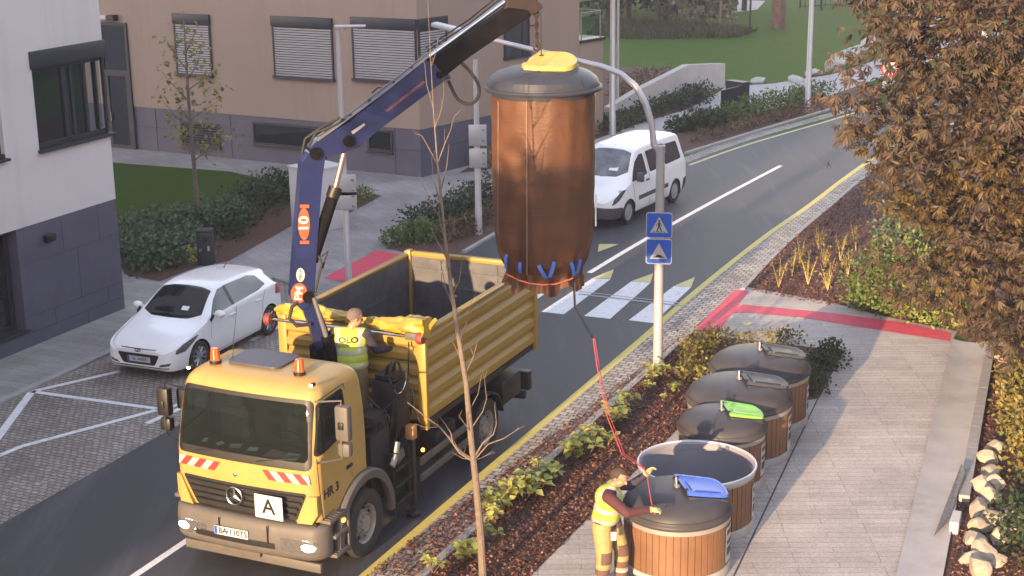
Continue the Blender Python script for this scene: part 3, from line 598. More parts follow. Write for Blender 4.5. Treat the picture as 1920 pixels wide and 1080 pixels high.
# --- unseen tall block added behind the camera to shade the left of the street
pdv = Vector((math.sin(SUN_HEAD), math.cos(SUN_HEAD), 0)); qdv = Vector((pdv.y, -pdv.x, 0))
QEDGE = -13.7
bm = B()
c0 = pdv * -16 + qdv * QEDGE; pts = [c0, c0 - qdv * 46, c0 - qdv * 46 - pdv * 16, c0 - pdv * 16]
prism(bm, [(p.x, p.y) for p in pts], -.2, 27.2)
ob = tag(obj('unseen_shade_block', bm, M['tan_render'], ang=30), 'tall unseen block added behind the camera on the left to shade the street', 'building')
BM = M3(c0, qdv, UP); wl_ = []
for f in range(8):
    for k in range(10): wl_.append((-3.6 - k * 4.4, -1.6 - k * 4.4, 1.2 + f * 3.2, 2.9 + f * 3.2, 0, .05))
wpart('windows', BM, wl_, M['glass_dark'], ob)['kind'] = 'stuff'
bm = B()
c1 = pdv * -14 + qdv * 4.0; pts = [c1 + qdv * 50, c1, c1 - pdv * 16, c1 + qdv * 50 - pdv * 16]  # second unseen block, added to cut the sky glow from behind
prism(bm, [(p.x, p.y) for p in pts], -.2, 24.2)
ob = tag(obj('unseen_shade_block', bm, M['tan_render'], ang=30), 'tall unseen block added behind the camera on the right to hold back sky glow', 'building')
BM = M3(c1, qdv, UP); wl_ = []
for f in range(7):
    for k in range(10): wl_.append((1.6 + k * 4.4, 3.6 + k * 4.4, 1.2 + f * 3.2, 2.9 + f * 3.2, 0, .05))
wpart('windows', BM, wl_, M['glass_dark'], ob)['kind'] = 'stuff'
for x0, x1, y0, y1, h_, lb in ((62, 80, -10, 150, 26, 'tall unseen block added far off to the right to screen the bright horizon'), (-80, -58, -40, -2, 25, 'tall unseen block added far off to the left to screen the bright horizon')):  # unseen blocks added at the sides to screen the low bright sky
    bm = B(); prism(bm, [(x0, y0), (x1, y0), (x1, y1), (x0, y1)], -.2, h_)
    tag(obj('unseen_shade_block', bm, M['plinth'], ang=30), lb, 'building')
bm = B(); c2 = pdv * -115; pts = [c2 + qdv * 70, c2 - qdv * 70, c2 - qdv * 70 - pdv * 12, c2 + qdv * 70 - pdv * 12]; prism(bm, [(p.x, p.y) for p in pts], -.2, 17)  # unseen long block added to cover the sky glow below the sun
tag(obj('unseen_shade_block', bm, M['tan_render'], ang=30), 'long unseen block added far behind the camera to screen the low sky glow', 'building')
# --- retaining wall
rp = [G(1145, 216), G(1203, 200), G(1290, 181), G(1359, 163)]; hts = [.28, .68, 1.3, .95]
hts = [.3, .72, 1.30, .95]
bm = B()
def wallseg(bm, pts, hs, th):
    for i in range(len(pts) - 1):
        a, b = pts[i], pts[i + 1]; n = (b - a).cross(UP).normalized() * -th
        v = [bm.verts.new(x) for x in (a, b, b + UP * hs[i + 1], a + UP * hs[i], a + n, b + n, b + n + UP * hs[i + 1], a + n + UP * hs[i])]
        for q in ((0, 1, 2, 3), (5, 4, 7, 6), (3, 2, 6, 7), (0, 3, 7, 4), (1, 5, 6, 2)): bm.faces.new([v[k] for k in q])
wallseg(bm, rp[:3], hts[:3], .3); wallseg(bm, rp[2:], [1.3, 1.0], .3)
tag(obj('retaining_wall', bm, M['concrete'], ang=20), 'low pale concrete retaining wall sloping up beside the far lawn', 'wall')
# ================================================================ surface cutting: split a shell into exact regions
def inpoly(p, poly):
    x, y = p; c = False; n = len(poly)
    for i in range(n):
        x1, y1 = poly[i]; x2, y2 = poly[(i + 1) % n]
        if (y1 > y) != (y2 > y) and x < (x2 - x1) * (y - y1) / (y2 - y1) + x1: c = not c
    return c
def cut_region(bm, poly, axes, filt, tagv, lay):
    """slice the faces that pass filt along the outline poly (in the two coordinates axes) and give those inside the tag"""
    ia, ib = axes; ic = 3 - ia - ib
    xs = [p[0] for p in poly]; ys = [p[1] for p in poly]; x0, x1, y0, y1 = min(xs), max(xs), min(ys), max(ys)
    def near(f):
        if not filt(f): return False
        vx = [v.co[ia] for v in f.verts]; vy = [v.co[ib] for v in f.verts]
        return max(vx) >= x0 - 1e-4 and min(vx) <= x1 + 1e-4 and max(vy) >= y0 - 1e-4 and min(vy) <= y1 + 1e-4
    for i in range(len(poly)):
        a = poly[i]; b = poly[(i + 1) % len(poly)]
        fs = [f for f in bm.faces if near(f)]
        if not fs: continue
        geom = list({v for f in fs for v in f.verts}) + list({e for f in fs for e in f.edges}) + fs
        co = Vector((0, 0, 0)); co[ia], co[ib] = a; no = Vector((0, 0, 0)); no[ia] = b[1] - a[1]; no[ib] = -(b[0] - a[0])
        if no.length < 1e-9: continue
        bmesh.ops.bisect_plane(bm, geom=geom, plane_co=co, plane_no=no.normalized(), dist=1e-5)
    out = []
    for f in bm.faces:
        if near(f):
            c = f.calc_center_median()
            if inpoly((c[ia], c[ib]), poly): f[lay] = tagv; out.append(f)
    return out
def split_obj(name, bm, lay, tagv, m, parent, ang=35, push=0.0, hides=None):
    nb = B(); vm = {}
    for f in bm.faces:
        if f[lay] == tagv:
            vs_ = []
            for v in f.verts:
                if v.index not in vm: vm[v.index] = nb.verts.new(v.co)
                vs_.append(vm[v.index])
            try: nb.faces.new(vs_)
            except ValueError: pass
    nb.normal_update()
    if push:
        nrm = {v: v.normal.copy() for v in nb.verts}
        for v in nb.verts: v.co += nrm[v] * push
    return obj(name, nb, m, parent, ang=ang, recalc=False)
def rpoly(pts, r, n=3):
    """polygon with its corners rounded"""
    out = []; N = len(pts)
    for i in range(N):
        p = Vector(pts[i]); a = Vector(pts[i - 1]); b = Vector(pts[(i + 1) % N])
        da = (a - p); db = (b - p); ra = min(r, da.length * .45); rb = min(r, db.length * .45)
        A = p + da.normalized() * ra; Bq = p + db.normalized() * rb
        for k in range(n + 1):
            t = k / n; q = A * (1 - t) ** 2 + p * 2 * t * (1 - t) + Bq * t * t; out.append((q.x, q.y))
    return out
def pchip(xs, ys, x):
    xs = np.asarray(xs, float); ys = np.asarray(ys, float); h = np.diff(xs); d = np.diff(ys) / h; m = np.zeros(len(xs))
    m[0], m[-1] = d[0], d[-1]
    for i in range(1, len(xs) - 1):
        if d[i - 1] * d[i] > 0: w1 = 2 * h[i] + h[i - 1]; w2 = h[i] + 2 * h[i - 1]; m[i] = (w1 + w2) / (w1 / d[i - 1] + w2 / d[i])
    i = min(max(int(np.searchsorted(xs, x) - 1), 0), len(xs) - 2); t = (x - xs[i]) / h[i]; t = min(max(t, 0), 1)
    return (2 * t**3 - 3 * t**2 + 1) * ys[i] + (t**3 - 2 * t**2 + t) * h[i] * m[i] + (-2 * t**3 + 3 * t**2) * ys[i + 1] + (t**3 - t**2) * h[i] * m[i + 1]
YROT = Matrix.Rotation(R_(90), 4, 'X')      # lathe axis -> -y
def wheel(parent, c, R, wd, rim_r, side, kind, tag_label=None):
    """tyre, rim and hub; side -1: outer face towards -y"""
    Mx = Matrix.Rotation(R_(90) if side < 0 else R_(-90), 4, 'X')
    bm = B(); h = wd / 2
    prof = [(rim_r, -h * .8), (R * .80, -h), (R * .95, -h * .92), (R, -h * .66), (R, h * .66), (R * .95, h * .92), (R * .80, h), (rim_r, h * .8), (rim_r * .97, h * .3), (rim_r * .97, -h * .3), (rim_r, -h * .8)]
    lathe(bm, prof, c, 40, Mx)
    w_ = obj('wheel', bm, MT['rubber'], parent, ang=40)
    bm = B()
    if kind == 'truck':
        lathe(bm, [(rim_r, h * .85), (rim_r * .93, h * .75), (rim_r * .86, h * .25), (rim_r * .62, h * .35), (rim_r * .6, h * .62), (rim_r * .42, h * .7), (rim_r * .38, h * .95), (0, h * .98)], c, 32, Mx)
        for k in range(10):
            a = 2 * math.pi * k / 10; p = Vector(c) + Mx @ Vector((rim_r * .51 * math.cos(a), rim_r * .51 * math.sin(a), h * .66)); q = p + Mx @ Vector((0, 0, .05)); tube(bm, [p, q], .018, 6)
        o = obj('rim', bm, MT['rimgrey'], w_, ang=40)
        bm = B()
        for k in range(8):
            a = 2 * math.pi * (k + .5) / 8; p = Vector(c) + Mx @ Vector((rim_r * .76 * math.cos(a), rim_r * .76 * math.sin(a), h * .30)); q = p + Mx @ Vector((0, 0, .012)); tube(bm, [p, q], .032, 10)
        obj('rim_holes', bm, MT['black'], w_)['kind'] = 'thing'
    elif kind == 'alloy':
        lathe(bm, [(rim_r, h * .8), (rim_r * .94, h * .78), (rim_r * .92, -h * .2)], c, 32, Mx)
        for k in range(5):
            for s_ in (-1, 1):
                a = 2 * math.pi * k / 5 + s_ * .16; b = 2 * math.pi * k / 5 + s_ * .30
                P = [Vector((.12 * rim_r * math.cos(a) - .0, .12 * rim_r * math.sin(a), h * .55)), Vector((rim_r * .93 * math.cos(b), rim_r * .93 * math.sin(b), h * .72))]
                P = [Vector(c) + Mx @ p for p in P]; tube(bm, P, [.028, .021], 6)
        lathe(bm, [(rim_r * .24, h * .3), (rim_r * .24, h * .62), (0, h * .68)], c, 16, Mx)
        o = obj('rim', bm, MT['alloy'], w_, ang=40)
        bm = B(); lathe(bm, [(rim_r * .92, h * .05), (0, h * .05)], c, 24, Mx); obj('brake_disc', bm, MT['black'], w_)
    else:
        lathe(bm, [(rim_r, h * .8), (rim_r * .95, h * .84), (rim_r * .8, h * .7), (rim_r * .55, h * .86), (rim_r * .2, h * .9), (0, h * .9)], c, 32, Mx)
        o = obj('hub_cap', bm, MT['hubcap'], w_, ang=40)
    return w_
MT['rimgrey'] = mat('rim_grey', (.27, .25, .235), .5, metal=.3, var=.15, vs_=8, dirt=(.13, .11, .10, .6), ds=6)
MT['hubcap'] = mat('hub_cap', (.36, .355, .37), .4, metal=.3, var=.1)
MT['windscreen'] = glassmat('windscreen', (.012, .017, .017), clear=.42, tint=(.5, .56, .55))
MT['seat_grey'] = mat('seat_grey', (.05, .05, .055), .9)
# ================================================================ tipper lorry with loading crane
TR = empty('tipper_truck', ST(15.8, -11.22), math.atan2(AX.y, AX.x), 'yellow tipper lorry with a blue loading crane behind its cab', 'truck')
TW = pmat(TR); TI = TW.inverted()
def tpl(px, py, y):            # point of the photograph on the truck's plane y
    p = onpl(px, py, ST(0, -11.22 - y), RX); return TI @ p
def cab_shell():
    bm = B(); zs = [.93, .95] + list(np.linspace(1.0, 2.70, 46)) + [2.735, 2.765, 2.79, 2.812, 2.83, 2.843, 2.852]
    rows = []
    for z in zs:
        xf = pchip([.9, 1.2, 1.45, 1.72, 1.84, 2.62, 2.72, 2.80, 2.85, 2.87], [.08, .05, .035, .045, .065, .235, .275, .36, .50, .60], z)
        wd = pchip([.9, 1.75, 2.62, 2.72, 2.80, 2.87], [1.15, 1.15, 1.09, 1.055, .98, .85], z)
        xr = pchip([.9, 2.6, 2.74, 2.80, 2.87], [1.5, 1.48, 1.45, 1.40, 1.28], z)
        rf = .20; rr = .10; row = []
        bow = lambda y: .07 * (y / wd) ** 2
        for y in np.linspace(wd - rf, -(wd - rf), 33): row.append((xf + bow(y), y))
        for k in range(1, 11):
            a = R_(90 * k / 10); row.append((xf + bow(wd - rf) + rf - rf * math.cos(a), -(wd - rf) - rf * math.sin(a)))
        x0 = xf + bow(wd - rf) + rf
        for x in np.linspace(x0, xr - rr, 24)[1:]: row.append((x, -wd))
        for k in range(1, 7):
            a = R_(90 * k / 6); row.append((xr - rr + rr * math.sin(a), -(wd - rr) - rr * math.cos(a)))
        half = row[17:]; full = half + [(x, -y) for x, y in half[::-1]]
        # half starts at y=0 in front and ends at the rear corner
        rows.append([bm.verts.new((x, y, z)) for x, y in full])
    n = len(rows[0])
    for a, b in zip(rows, rows[1:]):
        for k in range(n): bm.faces.new((a[k], b[k], b[(k + 1) % n], a[(k + 1) % n]))
    bmesh.ops.remove_doubles(bm, verts=bm.verts, dist=1e-5)
    top = [v for v in rows[-1] if v.is_valid]
    # roof: fan in rings towards the middle
    c = Vector((.92, 0, 2.872)); prev = rows[-1]
    prev = [v for i, v in enumerate(prev) if v.is_valid]
    for t, dz in ((.25, .009), (.55, .015), (.8, .018)):
        ring = [bm.verts.new(v.co.lerp(Vector((c.x, c.y, v.co.z)), t if prev is top else t)) for v in top]
        for v in ring: v.co.z = 2.852 + dz
        for k in range(len(prev)): bm.faces.new((prev[k], ring[k], ring[(k + 1) % len(prev)], prev[(k + 1) % len(prev)]))
        prev = ring
    bm.faces.new(prev)
    bmesh.ops.recalc_face_normals(bm, faces=bm.faces)
    return bm
bm = cab_shell(); lay = bm.faces.layers.int.new('t'); bm.normal_update()
FR = lambda f: f.normal.x < -.35 and f.calc_center_median().x < .6
SD = lambda s: (lambda f: f.normal.y * s > .45)
cut_region(bm, rpoly([(-1.02, 1.83), (1.02, 1.83), (.97, 2.60), (-.97, 2.60)], .09), (1, 2), FR, 1, lay)
ws_out = rpoly([(-1.07, 1.72), (1.07, 1.72), (1.03, 2.655), (-1.03, 2.655)], .10)
for f in cut_region(bm, ws_out, (1, 2), FR, 2, lay): pass
cut_region(bm, rpoly([(-1.02, 1.83), (1.02, 1.83), (.97, 2.60), (-.97, 2.60)], .09), (1, 2), FR, 1, lay)
cut_region(bm, rpoly([(-.80, .96), (.80, .96), (1.0, 1.40), (-1.0, 1.40)], .05), (1, 2), FR, 3, lay)
cut_region(bm, [(-1.15, .90), (1.15, .90), (1.15, .965), (-1.15, .965)], (1, 2), FR, 4, lay)
for s in (-1, 1):
    win = rpoly([(.20, 1.93), (.92, 2.05), (.92, 2.60), (.36, 2.57)], .06)
    cut_region(bm, rpoly([(.165, 1.90), (.96, 2.02), (.96, 2.64), (.34, 2.61)], .07), (0, 2), SD(s), 6, lay)
    cut_region(bm, win, (0, 2), SD(s), 5, lay)
    arch = [(1.28 + .80 * math.cos(R_(a)), .5 + .80 * math.sin(R_(a))) for a in range(10, 171, 8)] + [(.5, .6), (2.0, .6)]
    cut_region(bm, arch, (0, 2), SD(s), 9, lay)
bm.verts.index_update()
cab = split_obj('cab', bm, lay, 0, MT['truck_yellow'], TR)
split_obj('windscreen', bm, lay, 1, MT['windscreen'], cab, push=-.006)
split_obj('windscreen_surround', bm, lay, 2, MT['black'], cab, push=.004)
gr = split_obj('grille', bm, lay, 3, MT['black_dirty'], cab, push=-.012)
split_obj('lower_trim', bm, lay, 4, MT['black'], cab)
split_obj('side_window', bm, lay, 5, MT['windscreen'], cab, push=-.004)
split_obj('window_rubber', bm, lay, 6, MT['black'], cab, push=.002)
bm.free()
# roof colour: flat dusty panel and hatch
bm = B(); prism(bm, rrect(.62, .86, .12, cx=.98, cy=.16), 2.868, .035); obj('roof_hatch', bm, MT['hatch'] if 'hatch' in MT else MT['anthracite'], cab, ang=30)
# grille bars and badge
bm = B()
for z, w_ in ((1.06, .80), (1.15, .84), (1.24, .89), (1.33, .94)):
    P = [Vector((.055 - .02 * (z - .9) + .07 * (y / 1.15) ** 2, y, z)) for y in np.linspace(-w_, w_, 13)]; tube(bm, P, .022, 6)
obj('grille_bar', bm, MT['black'], gr)
FM = lambda y, z, x=None: M3((x if x is not None else .02 + .07 * (y / 1.15) ** 2, y, z), (0, -1, 0), (.0, 0, 1))
bm = B(); Mx = FM(.12, 1.22, .005)
ring = [Mx @ Vector((.125 * math.cos(2 * math.pi * k / 32), .125 * math.sin(2 * math.pi * k / 32), 0)) for k in range(33)]; tube(bm, ring, .013, 8, caps=False)
for k in range(3):
    a = R_(90 + 120 * k); d = Vector((math.cos(a), math.sin(a), 0)); nn = Vector((-d.y, d.x, 0)) * .028
    v = [bm.verts.new(Mx @ p) for p in (nn * 1 + d * .014, d * .122, -nn + d * .014)]; w_ = bm.verts.new(Mx @ Vector((0, 0, .018))); w2_ = [bm.verts.new(Mx @ (p - Vector((0, 0, .008)))) for p in (nn + d * .014, d * .122, -nn + d * .014)]
    bm.faces.new((v[0], v[1], w_)); bm.faces.new((v[1], v[2], w_)); bm.faces.new((v[0], w2_[0], w2_[1], v[1])); bm.faces.new((v[1], w2_[1], w2_[2], v[2]))
obj('badge', bm, MT['chrome'], cab)
# white board with an A
Mx = FM(-.46, 1.17, -.035)
bm = B(); prism(bm, rrect(.44, .34, .015), 0, .006, Mx); pb = obj('marker_board', bm, MT['white'], cab, ang=0)
text('letter_a', 'A', .30, Mx @ Matrix.Translation((0, .0, .008)), MT['black'], pb, bold=.004)
# red and white hazard stripes
for sgn in (1, -1):
    bm = B(); bw = B()
    y0, y1 = (.34, 1.06); n = 3
    for k in range(n):
        for bb, off in ((bm, 0), (bw, .5)):
            w_ = (y1 - y0) / n; a = y0 + (k + off) * w_; b_ = a + w_ / 2; sl_ = -.12
            q = [(a + .1, 1.535), (b_ + .1, 1.535), (b_ + .1 + sl_, 1.67), (a + .1 + sl_, 1.67)]
            q = [(min(max(y, y0), y1), z) for y, z in q]
            bb.faces.new([bb.verts.new((.027 + .07 * (y / 1.15) ** 2 + (z - 1.6) * .03, sgn * y, z)) for y, z in q])
    hz = obj('hazard_stripe', bw, MT['reflect'], cab, ang=0); obj('red_stripe', bm, MT['red'], hz, ang=0)
bm = B(); ball(bm, (.03, .1, 1.53), .03, 10, (.5, 1, 1)); obj('wash_nozzle', bm, MT['chrome'], cab)
# door seams, handle, lettering
bm = B()
for s in (-1, 1):
    y = s * 1.153
    for P in ([(.22, 1.0), (.16, 1.5), (.145, 1.9)], [(1.02, 1.32), (1.02, 2.6)], [(.22, 1.0), (.5, 1.04)], [(.36, 2.655), (1.0, 2.68), (1.02, 2.6)]):
        tube(bm, [(x, y - s * (.003 if z < 1.8 else .065 * (z - 1.75) / .87), z) for x, z in P], .007, 4)
obj('door_seam', bm, MT['black'], cab)
for s in (-1, 1):
    bm = B(); box(bm, (.95, s * 1.155, 1.5), (.16, .03, .05), bev=.01); obj('door_handle', bm, MT['black'], cab)
SM = M3((.46, -1.153, 1.33), (1, 0, .0), (0, 0, 1)); text('lettering', 'HR 3', .19, SM, MT['black'], cab, ext=.003, bold=.003)
SM2 = M3((.52, -1.153, 1.72), (1, 0, .0), (0, 0, 1))
# interior
bm = B(); box(bm, (1.12, 0, 1.9), (.5, 2.08, 1.5)); ci = obj('cab_lining', bm, MT['black'], cab)
bm = B(); box(bm, (.42, 0, 1.62), (.5, 2.05, .36), bev=.04); obj('dashboard', bm, MT['anthracite'], cab)
for y in (-.55, .55):
    bm = B(); box(bm, (.80, y, 1.75), (.16, .5, .9), bev=.06); box(bm, (.80, y, 2.3), (.12, .26, .22), bev=.05); obj('seat', bm, MT['seat_grey'], cab)
bm = B(); Mx = M3((.55, -.55, 1.9), (0, 1, 0), (-.5, 0, .87)); tube(bm, [Mx @ Vector((.23 * math.cos(a), .23 * math.sin(a), 0)) for a in np.linspace(0, 2 * math.pi, 25)], .016, 6, caps=False); tube(bm, [Mx @ Vector((-.23, 0, 0)), Mx @ Vector((.23, 0, 0))], .02, 6); obj('steering_wheel', bm, MT['black'], cab)
for k, (x, y, sx, sy, a) in enumerate(((.26, -.62, .2, .3, .12), (.25, -.42, .22, .28, -.2), (.3, .25, .12, .16, .4), (.3, .5, .08, .1, 1.0), (.28, -.05, .09, .14, .2), (.3, .75, .1, .06, .3))):
    bm = B(); box(bm, (x, y, 1.812 + .006 * k), (sx, sy, .006), Matrix.Rotation(a, 3, 'Z') @ Matrix.Rotation(R_(-8), 3, 'Y')); obj('paper', bm, MT['paper'] if k != 1 else MT['red_paper'] if 'red_paper' in MT else MT['paper'], cab)
# wipers
bm = B()
for y0, y1 in ((-.25, -.85), (.75, .05)):
    tube(bm, [(.045, y0, 1.77), (.085, (y0 + y1) / 2, 1.83), (.115, y1, 1.87)], .012, 6)
obj('wiper', bm, MT['black'], cab)
# beacons, aerial, marker lamps
for x, y in ((.66, -.62), (.64, .73)):
    bm = B(); lathe(bm, [(.085, 0), (.085, .04), (.07, .05), (0, .05)], (x, y, 2.862), 20); b_ = obj('beacon', bm, MT['black'], cab)
    bm = B(); lathe(bm, [(.078, .045), (.07, .06), (.058, .20), (.05, .215), (0, .22)], (x, y, 2.865), 20); obj('lens', bm, MT['beacon'], b_)
bm = B(); tube(bm, [(.8, .56, 2.86), (.86, .56, 3.15), (.98, .55, 3.62)], [.006, .005, .003], 5); lathe(bm, [(.025, 0), (.015, .05), (0, .06)], (.8, .56, 2.865), 10); obj('aerial', bm, MT['black'], cab)
for y in (-.98, .98):
    bm = B(); box(bm, (.40, y, 2.845), (.09, .05, .045), bev=.012); l_ = obj('marker_lamp', bm, MT['black'], cab)
    bm = B(); box(bm, (.352, y, 2.847), (.01, .036, .03)); obj('lens', bm, MT['hl_lit'], l_)
# bumper
def bump_shell():
    bm = B(); zs = [.42, .44, .47, .52, .6, .7, .8, .87, .91, .925, .93]; rows = []
    for z in zs:
        xf = pchip([.42, .47, .6, .8, .9, .93], [.02, -.03, -.05, -.04, -.01, .03], z); wd = pchip([.42, .47, .6, .9, .93], [1.17, 1.21, 1.225, 1.215, 1.18], z); rf = .24
        bow = lambda y: .10 * (abs(y) / wd) ** 2; half = []
        for y in np.linspace(0, -(wd - rf), 22): half.append((xf + bow(y), y))
        for k in range(1, 9):
            a = R_(90 * k / 8); half.append((xf + bow(wd - rf) + rf - rf * math.cos(a), -(wd - rf) - rf * math.sin(a)))
        for x in np.linspace(xf + bow(wd - rf) + rf, .32, 5)[1:]: half.append((x, -wd))
        full = [(x, -y) for x, y in half[::-1][:-1]] + half
        rows.append([bm.verts.new((x, y, z)) for x, y in full])
    for a, b in zip(rows, rows[1:]):
        for k in range(len(a) - 1): bm.faces.new((a[k], a[k + 1], b[k + 1], b[k]))
    for r in (rows[0], rows[-1]):
        inner = [bm.verts.new((max(v.co.x, .0) * .0 + .31, v.co.y * .8, v.co.z)) for v in r]
        for k in range(len(r) - 1): bm.faces.new((r[k], r[k + 1], inner[k + 1], inner[k]))
    bmesh.ops.recalc_face_normals(bm, faces=bm.faces)
    return bm
bm = bump_shell(); lay = bm.faces.layers.int.new('t'); bm.normal_update()
BF = lambda f: f.normal.x < -.2
for s in (1, -1):
    cut_region(bm, rpoly([(s * .60, .55), (s * 1.13, .535), (s * 1.15, .735), (s * .60, .745)], .035), (1, 2), BF, 1 if s > 0 else 2, lay)
cut_region(bm, rpoly([(-.52, .555), (.80, .555), (.80, .645), (-.52, .645)], .02), (1, 2), BF, 3, lay)
bm.verts.index_update()
bp = split_obj('bumper', bm, lay, 0, MT['bumper'], TR)
split_obj('air_slot', bm, lay, 3, MT['black'], bp, push=-.004)
for k, s in ((1, 1), (2, -1)):
    h_ = split_obj('headlight', bm, lay, k, MT['hl_glass'], bp, push=.003)
    b2 = B(); xx = -.045 + .10 * (.95 / 1.22) ** 2
    ball(b2, (xx + .035, s * .96, .635), .10, 14, (.5, 1.55, .85)); obj('headlight_lens', b2, MT['hl_lit'], h_)
    b2 = B(); ball(b2, (xx - .0, s * .72, .65), .06, 12, (.5, 1, 1)); obj('spot_lens', b2, MT['hl_glass'], h_)
bm.free()
bm = B()
for y in (.36, -.42): box(bm, (-.052, y, .76), (.02, .012, .26))
obj('bumper_seam', bm, MT['black'], bp)
Mx = FM(.16, .705, -.062); bm = B(); prism(bm, rrect(.55, .125, .01), 0, .008, Mx); pl_ = obj('number_plate', bm, MT['plate'], bp, ang=0)
bm = B(); prism(bm, [(-.27, -.058), (-.225, -.058), (-.225, .058), (-.27, .058)], .008, .002, Mx); obj('country_band', bm, MT['plate_blue'], pl_, ang=0)
text('plate_text', 'BA 110TS', .115, Mx @ Matrix.Translation((.03, 0, .010)), MT['black'], pl_, ext=.001, bold=.002)
bm = B(); prism(bm, disc(.018, 10, .8, 1, -.055, 0), .009, .003, Mx); obj('crest', bm, MT['plate_blue'], pl_, ang=0)
bm = B(); box(bm, (.22, .02, .27), (.08, 2.22, .14), bev=.015); box(bm, (.15, .15, .36), (.06, .62, .13), bev=.01); obj('underrun_bar', bm, MT['bumper'], TR)
bm = B(); box(bm, (.42, 0, .72), (.6, 2.2, .5)); obj('radiator_housing', bm, MT['black'], TR)
# wing panel beside the grille
for s in (-1, 1):
    bm = B(); P = [(s * .84, .97), (s * 1.06, .97), (s * 1.13, 1.10), (s * 1.13, 1.36), (s * 1.03, 1.37)]
    f = [bm.verts.new((-.005 + .09 * (abs(y) / 1.15) ** 2 + (.0 if abs(y) < 1.1 else .03), y, z)) for y, z in P]; bm.faces.new(f)
    r = bmesh.ops.extrude_face_region(bm, geom=bm.faces[:]); bmesh.ops.translate(bm, verts=[v for v in r['geom'] if isinstance(v, bmesh.types.BMVert)], vec=(.05, 0, 0))
    obj('wind_deflector', bm, MT['truck_yellow'], cab, ang=20)
# steps
for s in (-1, 1):
    bm = B(); prism(bm, [(.33, .40), (.33, .96), (.60, 1.0), (.68, .40)], 0, .12, M3((0, s * 1.04 + (.0 if s < 0 else .0), 0), (1, 0, 0), (0, 0, 1)) if s < 0 else M3((0, s * 1.04 + .16, 0), (1, 0, 0), (0, 0, 1)))
    sp = obj('step_housing', bm, MT['black_dirty'], TR, ang=20)
    for z, x0, x1 in ((.97, .20, .66), (.70, .33, .67), (.42, .33, .70)):
        b2 = B(); box(b2, ((x0 + x1) / 2, s * 1.15, z), (x1 - x0, .24, .05), bev=.008)
        for k in range(5): box(b2, (x0 + .05 + k * .065, s * 1.15, z + .028), (.02, .2, .012))
        obj('step', b2, MT['bumper'], sp)
    b2 = B(); box(b2, (.71, s * 1.20, .66), (.06, .12, .62), bev=.015); obj('step_post', b2, MT['bumper'], sp)
# front mudguards
for s in (-1, 1):
    bm = B(); prof_in, prof_out = .66, .80; yy0, yy1 = s * .80, s * 1.235
    angs = list(range(-6, 187, 8)); prev = None
    for a in angs:
        c_, s_ = math.cos(R_(a)), math.sin(R_(a)); q = [(1.28 + r * c_ * (1.02), y, .5 + r * s_) for r, y in ((.72, yy0), (prof_out, yy0), (prof_out, yy1 - s * .03), (.77, yy1), (prof_in, yy1), (prof_in, yy1 - s * .06), (.72, yy1 - s * .06))]
        row = [bm.verts.new(p) for p in q]
        if prev:
            for k in range(7): bm.faces.new((prev[k], prev[(k + 1) % 7], row[(k + 1) % 7], row[k]))
        else: bm.faces.new(row)
        prev = row
    bm.faces.new(prev); mg = obj('mudguard', bm, MT['bumper'], TR, ang=40)
    bm = B(); ball(bm, (.58, s * 1.25, .86), .035, 10, (1.3, .6, .8)); obj('side_marker', bm, MT['amber_lamp'], mg)
# wheels
for s in (-1, 1):
    wheel(TR, (1.28, s * 1.06, .5), .5, .30, .29, s, 'truck')
    wheel(TR, (5.32, s * 1.05, .5), .5, .30, .29, s, 'truck'); wheel(TR, (5.32, s * .72, .5), .5, .28, .29, s, 'truck')
# chassis
bm = B()
for y in (-.42, .42): box(bm, (4.1, y, .93), (6.2, .09, .28))
for x in (1.0, 2.2, 3.6, 4.6, 6.0, 7.1): box(bm, (x, 0, .9), (.12, .8, .2))
for x in (1.28, 5.32): tube(bm, [(x, -1.0, .5), (x, 1.0, .5)], .09, 10)
ball(bm, (5.32, 0, .5), .24, 14); box(bm, (3.3, .85, .72), (1.1, .5, .5), bev=.05); box(bm, (2.0, 0, .95), (1.2, 1.0, .35))
obj('chassis', bm, MT['black_dirty'], TR)
bm = B(); box(bm, (4.05, -.85, .75), (.7, .5, .5), bev=.06); obj('fuel_tank', bm, MT['black_dirty'], TR)
for s in (-1, 1):
    bm = B(); prev = None
    for a in range(10, 171, 10):
        row = [bm.verts.new((5.32 + r * math.cos(R_(a)), y, .5 + r * math.sin(R_(a)))) for r, y in ((.60, s * .55), (.60, s * 1.24), (.57, s * 1.24), (.57, s * .55))]
        if prev:
            for k in range(4): bm.faces.new((prev[k], prev[(k + 1) % 4], row[(k + 1) % 4], row[k]))
        prev = row
    obj('mudguard', bm, MT['black'], TR, ang=40)
    for z in (.54, .80):
        bm = B(); box(bm, (3.82, s * 1.2, z), (1.75, .035, .12), bev=.01); obj('side_guard', bm, MT['bumper'], TR)
    bm = B(); box(bm, (6.35, s * .95, .86), (.75, .5, .42), bev=.03); obj('storage_box', bm, MT['black_dirty'], TR)
    bm = B(); box(bm, (7.12, s * .95, .74), (.16, .5, .34), bev=.02); tl = obj('rear_light', bm, MT['black'], TR)
    bm = B(); box(bm, (7.205, s * .95, .78), (.02, .36, .12)); box(bm, (7.13, s * 1.205, .80), (.05, .02, .04)); obj('lens', bm, MT['tail_red'], tl)
bm = B(); box(bm, (7.0, 0, .5), (.1, 2.3, .12)); obj('rear_bar', bm, MT['black_dirty'], TR)
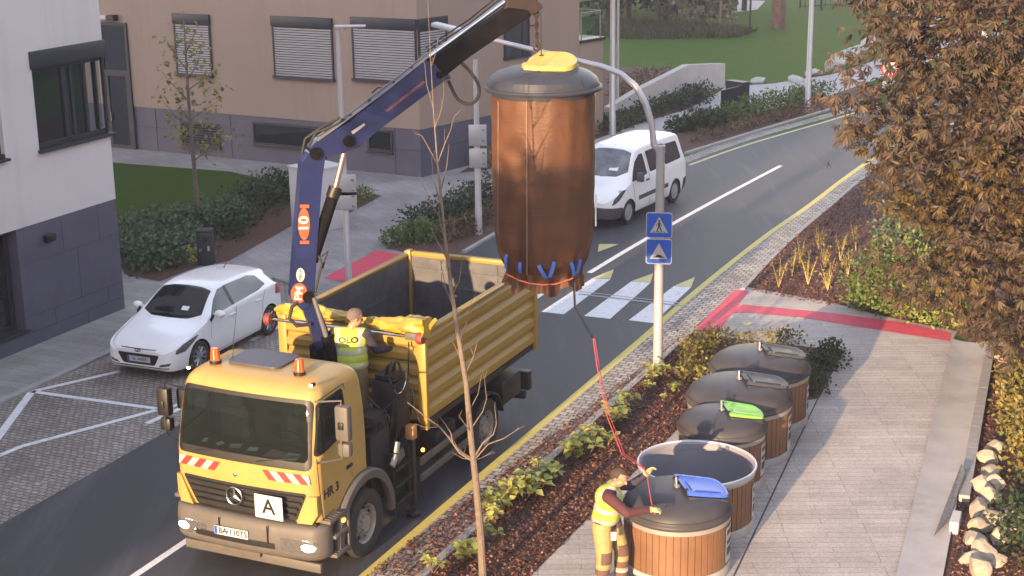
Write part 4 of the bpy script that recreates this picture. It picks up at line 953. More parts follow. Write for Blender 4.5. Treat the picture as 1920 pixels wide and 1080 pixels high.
# tipper body: floor, corrugated walls
def corr(h0, h1, n, dep):
    """profile of ribs standing out: list of (z, out)"""
    out = []; p = (h1 - h0) / n
    for k in range(n):
        z = h0 + k * p; out += [(z + .04 * p, 0), (z + .26 * p, dep), (z + .66 * p, dep), (z + .88 * p, 0)]
    return [(h0, 0)] + out + [(h1, 0)]
TX0, TX1, TZ0, TZ1 = 3.06, 7.30, 1.37, 2.77
def corr_wall(name, length, n, Mx, parent, m=MT['tip_yellow'], th=.035, dep=.05):
    bm = B(); pr = corr(0, TZ1 - TZ0 - .0, n, dep); loop = [(o, z) for z, o in pr] + [(-th, TZ1 - TZ0), (-th, 0)]
    prism(bm, loop, 0, length, Mx); return obj(name, bm, m, parent, ang=20)
tip = empty('tipper_body', (0, 0, 0)); tip.parent = TR
bm = B(); box(bm, ((TX0 + TX1) / 2, 0, TZ0 + .03), (TX1 - TX0 - .1, 2.36, .05)); obj('floor', bm, MT['tip_inside'], tip)
bm = B(); box(bm, ((TX0 + TX1) / 2, 0, TZ0 - .09), (TX1 - TX0, 1.5, .16)); box(bm, ((TX0 + TX1) / 2, -1.18, TZ0 - .03), (TX1 - TX0, .09, .09)); box(bm, ((TX0 + TX1) / 2, 1.18, TZ0 - .03), (TX1 - TX0, .09, .09)); obj('subframe', bm, MT['black_dirty'], tip)
for s in (-1, 1):
    # local: x = outward (s*y), y = z, extruded along +-x
    Mx = Matrix(((0, 0, 1, TX0 + .1), (s, 0, 0, s * 1.20), (0, 1, 0, TZ0), (0, 0, 0, 1)))
    sw = corr_wall('side_wall', TX1 - TX0 - .2, 5, Mx, tip)
    bm = B(); box(bm, ((TX0 + TX1) / 2, s * 1.155, (TZ0 + TZ1) / 2), (TX1 - TX0 - .2, .012, TZ1 - TZ0 - .06))
    for k in range(4): box(bm, ((TX0 + TX1) / 2, s * 1.146, TZ0 + .28 + k * .28), (TX1 - TX0 - .25, .012, .05))
    obj('inner_lining', bm, MT['tip_inside'], sw)
    bm = B(); box(bm, ((TX0 + TX1) / 2, s * 1.2, TZ1 + .012), (TX1 - TX0 - .2, .12, .05), bev=.012); obj('top_rail', bm, MT['tip_yellow'], sw)
    for x in (TX0 + .05, TX1 - .05):
        bm = B(); box(bm, (x, s * 1.205, (TZ0 + TZ1) / 2 - .02), (.10, .15, TZ1 - TZ0 + .16), bev=.018); obj('corner_post', bm, MT['tip_yellow'], tip)
Mx = Matrix(((-1, 0, 0, TX0 + .06), (0, 0, 1, -1.14), (0, 1, 0, TZ0), (0, 0, 0, 1)))
fw = corr_wall('front_wall', 2.28, 6, Mx, tip)
bm = B(); box(bm, (TX0 + .10, 0, (TZ0 + TZ1) / 2), (.012, 2.28, TZ1 - TZ0 - .05)); obj('inner_lining', bm, MT['tip_inside'], fw)
Mx = Matrix(((1, 0, 0, TX1 - .06), (0, 0, 1, -1.14), (0, 1, 0, TZ0), (0, 0, 0, 1)))
tg = corr_wall('tailgate', 2.28, 5, Mx, tip)
bm = B(); box(bm, (TX1 - .10, 0, (TZ0 + TZ1) / 2), (.012, 2.28, TZ1 - TZ0 - .04))
for k in range(4): box(bm, (TX1 - .112, 0, TZ0 + .26 + k * .3), (.02, 2.26, .05))
for y in (-.55, .55): box(bm, (TX1 - .115, y, (TZ0 + TZ1) / 2), (.02, .05, TZ1 - TZ0 - .1))
obj('inner_lining', bm, MT['tip_inside'], tg)
bm = B(); box(bm, (TX1 - .06, 0, TZ1 + .03), (.12, 2.5, .075), bev=.015); obj('top_rail', bm, MT['tip_yellow'], tg)
bm = B(); box(bm, (TX1 - .1, 1.16, (TZ0 + TZ1) / 2 + .05), (.14, .1, TZ1 - TZ0 + .1), bev=.02); obj('tailgate_post', bm, MT['tip_yellow'], tip)
# rolled tarpaulin on the front wall
Y = np.linspace(1.32, -1.30, 60); bm = B(); prev = None
for i, y in enumerate(Y):
    t = i / 59; r = .10 + .025 * math.sin(9 * t) + (.07 * max(0, (t - .76) / .24)) + .012 * math.sin(31 * t)
    cz = TZ1 + .075 + .05 * max(0, (t - .7) / .3) + .02 * math.sin(5 * t + 1); cx = TX0 + .12 + .05 * math.sin(4 * t); row = []
    for k in range(22):
        a = 2 * math.pi * k / 22; rr = r * (1 + .20 * math.sin(3 * a + 14 * t) + .15 * math.sin(5 * a - 23 * t) + .10 * math.sin(9 * a + 37 * t) + .06 * math.sin(13 * a - 71 * t))
        row.append(bm.verts.new((cx + 1.15 * rr * math.cos(a), y, cz + .85 * rr * math.sin(a))))
    if prev:
        for k in range(22): bm.faces.new((prev[k], prev[(k + 1) % 22], row[(k + 1) % 22], row[k]))
    else: bm.faces.new(row)
    prev = row
bm.faces.new(prev); tp = obj('tarpaulin', bm, MT['tarp'], tip, ang=50)
bm = B()
for k in range(7):           # folded end flap
    a = -.5 + k * .17; tube(bm, [(TX0 + .12, -1.22 - .01 * k, TZ1 + .10), (TX0 + .14 + .14 * math.cos(a), -1.22 - .02 * k, TZ1 + .09 + .13 * math.sin(a) + .03)], [.06, .035], 8)
obj('tarpaulin_fold', bm, MT['tarp'], tp)
bm = B(); tube(bm, [(TX0 - .06, 1.40, TZ1 - .02), (TX0 - .06, -1.2, TZ1 - .02)], .022, 8); rl = obj('roller_bar', bm, MT['chrome'], tip)
for y in (1.40, -1.24):
    bm = B(); Mx = Matrix.Rotation(R_(90), 4, 'X'); lathe(bm, [(0, -.06), (.085, -.05), (.10, 0), (.085, .05), (0, .06)], (TX0 - .06, y, TZ1 - .02), 18, Mx); obj('roller_end', bm, MT['red_dull'], rl)
bm = B(); box(bm, (TX0 - .06, -1.10, TZ1 - .0), (.12, .2, .12), bev=.02); obj('roller_gear', bm, MT['bumper'], rl)
bm = B(); tube(bm, [(TX0 - .08, -1.05, TZ1 - .1), (TX0 - .08, -1.0, 1.5)], .012, 5); obj('pull_rope', bm, MT['rust'], rl)
# mirrors
def mirror(y, q, h, w_, m, arm):
    p = tpl(q[0], q[1], y); mr = empty('wing_mirror', (0, 0, 0)); mr.parent = cab
    bm = B(); box(bm, (p.x, p.y, p.z), (.14, w_, h), bev=.04); obj('mirror_housing', bm, m, mr)
    bm = B(); box(bm, (p.x + .02, p.y, p.z - h / 2 - .13), (.13, w_ * .9, .2), bev=.04); obj('wide_angle_housing', bm, m, mr)
    bm = B(); s = 1 if y > 0 else -1
    tube(bm, [(.30, s * 1.06, p.z + h * .5 + .05), (p.x, p.y - s * .02, p.z + h * .5 + .06), (p.x - .05, p.y - s * .02, p.z), (p.x - .04, p.y - s * .02, p.z - h / 2 - .25), (.18, s * 1.12, p.z - h / 2 - .27)], .016, 6)
    obj('mirror_arm', bm, arm, mr)
    bm = B(); box(bm, (p.x - .08, p.y, p.z - .02), (.03, .08, .1), bev=.01); obj('bracket', bm, MT['black'], mr)
mirror(-1.40, (644, 793), .50, .21, MT['bumper'], MT['bumper']); mirror(1.42, (309, 752), .42, .2, MT['black'], MT['black'])
bm = B(); p = tpl(333, 745, 1.3); box(bm, (p.x + .1, 1.24, p.z - .05), (.1, .26, .3), bev=.03); obj('kerb_mirror', bm, MT['black'], cab)
# equipment between cab and tipper body
bm = B(); box(bm, (2.45, 0, 1.12), (.75, 1.2, .32), bev=.03); box(bm, (2.45, -.55, 1.4), (.5, .35, .5), bev=.03); cb = obj('crane_base', bm, MT['black_dirty'], TR)
bm = B(); box(bm, (1.95, -.98, 1.12), (.55, .22, 1.05), bev=.02); box(bm, (2.02, -.92, 1.72), (.4, .3, .32), bev=.03); obj('valve_cabinet', bm, MT['black_dirty'], TR)
bm = B(); box(bm, (2.62, -.92, 1.85), (.42, .42, .75), bev=.03); box(bm, (2.55, -.95, 2.28), (.3, .34, .08), bev=.01); ct = obj('control_stand', bm, MT['black'], TR)
bm = B()
for k in range(7): tube(bm, [(2.42 + k * .045, -.95, 2.3), (2.38 + k * .045, -1.0 - .01 * (k % 3), 2.46 + .02 * (k % 2))], .010, 5); ball(bm, (2.38 + k * .045, -1.0 - .01 * (k % 3), 2.47 + .02 * (k % 2)), .018, 8)
obj('control_lever', bm, MT['black'], ct)
bm = B()
for k in range(12):
    r0 = random.Random(k); x = 1.75 + .1 * k; P = [(x, -.75 - .2 * r0.random(), 2.1 - .5 * r0.random()), (x + .1, -1.05 - .08 * r0.random(), 1.7 + .3 * r0.random()), (x + .2 * r0.random(), -1.0, 1.2 + .3 * r0.random()), (x + .1, -.8, .95)]
    tube(bm, [Vector(p) for p in np.array([[*sm([(a[0], a[1]), (b[0], b[1])], 1)[0], a[2]] for a, b in zip(P, P[1:] + [P[-1]])])], .02, 6)
Pl = [(2.48 + .17 * math.cos(a), -1.08, 2.33 + .19 * math.sin(a)) for a in np.linspace(0, 2 * math.pi, 24)]; tube(bm, Pl, .016, 6, caps=False)
obj('hose', bm, MT['rubber'], TR)
bm = B(); tube(bm, [(2.50 + .20 * math.cos(a), -1.14, 2.25 + .2 * math.sin(a)) for a in np.linspace(-2.6, .6, 14)], .008, 5); tube(bm, [(2.95, -1.1, 1.95), (2.86, -1.16, 1.7), (2.98, -1.18, 1.45)], .012, 5); obj('steel_hose', bm, MT['chrome'], TR)
for c_, sz, mm, rr in (((2.2, -1.22, 1.32), (.10, .04, .16), 'sticker', .4), ((2.28, -1.22, 1.16), (.22, .04, .16), 'bumper', -.3), ((2.12, -1.21, 1.14), (.1, .05, .18), 'reflect', .8)):
    bm = B(); box(bm, c_, sz, Matrix.Rotation(rr, 3, 'Y'), bev=.008); obj('document_tray', bm, MT[mm], TR)
bm = B()
for z in (.45, .72, .98): box(bm, (2.36, -1.16, z), (.5, .16, .04))
for x in (2.12, 2.6): box(bm, (x, -1.16, .75), (.04, .08, .95))
obj('access_ladder', bm, MT['black_dirty'], TR)
for s in (-1, 1):
    bm = B(); box(bm, (2.74, s * 1.17, .80), (.09, .09, 1.25), bev=.01); tube(bm, [(2.74, s * 1.17, .2), (2.74, s * 1.17, .09)], .035, 8); lathe(bm, [(0, .0), (.11, 0), (.11, .03), (.03, .06)], (2.74, s * 1.17, .03), 14); ol = obj('outrigger', bm, MT['black_dirty'], TR)
    bm = B(); box(bm, (2.74, s * 1.17, 1.36), (.13, .14, .22), bev=.015); obj('outrigger_head', bm, MT['leg_orange'] if 'leg_orange' in MT else MT['rust'], ol)
bm = B(); box(bm, (2.74, 0, .95), (.18, 2.3, .2)); obj('outrigger_beam', bm, MT['black_dirty'], TR)
bm = B(); ball(bm, (3.0, -1.22, .98), .03, 8); obj('side_marker', bm, MT['amber_lamp'], TR)
# ---- crane: a vertical plane through its column and its tip
cb0 = onpl(600, 640, ST(15.8 + 2.5, 0), AX); ctip = atd(1010, 30, 22.2); cdv = (ctip - cb0); cdv.z = 0; cdv.normalize(); cnn = cdv.cross(UP)
CM = M3(cb0, cdv, UP)     # local x along, y up (z of world), z towards the viewer
def cp(px, py): 
    p = onpl(px, py, cb0, cnn) - cb0; return (p.dot(cdv), p.z)
def cprism(name, pts, th, m, parent, off=0, bev=.012):
    bm = B(); prism(bm, [cp(*q) for q in pts], off - th / 2, th, CM)
    if bev: bmesh.ops.bevel(bm, geom=bm.edges[:], offset=bev, segments=1, affect='EDGES')
    return obj(name, bm, m, parent, ang=20, world=True)
def cpt(px, py, off=0): x, y = cp(px, py); return CM @ Vector((x, y, off))
def ctube(bm, pts, r, off=0, n=10): tube(bm, [cpt(a[0], a[1], a[2] if len(a) > 2 else off) for a in pts], r, n)
bm = B(); q = cpt(606, 660); tube(bm, [Vector((q.x, q.y, 1.25)), Vector((q.x, q.y, q.z + .1))], .2, 16); obj('crane_column', bm, MT['crane_dark'], TR, world=True)
lo = cprism('crane_foot', [(557, 556), (584, 544), (602, 588), (632, 664), (596, 668), (577, 606)], .24, MT['crane_blue'], TR)
ms = cprism('crane_mast', [(562, 302), (574, 284), (592, 276), (607, 290), (601, 330), (586, 545), (576, 574), (563, 578), (543, 556), (545, 530)], .28, MT['crane_blue'], TR)
bo = cprism('crane_boom', [(577, 276), (590, 262), (648, 229), (796, 112), (810, 117), (834, 146), (704, 243), (672, 272), (640, 284), (592, 296)], .26, MT['crane_blue'], TR)
ib = cprism('boom_extension', [(790, 122), (949, 13), (986, 18), (992, 28), (880, 103), (826, 146)], .20, MT['crane_dark'], TR)
cprism('boom_tip', [(944, 20), (950, -2), (985, -8), (1012, 6), (1016, 14), (1002, 24), (990, 30)], .14, MT['rust'], ib)
bm = B(); ctube(bm, [(802, 108), (946, 3)], .035, .02, 12); obj('piston_rod', bm, MT['chrome'], ib, world=True)
bm = B(); ctube(bm, [(600, 256), (700, 188), (802, 108)], .045, .0, 12); obj('extension_cylinder', bm, MT['crane_dark'], bo, world=True)
bm = B()
for dy, o_ in ((-3, .10), (-6, .05), (-1, .14)): ctube(bm, [(592, 262 + dy), (648, 222 + dy), (720, 168 + dy), (800, 104 + dy)], .013, o_, 6)
obj('hydraulic_pipe', bm, MT['steel'], bo, world=True)
bm = B()
for i_, dy in enumerate((-14, -9)): ctube(bm, [(800, 104 + dy), (880, 52 + dy), (940, 4 + dy)], .012, .08 * i_ - .04, 6)
for q in ((690, 186), (735, 152), (770, 126), (640, 222), (655, 214)): ball(bm, cpt(q[0], q[1] + 1, .10), .03, 8)
obj('hydraulic_pipe', bm, MT['black'], bo, world=True)
bm = B(); ctube(bm, [(700, 176, -.1), (712, 166, -.1), (722, 166, -.05), (714, 176, 0)], .012, n=6); ctube(bm, [(577, 272, .1), (590, 246, .1), (615, 238, .1), (660, 216, .1)], .02, n=6); ctube(bm, [(568, 290, -.08), (574, 262, -.08), (600, 244, -.08), (640, 222, -.08)], .02, n=6); obj('hydraulic_hose', bm, MT['rubber'], bo, world=True)
for q, r_ in (((650, 262), .085), ((589, 285), .09), ((575, 552), .09), ((820, 138), .05)):
    bm = B(); a = cpt(q[0], q[1], -.17); b = cpt(q[0], q[1], .17); tube(bm, [a, b], r_, 16); tube(bm, [cpt(q[0], q[1], .17), cpt(q[0], q[1], .19)], r_ * .5, 10); obj('pivot_pin', bm, MT['crane_dark'], bo, world=True)
cy = B(); ctube(cy, [(584, 488), (590, 470), (628, 350)], .088, .05, 16); cyo = obj('lift_cylinder', cy, MT['crane_dark'], ms, world=True)
bm = B(); ctube(bm, [(627, 353), (647, 272)], .042, .05, 12); obj('piston_rod', bm, MT['rodgrey'] if 'rodgrey' in MT else MT['steel'], cyo, world=True)
bm = B(); ctube(bm, [(628, 350), (622, 368)], .098, .05, 16); ctube(bm, [(584, 488), (578, 500)], .07, .05, 12); obj('cylinder_gland', bm, MT['black'], cyo, world=True)
bm = B(); ctube(bm, [(584, 552), (612, 640)], .036, .16, 12); obj('piston_rod', bm, MT['steel'], lo, world=True)
bm = B(); ctube(bm, [(608, 625), (628, 690)], .085, .16, 14); obj('foot_cylinder', bm, MT['crane_dark'], lo, world=True)
bm = B(); ctube(bm, [(556, 560, .12), (543, 570, .18), (538, 590, .2), (552, 604, .2), (578, 602, .16)], .028, n=8); ctube(bm, [(592, 470, .1), (600, 490, .14), (594, 515, .14), (588, 545, .12)], .018, n=6); ctube(bm, [(600, 478, .1), (612, 468, .1), (602, 500, .1)], .014, n=6); obj('hydraulic_hose', bm, MT['rubber'], ms, world=True)
bm = B(); P = [(838, 150), (846, 168), (856, 185), (872, 193), (886, 190), (895, 176), (894, 158), (886, 143), (872, 126), (862, 116)]; ctube(bm, sm(P, 4), .026, .08, 8); obj('hose_loop', bm, MT['rubber'], ib, world=True)
# stickers on the mast and boom
mo = .142
def cdisc(name, q, rx, ry, m, parent, off, ang=0):
    x, y = cp(*q); Mx = CM @ Matrix.Translation((x, y, off)) @ Matrix.Rotation(ang, 4, 'Z'); bm = B(); prism(bm, disc(1, 28, rx, ry), 0, .004, Mx); o = obj(name, bm, m, parent, ang=0, world=True); return o, Mx
TM = lambda q, off, a: CM @ Matrix.Translation((*cp(*q), off)) @ Matrix.Rotation(a, 4, 'Z')
lean = R_(87)
o_, Mx = cdisc('number_sticker', (566.5, 416), .085, .235, MT['orange'], ms, mo, R_(-2)); text('digits', '10', .19, TM((566.5, 416), mo + .006, lean), MT['white'], o_, world=True, bold=.006, sx=1.25)
for yy in (383, 450): cprism('sticker_bar', [(559, yy - 3), (576, yy - 3), (576, yy + 3), (559, yy + 3)], .004, MT['orange'], o_, off=mo + .002, bev=0)
o_, Mx = cdisc('maker_sticker', (560, 511), .062, .105, MT['white'], ms, mo, R_(-2)); text('letters', 'MECA', .062, TM((560, 511), mo + .006, lean), MT['anthracite'], o_, world=True)
o_, Mx = cdisc('round_sticker', (557, 545), .118, .15, MT['orange'], ms, mo, R_(-6)); text('letters', 'PM', .15, TM((557, 545), mo + .006, R_(80)), MT['white'], o_, world=True, bold=.006, sx=1.1)
ba = math.atan2(cp(790, 150)[1] - cp(720, 200)[1], cp(790, 150)[0] - cp(720, 200)[0])
text('boom_lettering', 'TRATTENERSI', .095, TM((752, 176), .134, ba), MT['orange'], bo, world=True, sx=1.15) if False else cprism('boom_lettering', [(718, 204), (722, 208), (794, 152), (790, 149)], .004, MT['orange_worn'] if 'orange_worn' in MT else MT['orange'], bo, off=.133, bev=0)
cprism('boom_sticker', [(655, 244), (658, 249), (681, 232), (679, 228)], .004, MT['reflect'], bo, off=.133, bev=0)
# hook and chain at the boom tip
bm = B(); top = cpt(1006, 20)
for k in range(5):
    c_ = Vector((top.x, top.y, top.z - .06 - .075 * k)); rz = Matrix.Rotation(R_(90 * (k % 2) + 20), 3, 'Z')
    tube(bm, [c_ + rz @ Vector((.026 * math.cos(a), 0, .05 * math.sin(a))) for a in np.linspace(0, 2 * math.pi, 13)], .011, 6, caps=False)
ball(bm, (top.x, top.y, top.z - .05), .05, 10, (1, .6, 1.1))
hk = [(0, -.40), (0, -.46), (.04, -.50), (.045, -.55), (.0, -.585), (-.045, -.56), (-.045, -.53)]
tube(bm, [Vector((top.x + a, top.y, top.z + b)) for a, b in hk], [.02, .022, .024, .026, .024, .018, .008], 8)
obj('chain_hook', bm, MT['rust'], ib, world=True)
# ================================================================ cars: lofted shells cut into exact panels
def car_shell(L, st, nx=110, npt=8):
    """st: dict of key stations x -> list of half-section control values; sections run from the floor centre to the roof centre"""
    keys = sorted(st); n = len(st[keys[0]]); bm = B(); rows = []
    tt = np.linspace(0, 1, nx); xs = sorted(set(list(L * (.5 - .5 * np.cos(np.pi * tt)) * .5 + L * tt * .5)))
    for x in xs:
        P = [(pchip(keys, [st[k][i][0] for k in keys], x), pchip(keys, [st[k][i][1] for k in keys], x)) for i in range(n)]
        pts = []
        for i in range(n - 1):
            a, b, c, d = P[max(i - 1, 0)], P[i], P[i + 1], P[min(i + 2, n - 1)]
            for k in range(npt):
                t = k / npt; f = lambda j: .5 * (2 * b[j] + (c[j] - a[j]) * t * .8 + (2 * a[j] * .8 - 2 * b[j] * (1.5 - .4) + 0) * 0 + 0)
                # cardinal spline, tension .35
                s_ = .32; m1 = ((c[0] - a[0]) * s_, (c[1] - a[1]) * s_); m2 = ((d[0] - b[0]) * s_, (d[1] - b[1]) * s_)
                h = (2 * t**3 - 3 * t**2 + 1, t**3 - 2 * t**2 + t, -2 * t**3 + 3 * t**2, t**3 - t**2)
                pts.append((h[0] * b[0] + h[1] * m1[0] + h[2] * c[0] + h[3] * m2[0], h[0] * b[1] + h[1] * m1[1] + h[2] * c[1] + h[3] * m2[1]))
        pts.append(P[-1])
        full = [(y, z) for y, z in pts] + [(-y, z) for y, z in pts[::-1][1:-1]]
        rows.append([bm.verts.new((x, y, z)) for y, z in full])
    m = len(rows[0])
    for a, b in zip(rows, rows[1:]):
        for k in range(m): bm.faces.new((a[k], a[(k + 1) % m], b[(k + 1) % m], b[k]))
    for r in (rows[0], rows[-1]):
        # close the ends with a strip mesh
        h = m // 2
        for k in range(h): 
            q = [r[k], r[k + 1], r[(m - k - 1) % m], r[(m - k) % m]]
            q2 = []
            for v in q:
                if v not in q2: q2.append(v)
            if len(q2) >= 3:
                try: bm.faces.new(q2)
                except ValueError: pass
    bmesh.ops.remove_doubles(bm, verts=bm.verts, dist=1e-5)
    bmesh.ops.recalc_face_normals(bm, faces=bm.faces)
    return bm
def sec(w, zb, zs, zw, zt, wr, flat=.75, zroofedge=None, wbelt=None):
    """w widest half width, zb floor, zs sill, zw belt, zt top, wr half width of the roof edge"""
    ze = zroofedge if zroofedge is not None else zt - .07
    wb_ = wbelt if wbelt is not None else w * .96
    return [(0, zb), (w * .86, zb), (w * .965, zb + .07), (w, zs), (w * .985, zs + (zw - zs) * .7), (wb_, zw), (wr + (wb_ - wr) * .12, zw + (ze - zw) * .86) if ze - zw > .1 else ((wb_ + wr) / 2, (zw + ze) / 2), (wr * .93, ze + (zt - ze) * .55), (wr * .55, zt - (zt - ze) * .10), (0, zt)]
def wheel_arch(bm, lay, x, R, tagv):
    P = [(x + R * math.cos(R_(a)), .31 + R * math.sin(R_(a))) for a in range(-30, 211, 10)]
    for s in (-1, 1): cut_region(bm, P, (0, 2), lambda f: abs(f.normal.y) > .25 and abs(f.calc_center_median().y) > .5 or f.calc_center_median().z < .3 and abs(f.calc_center_median().y) > .55, tagv, lay)
def arch_liner(root, x, R, w):
    bm = B()
    for s in (-1, 1):
        prev = None
        for a in range(-20, 201, 10):
            row = [bm.verts.new((x + R * math.cos(R_(a)), s * y, .31 + R * math.sin(R_(a)))) for y in (w - .012, w - .35)]
            if prev: bm.faces.new((prev[0], prev[1], row[1], row[0]))
            prev = row
        vs_ = [bm.verts.new((x + R * math.cos(R_(a)), s * (w - .35), .31 + R * math.sin(R_(a)))) for a in range(-20, 201, 10)]; bm.faces.new(vs_)
    return obj('arch_liner', bm, MT['car_black'], root, ang=0)
# ---- white hatchback
hp = G(371.8, 669.4, .31); hrp = G(500.7, 602, .31); hd = Vector((hrp.x - hp.x, hrp.y - hp.y, 0)).normalized()
hn = Vector((-hd.y, hd.x, 0))       # towards the car's far side (image left)
orig = hp - hd * .80 + hn * .80; orig.z = .012
HC = empty('parked_car', orig, math.atan2(hd.y, hd.x), 'white five-door hatchback parked on the cobbled bay beside the building', 'car')
st = {0.0: sec(.56, .26, .40, .56, .62, .46), .06: sec(.70, .21, .42, .60, .67, .58), .18: sec(.79, .19, .44, .66, .735, .66), .45: sec(.845, .18, .46, .74, .83, .73), .8: sec(.86, .18, .47, .83, .90, .78),
      1.08: sec(.863, .18, .47, .90, .965, .78, zroofedge=.935), 1.3: sec(.865, .18, .47, .925, 1.13, .735, zroofedge=1.06), 1.6: sec(.865, .18, .47, .945, 1.335, .655, zroofedge=1.24), 1.82: sec(.865, .18, .47, .955, 1.43, .615, zroofedge=1.345), 2.2: sec(.865, .18, .47, .975, 1.468, .60, zroofedge=1.392),
      2.8: sec(.867, .18, .48, 1.005, 1.460, .595, zroofedge=1.38), 3.3: sec(.865, .19, .50, 1.03, 1.42, .575, zroofedge=1.335), 3.62: sec(.85, .21, .52, 1.04, 1.365, .55, zroofedge=1.28), 3.74: sec(.83, .23, .52, 1.02, 1.24, .55, zroofedge=1.16), 3.88: sec(.80, .25, .52, .95, 1.02, .56), 3.98: sec(.76, .28, .52, .80, .86, .60), 4.03: sec(.68, .32, .50, .66, .72, .55)}
bm = car_shell(4.03, st); lay = bm.faces.layers.int.new('t'); bm.normal_update()
SW = lambda s: (lambda f: f.normal.y * s > .35 and f.calc_center_median().z > .85)
for s in (-1, 1):
    cut_region(bm, rpoly([(1.30, .965), (2.06, 1.0), (2.06, 1.375), (1.86, 1.36), (1.62, 1.22)], .03), (0, 2), SW(s), 1, lay)
    cut_region(bm, rpoly([(2.14, 1.005), (3.02, 1.045), (3.36, 1.10), (3.22, 1.30), (2.95, 1.365), (2.14, 1.38)], .035), (0, 2), SW(s), 1, lay)
    cut_region(bm, rpoly([(2.055, 1.0), (2.145, 1.005), (2.145, 1.38), (2.055, 1.375)], .004), (0, 2), SW(s), 4, lay)
    cut_region(bm, rpoly([(.13, .545), (.36, .555), (.80, .745), (.77, .77), (.34, .70), (.16, .62)], .02), (0, 2), lambda f, s=s: f.calc_center_median().y * s > .38 and f.normal.y * s > .05, 2, lay)
    cut_region(bm, rpoly([(3.62, .82), (3.98, .74), (3.95, 1.0), (3.70, 1.03)], .03), (0, 2), lambda f, s=s: f.calc_center_median().y * s > .45 and f.normal.y * s > .1, 6, lay)
cut_region(bm, rpoly([(1.04, 0), (1.06, .40), (1.19, .67), (1.72, .565), (1.77, .3), (1.78, 0), (1.77, -.3), (1.72, -.565), (1.19, -.67), (1.06, -.40)], .02), (0, 1), lambda f: f.normal.z > .25 and f.calc_center_median().x < 1.95, 3, lay)
cut_region(bm, rpoly([(-.50, 1.04), (.50, 1.04), (.45, 1.28), (-.45, 1.28)], .05), (1, 2), lambda f: f.normal.x > .2 and f.calc_center_median().x > 3.5, 3, lay)
cut_region(bm, rpoly([(-.48, .53), (.48, .53), (.36, .315), (-.36, .315)], .05), (1, 2), lambda f: f.normal.x < -.25 and f.calc_center_median().x < .3, 5, lay)
cut_region(bm, [(-.66, .265), (.66, .265), (.66, .287), (-.66, .287)], (1, 2), lambda f: f.normal.x < -.25 and f.calc_center_median().x < .4, 5, lay)
cut_region(bm, [(-.40, .618), (.40, .618), (.40, .632), (-.40, .632)], (1, 2), lambda f: f.normal.x < -.1 and f.calc_center_median().x < .3, 5, lay)
for s in (-1, 1): cut_region(bm, rpoly([(s * .44, .30), (s * .66, .33), (s * .70, .39), (s * .50, .355)], .015), (1, 2), lambda f: f.normal.x < -.2 and f.calc_center_median().x < .5, 7, lay)
wheel_arch(bm, lay, .80, .355, 9); wheel_arch(bm, lay, 3.37, .355, 9)
bm.verts.index_update()
body = split_obj('car_body', bm, lay, 0, MT['car_white'], HC)
for nm, tv, mm, ps in (('side_window', 1, 'glass_dark', -.004), ('headlight', 2, 'hl_car', .002), ('windscreen', 3, 'glass_dark', -.003), ('door_pillar', 4, 'car_black', 0), ('grille', 5, 'car_black', -.006), ('tail_light', 6, 'tail_red', .003), ('fog_light', 7, 'hl_glass', .002)):
    split_obj(nm, bm, lay, tv, MT.get(mm, MT['hl_glass']), HC, push=ps)
bm.free(); arch_liner(HC, .80, .36, .855); arch_liner(HC, 3.37, .36, .855)
bm = B(); box(bm, (2.0, 0, .24), (3.6, 1.25, .12)); obj('floor_pan', bm, MT['car_black'], HC)
for x in (.80, 3.37):
    for s in (-1, 1): wheel(HC, (x, s * .765, .31), .31, .195, .215, s, 'alloy')
for s in (-1, 1):
    bm = B(); ball(bm, (1.38, s * .965, 1.02), .1, 16, (.75, 1.15, .8)); tube(bm, [(1.40, s * .82, .985), (1.40, s * .93, 1.0)], .03, 8); mi = obj('door_mirror', bm, MT['car_white'], HC)
    bm = B(); box(bm, (1.27, s * .862, .965), (.14, .012, .07), Matrix.Rotation(R_(-32), 3, 'Y')); obj('mirror_base', bm, MT['car_black'], mi)
    for x in (1.98, 2.93):
        bm = B(); box(bm, (x, s * .872, .845 + .02 * (x > 2)), (.2, .03, .032), bev=.01); obj('door_handle', bm, MT['car_white'], HC)
    bm = B()
    for P in ([(1.22, .26), (1.20, .62), (1.27, .93)], [(2.10, .22), (2.10, .98)], [(3.06, .50), (3.10, .80), (3.24, 1.03)], [(1.22, .26), (2.95, .26), (3.06, .5)]):
        tube(bm, [(x, s * (.8665 if .4 < z < .9 else (.84 if z <= .4 else .852)), z) for x, z in P], .0035, 4)
    obj('door_seam', bm, MT['seam_grey'] if 'seam_grey' in MT else MT['car_black'], HC)
Mx = M3((-.012, 0, .43), (0, -1, 0), (0, 0, 1)); Mx = M3((.022, 0, .415), (0, -1, 0), (0, 0, 1)); bm = B(); prism(bm, rrect(.52, .11, .01), 0, .02, Mx); pl_ = obj('number_plate', bm, MT['plate'], HC, ang=0)
bm = B(); prism(bm, [(-.255, -.05), (-.215, -.05), (-.215, .05), (-.255, .05)], .02, .002, Mx); obj('country_band', bm, MT['plate_blue'], pl_, ang=0)
text('plate_text', 'BL 408BS', .085, Mx @ Matrix.Translation((.02, 0, .022)), MT['black'], pl_, ext=.001)
bm = B(); Mx = M3((.0, 0, .60), (0, -1, 0), (.25, 0, 1)); tube(bm, [Mx @ Vector((.062 * math.cos(a), .032 * math.sin(a), .012)) for a in np.linspace(0, 2 * math.pi, 21)], .008, 6, caps=False); tube(bm, [Mx @ Vector((-.025, -.022, .012)), Mx @ Vector((.025, .022, .012))], .008, 6); obj('badge', bm, MT['anthracite'], HC)
bm = B(); tube(bm, [(3.05, 0, 1.45), (3.18, 0, 1.56)], [.012, .006], 6); obj('aerial', bm, MT['car_black'], HC)
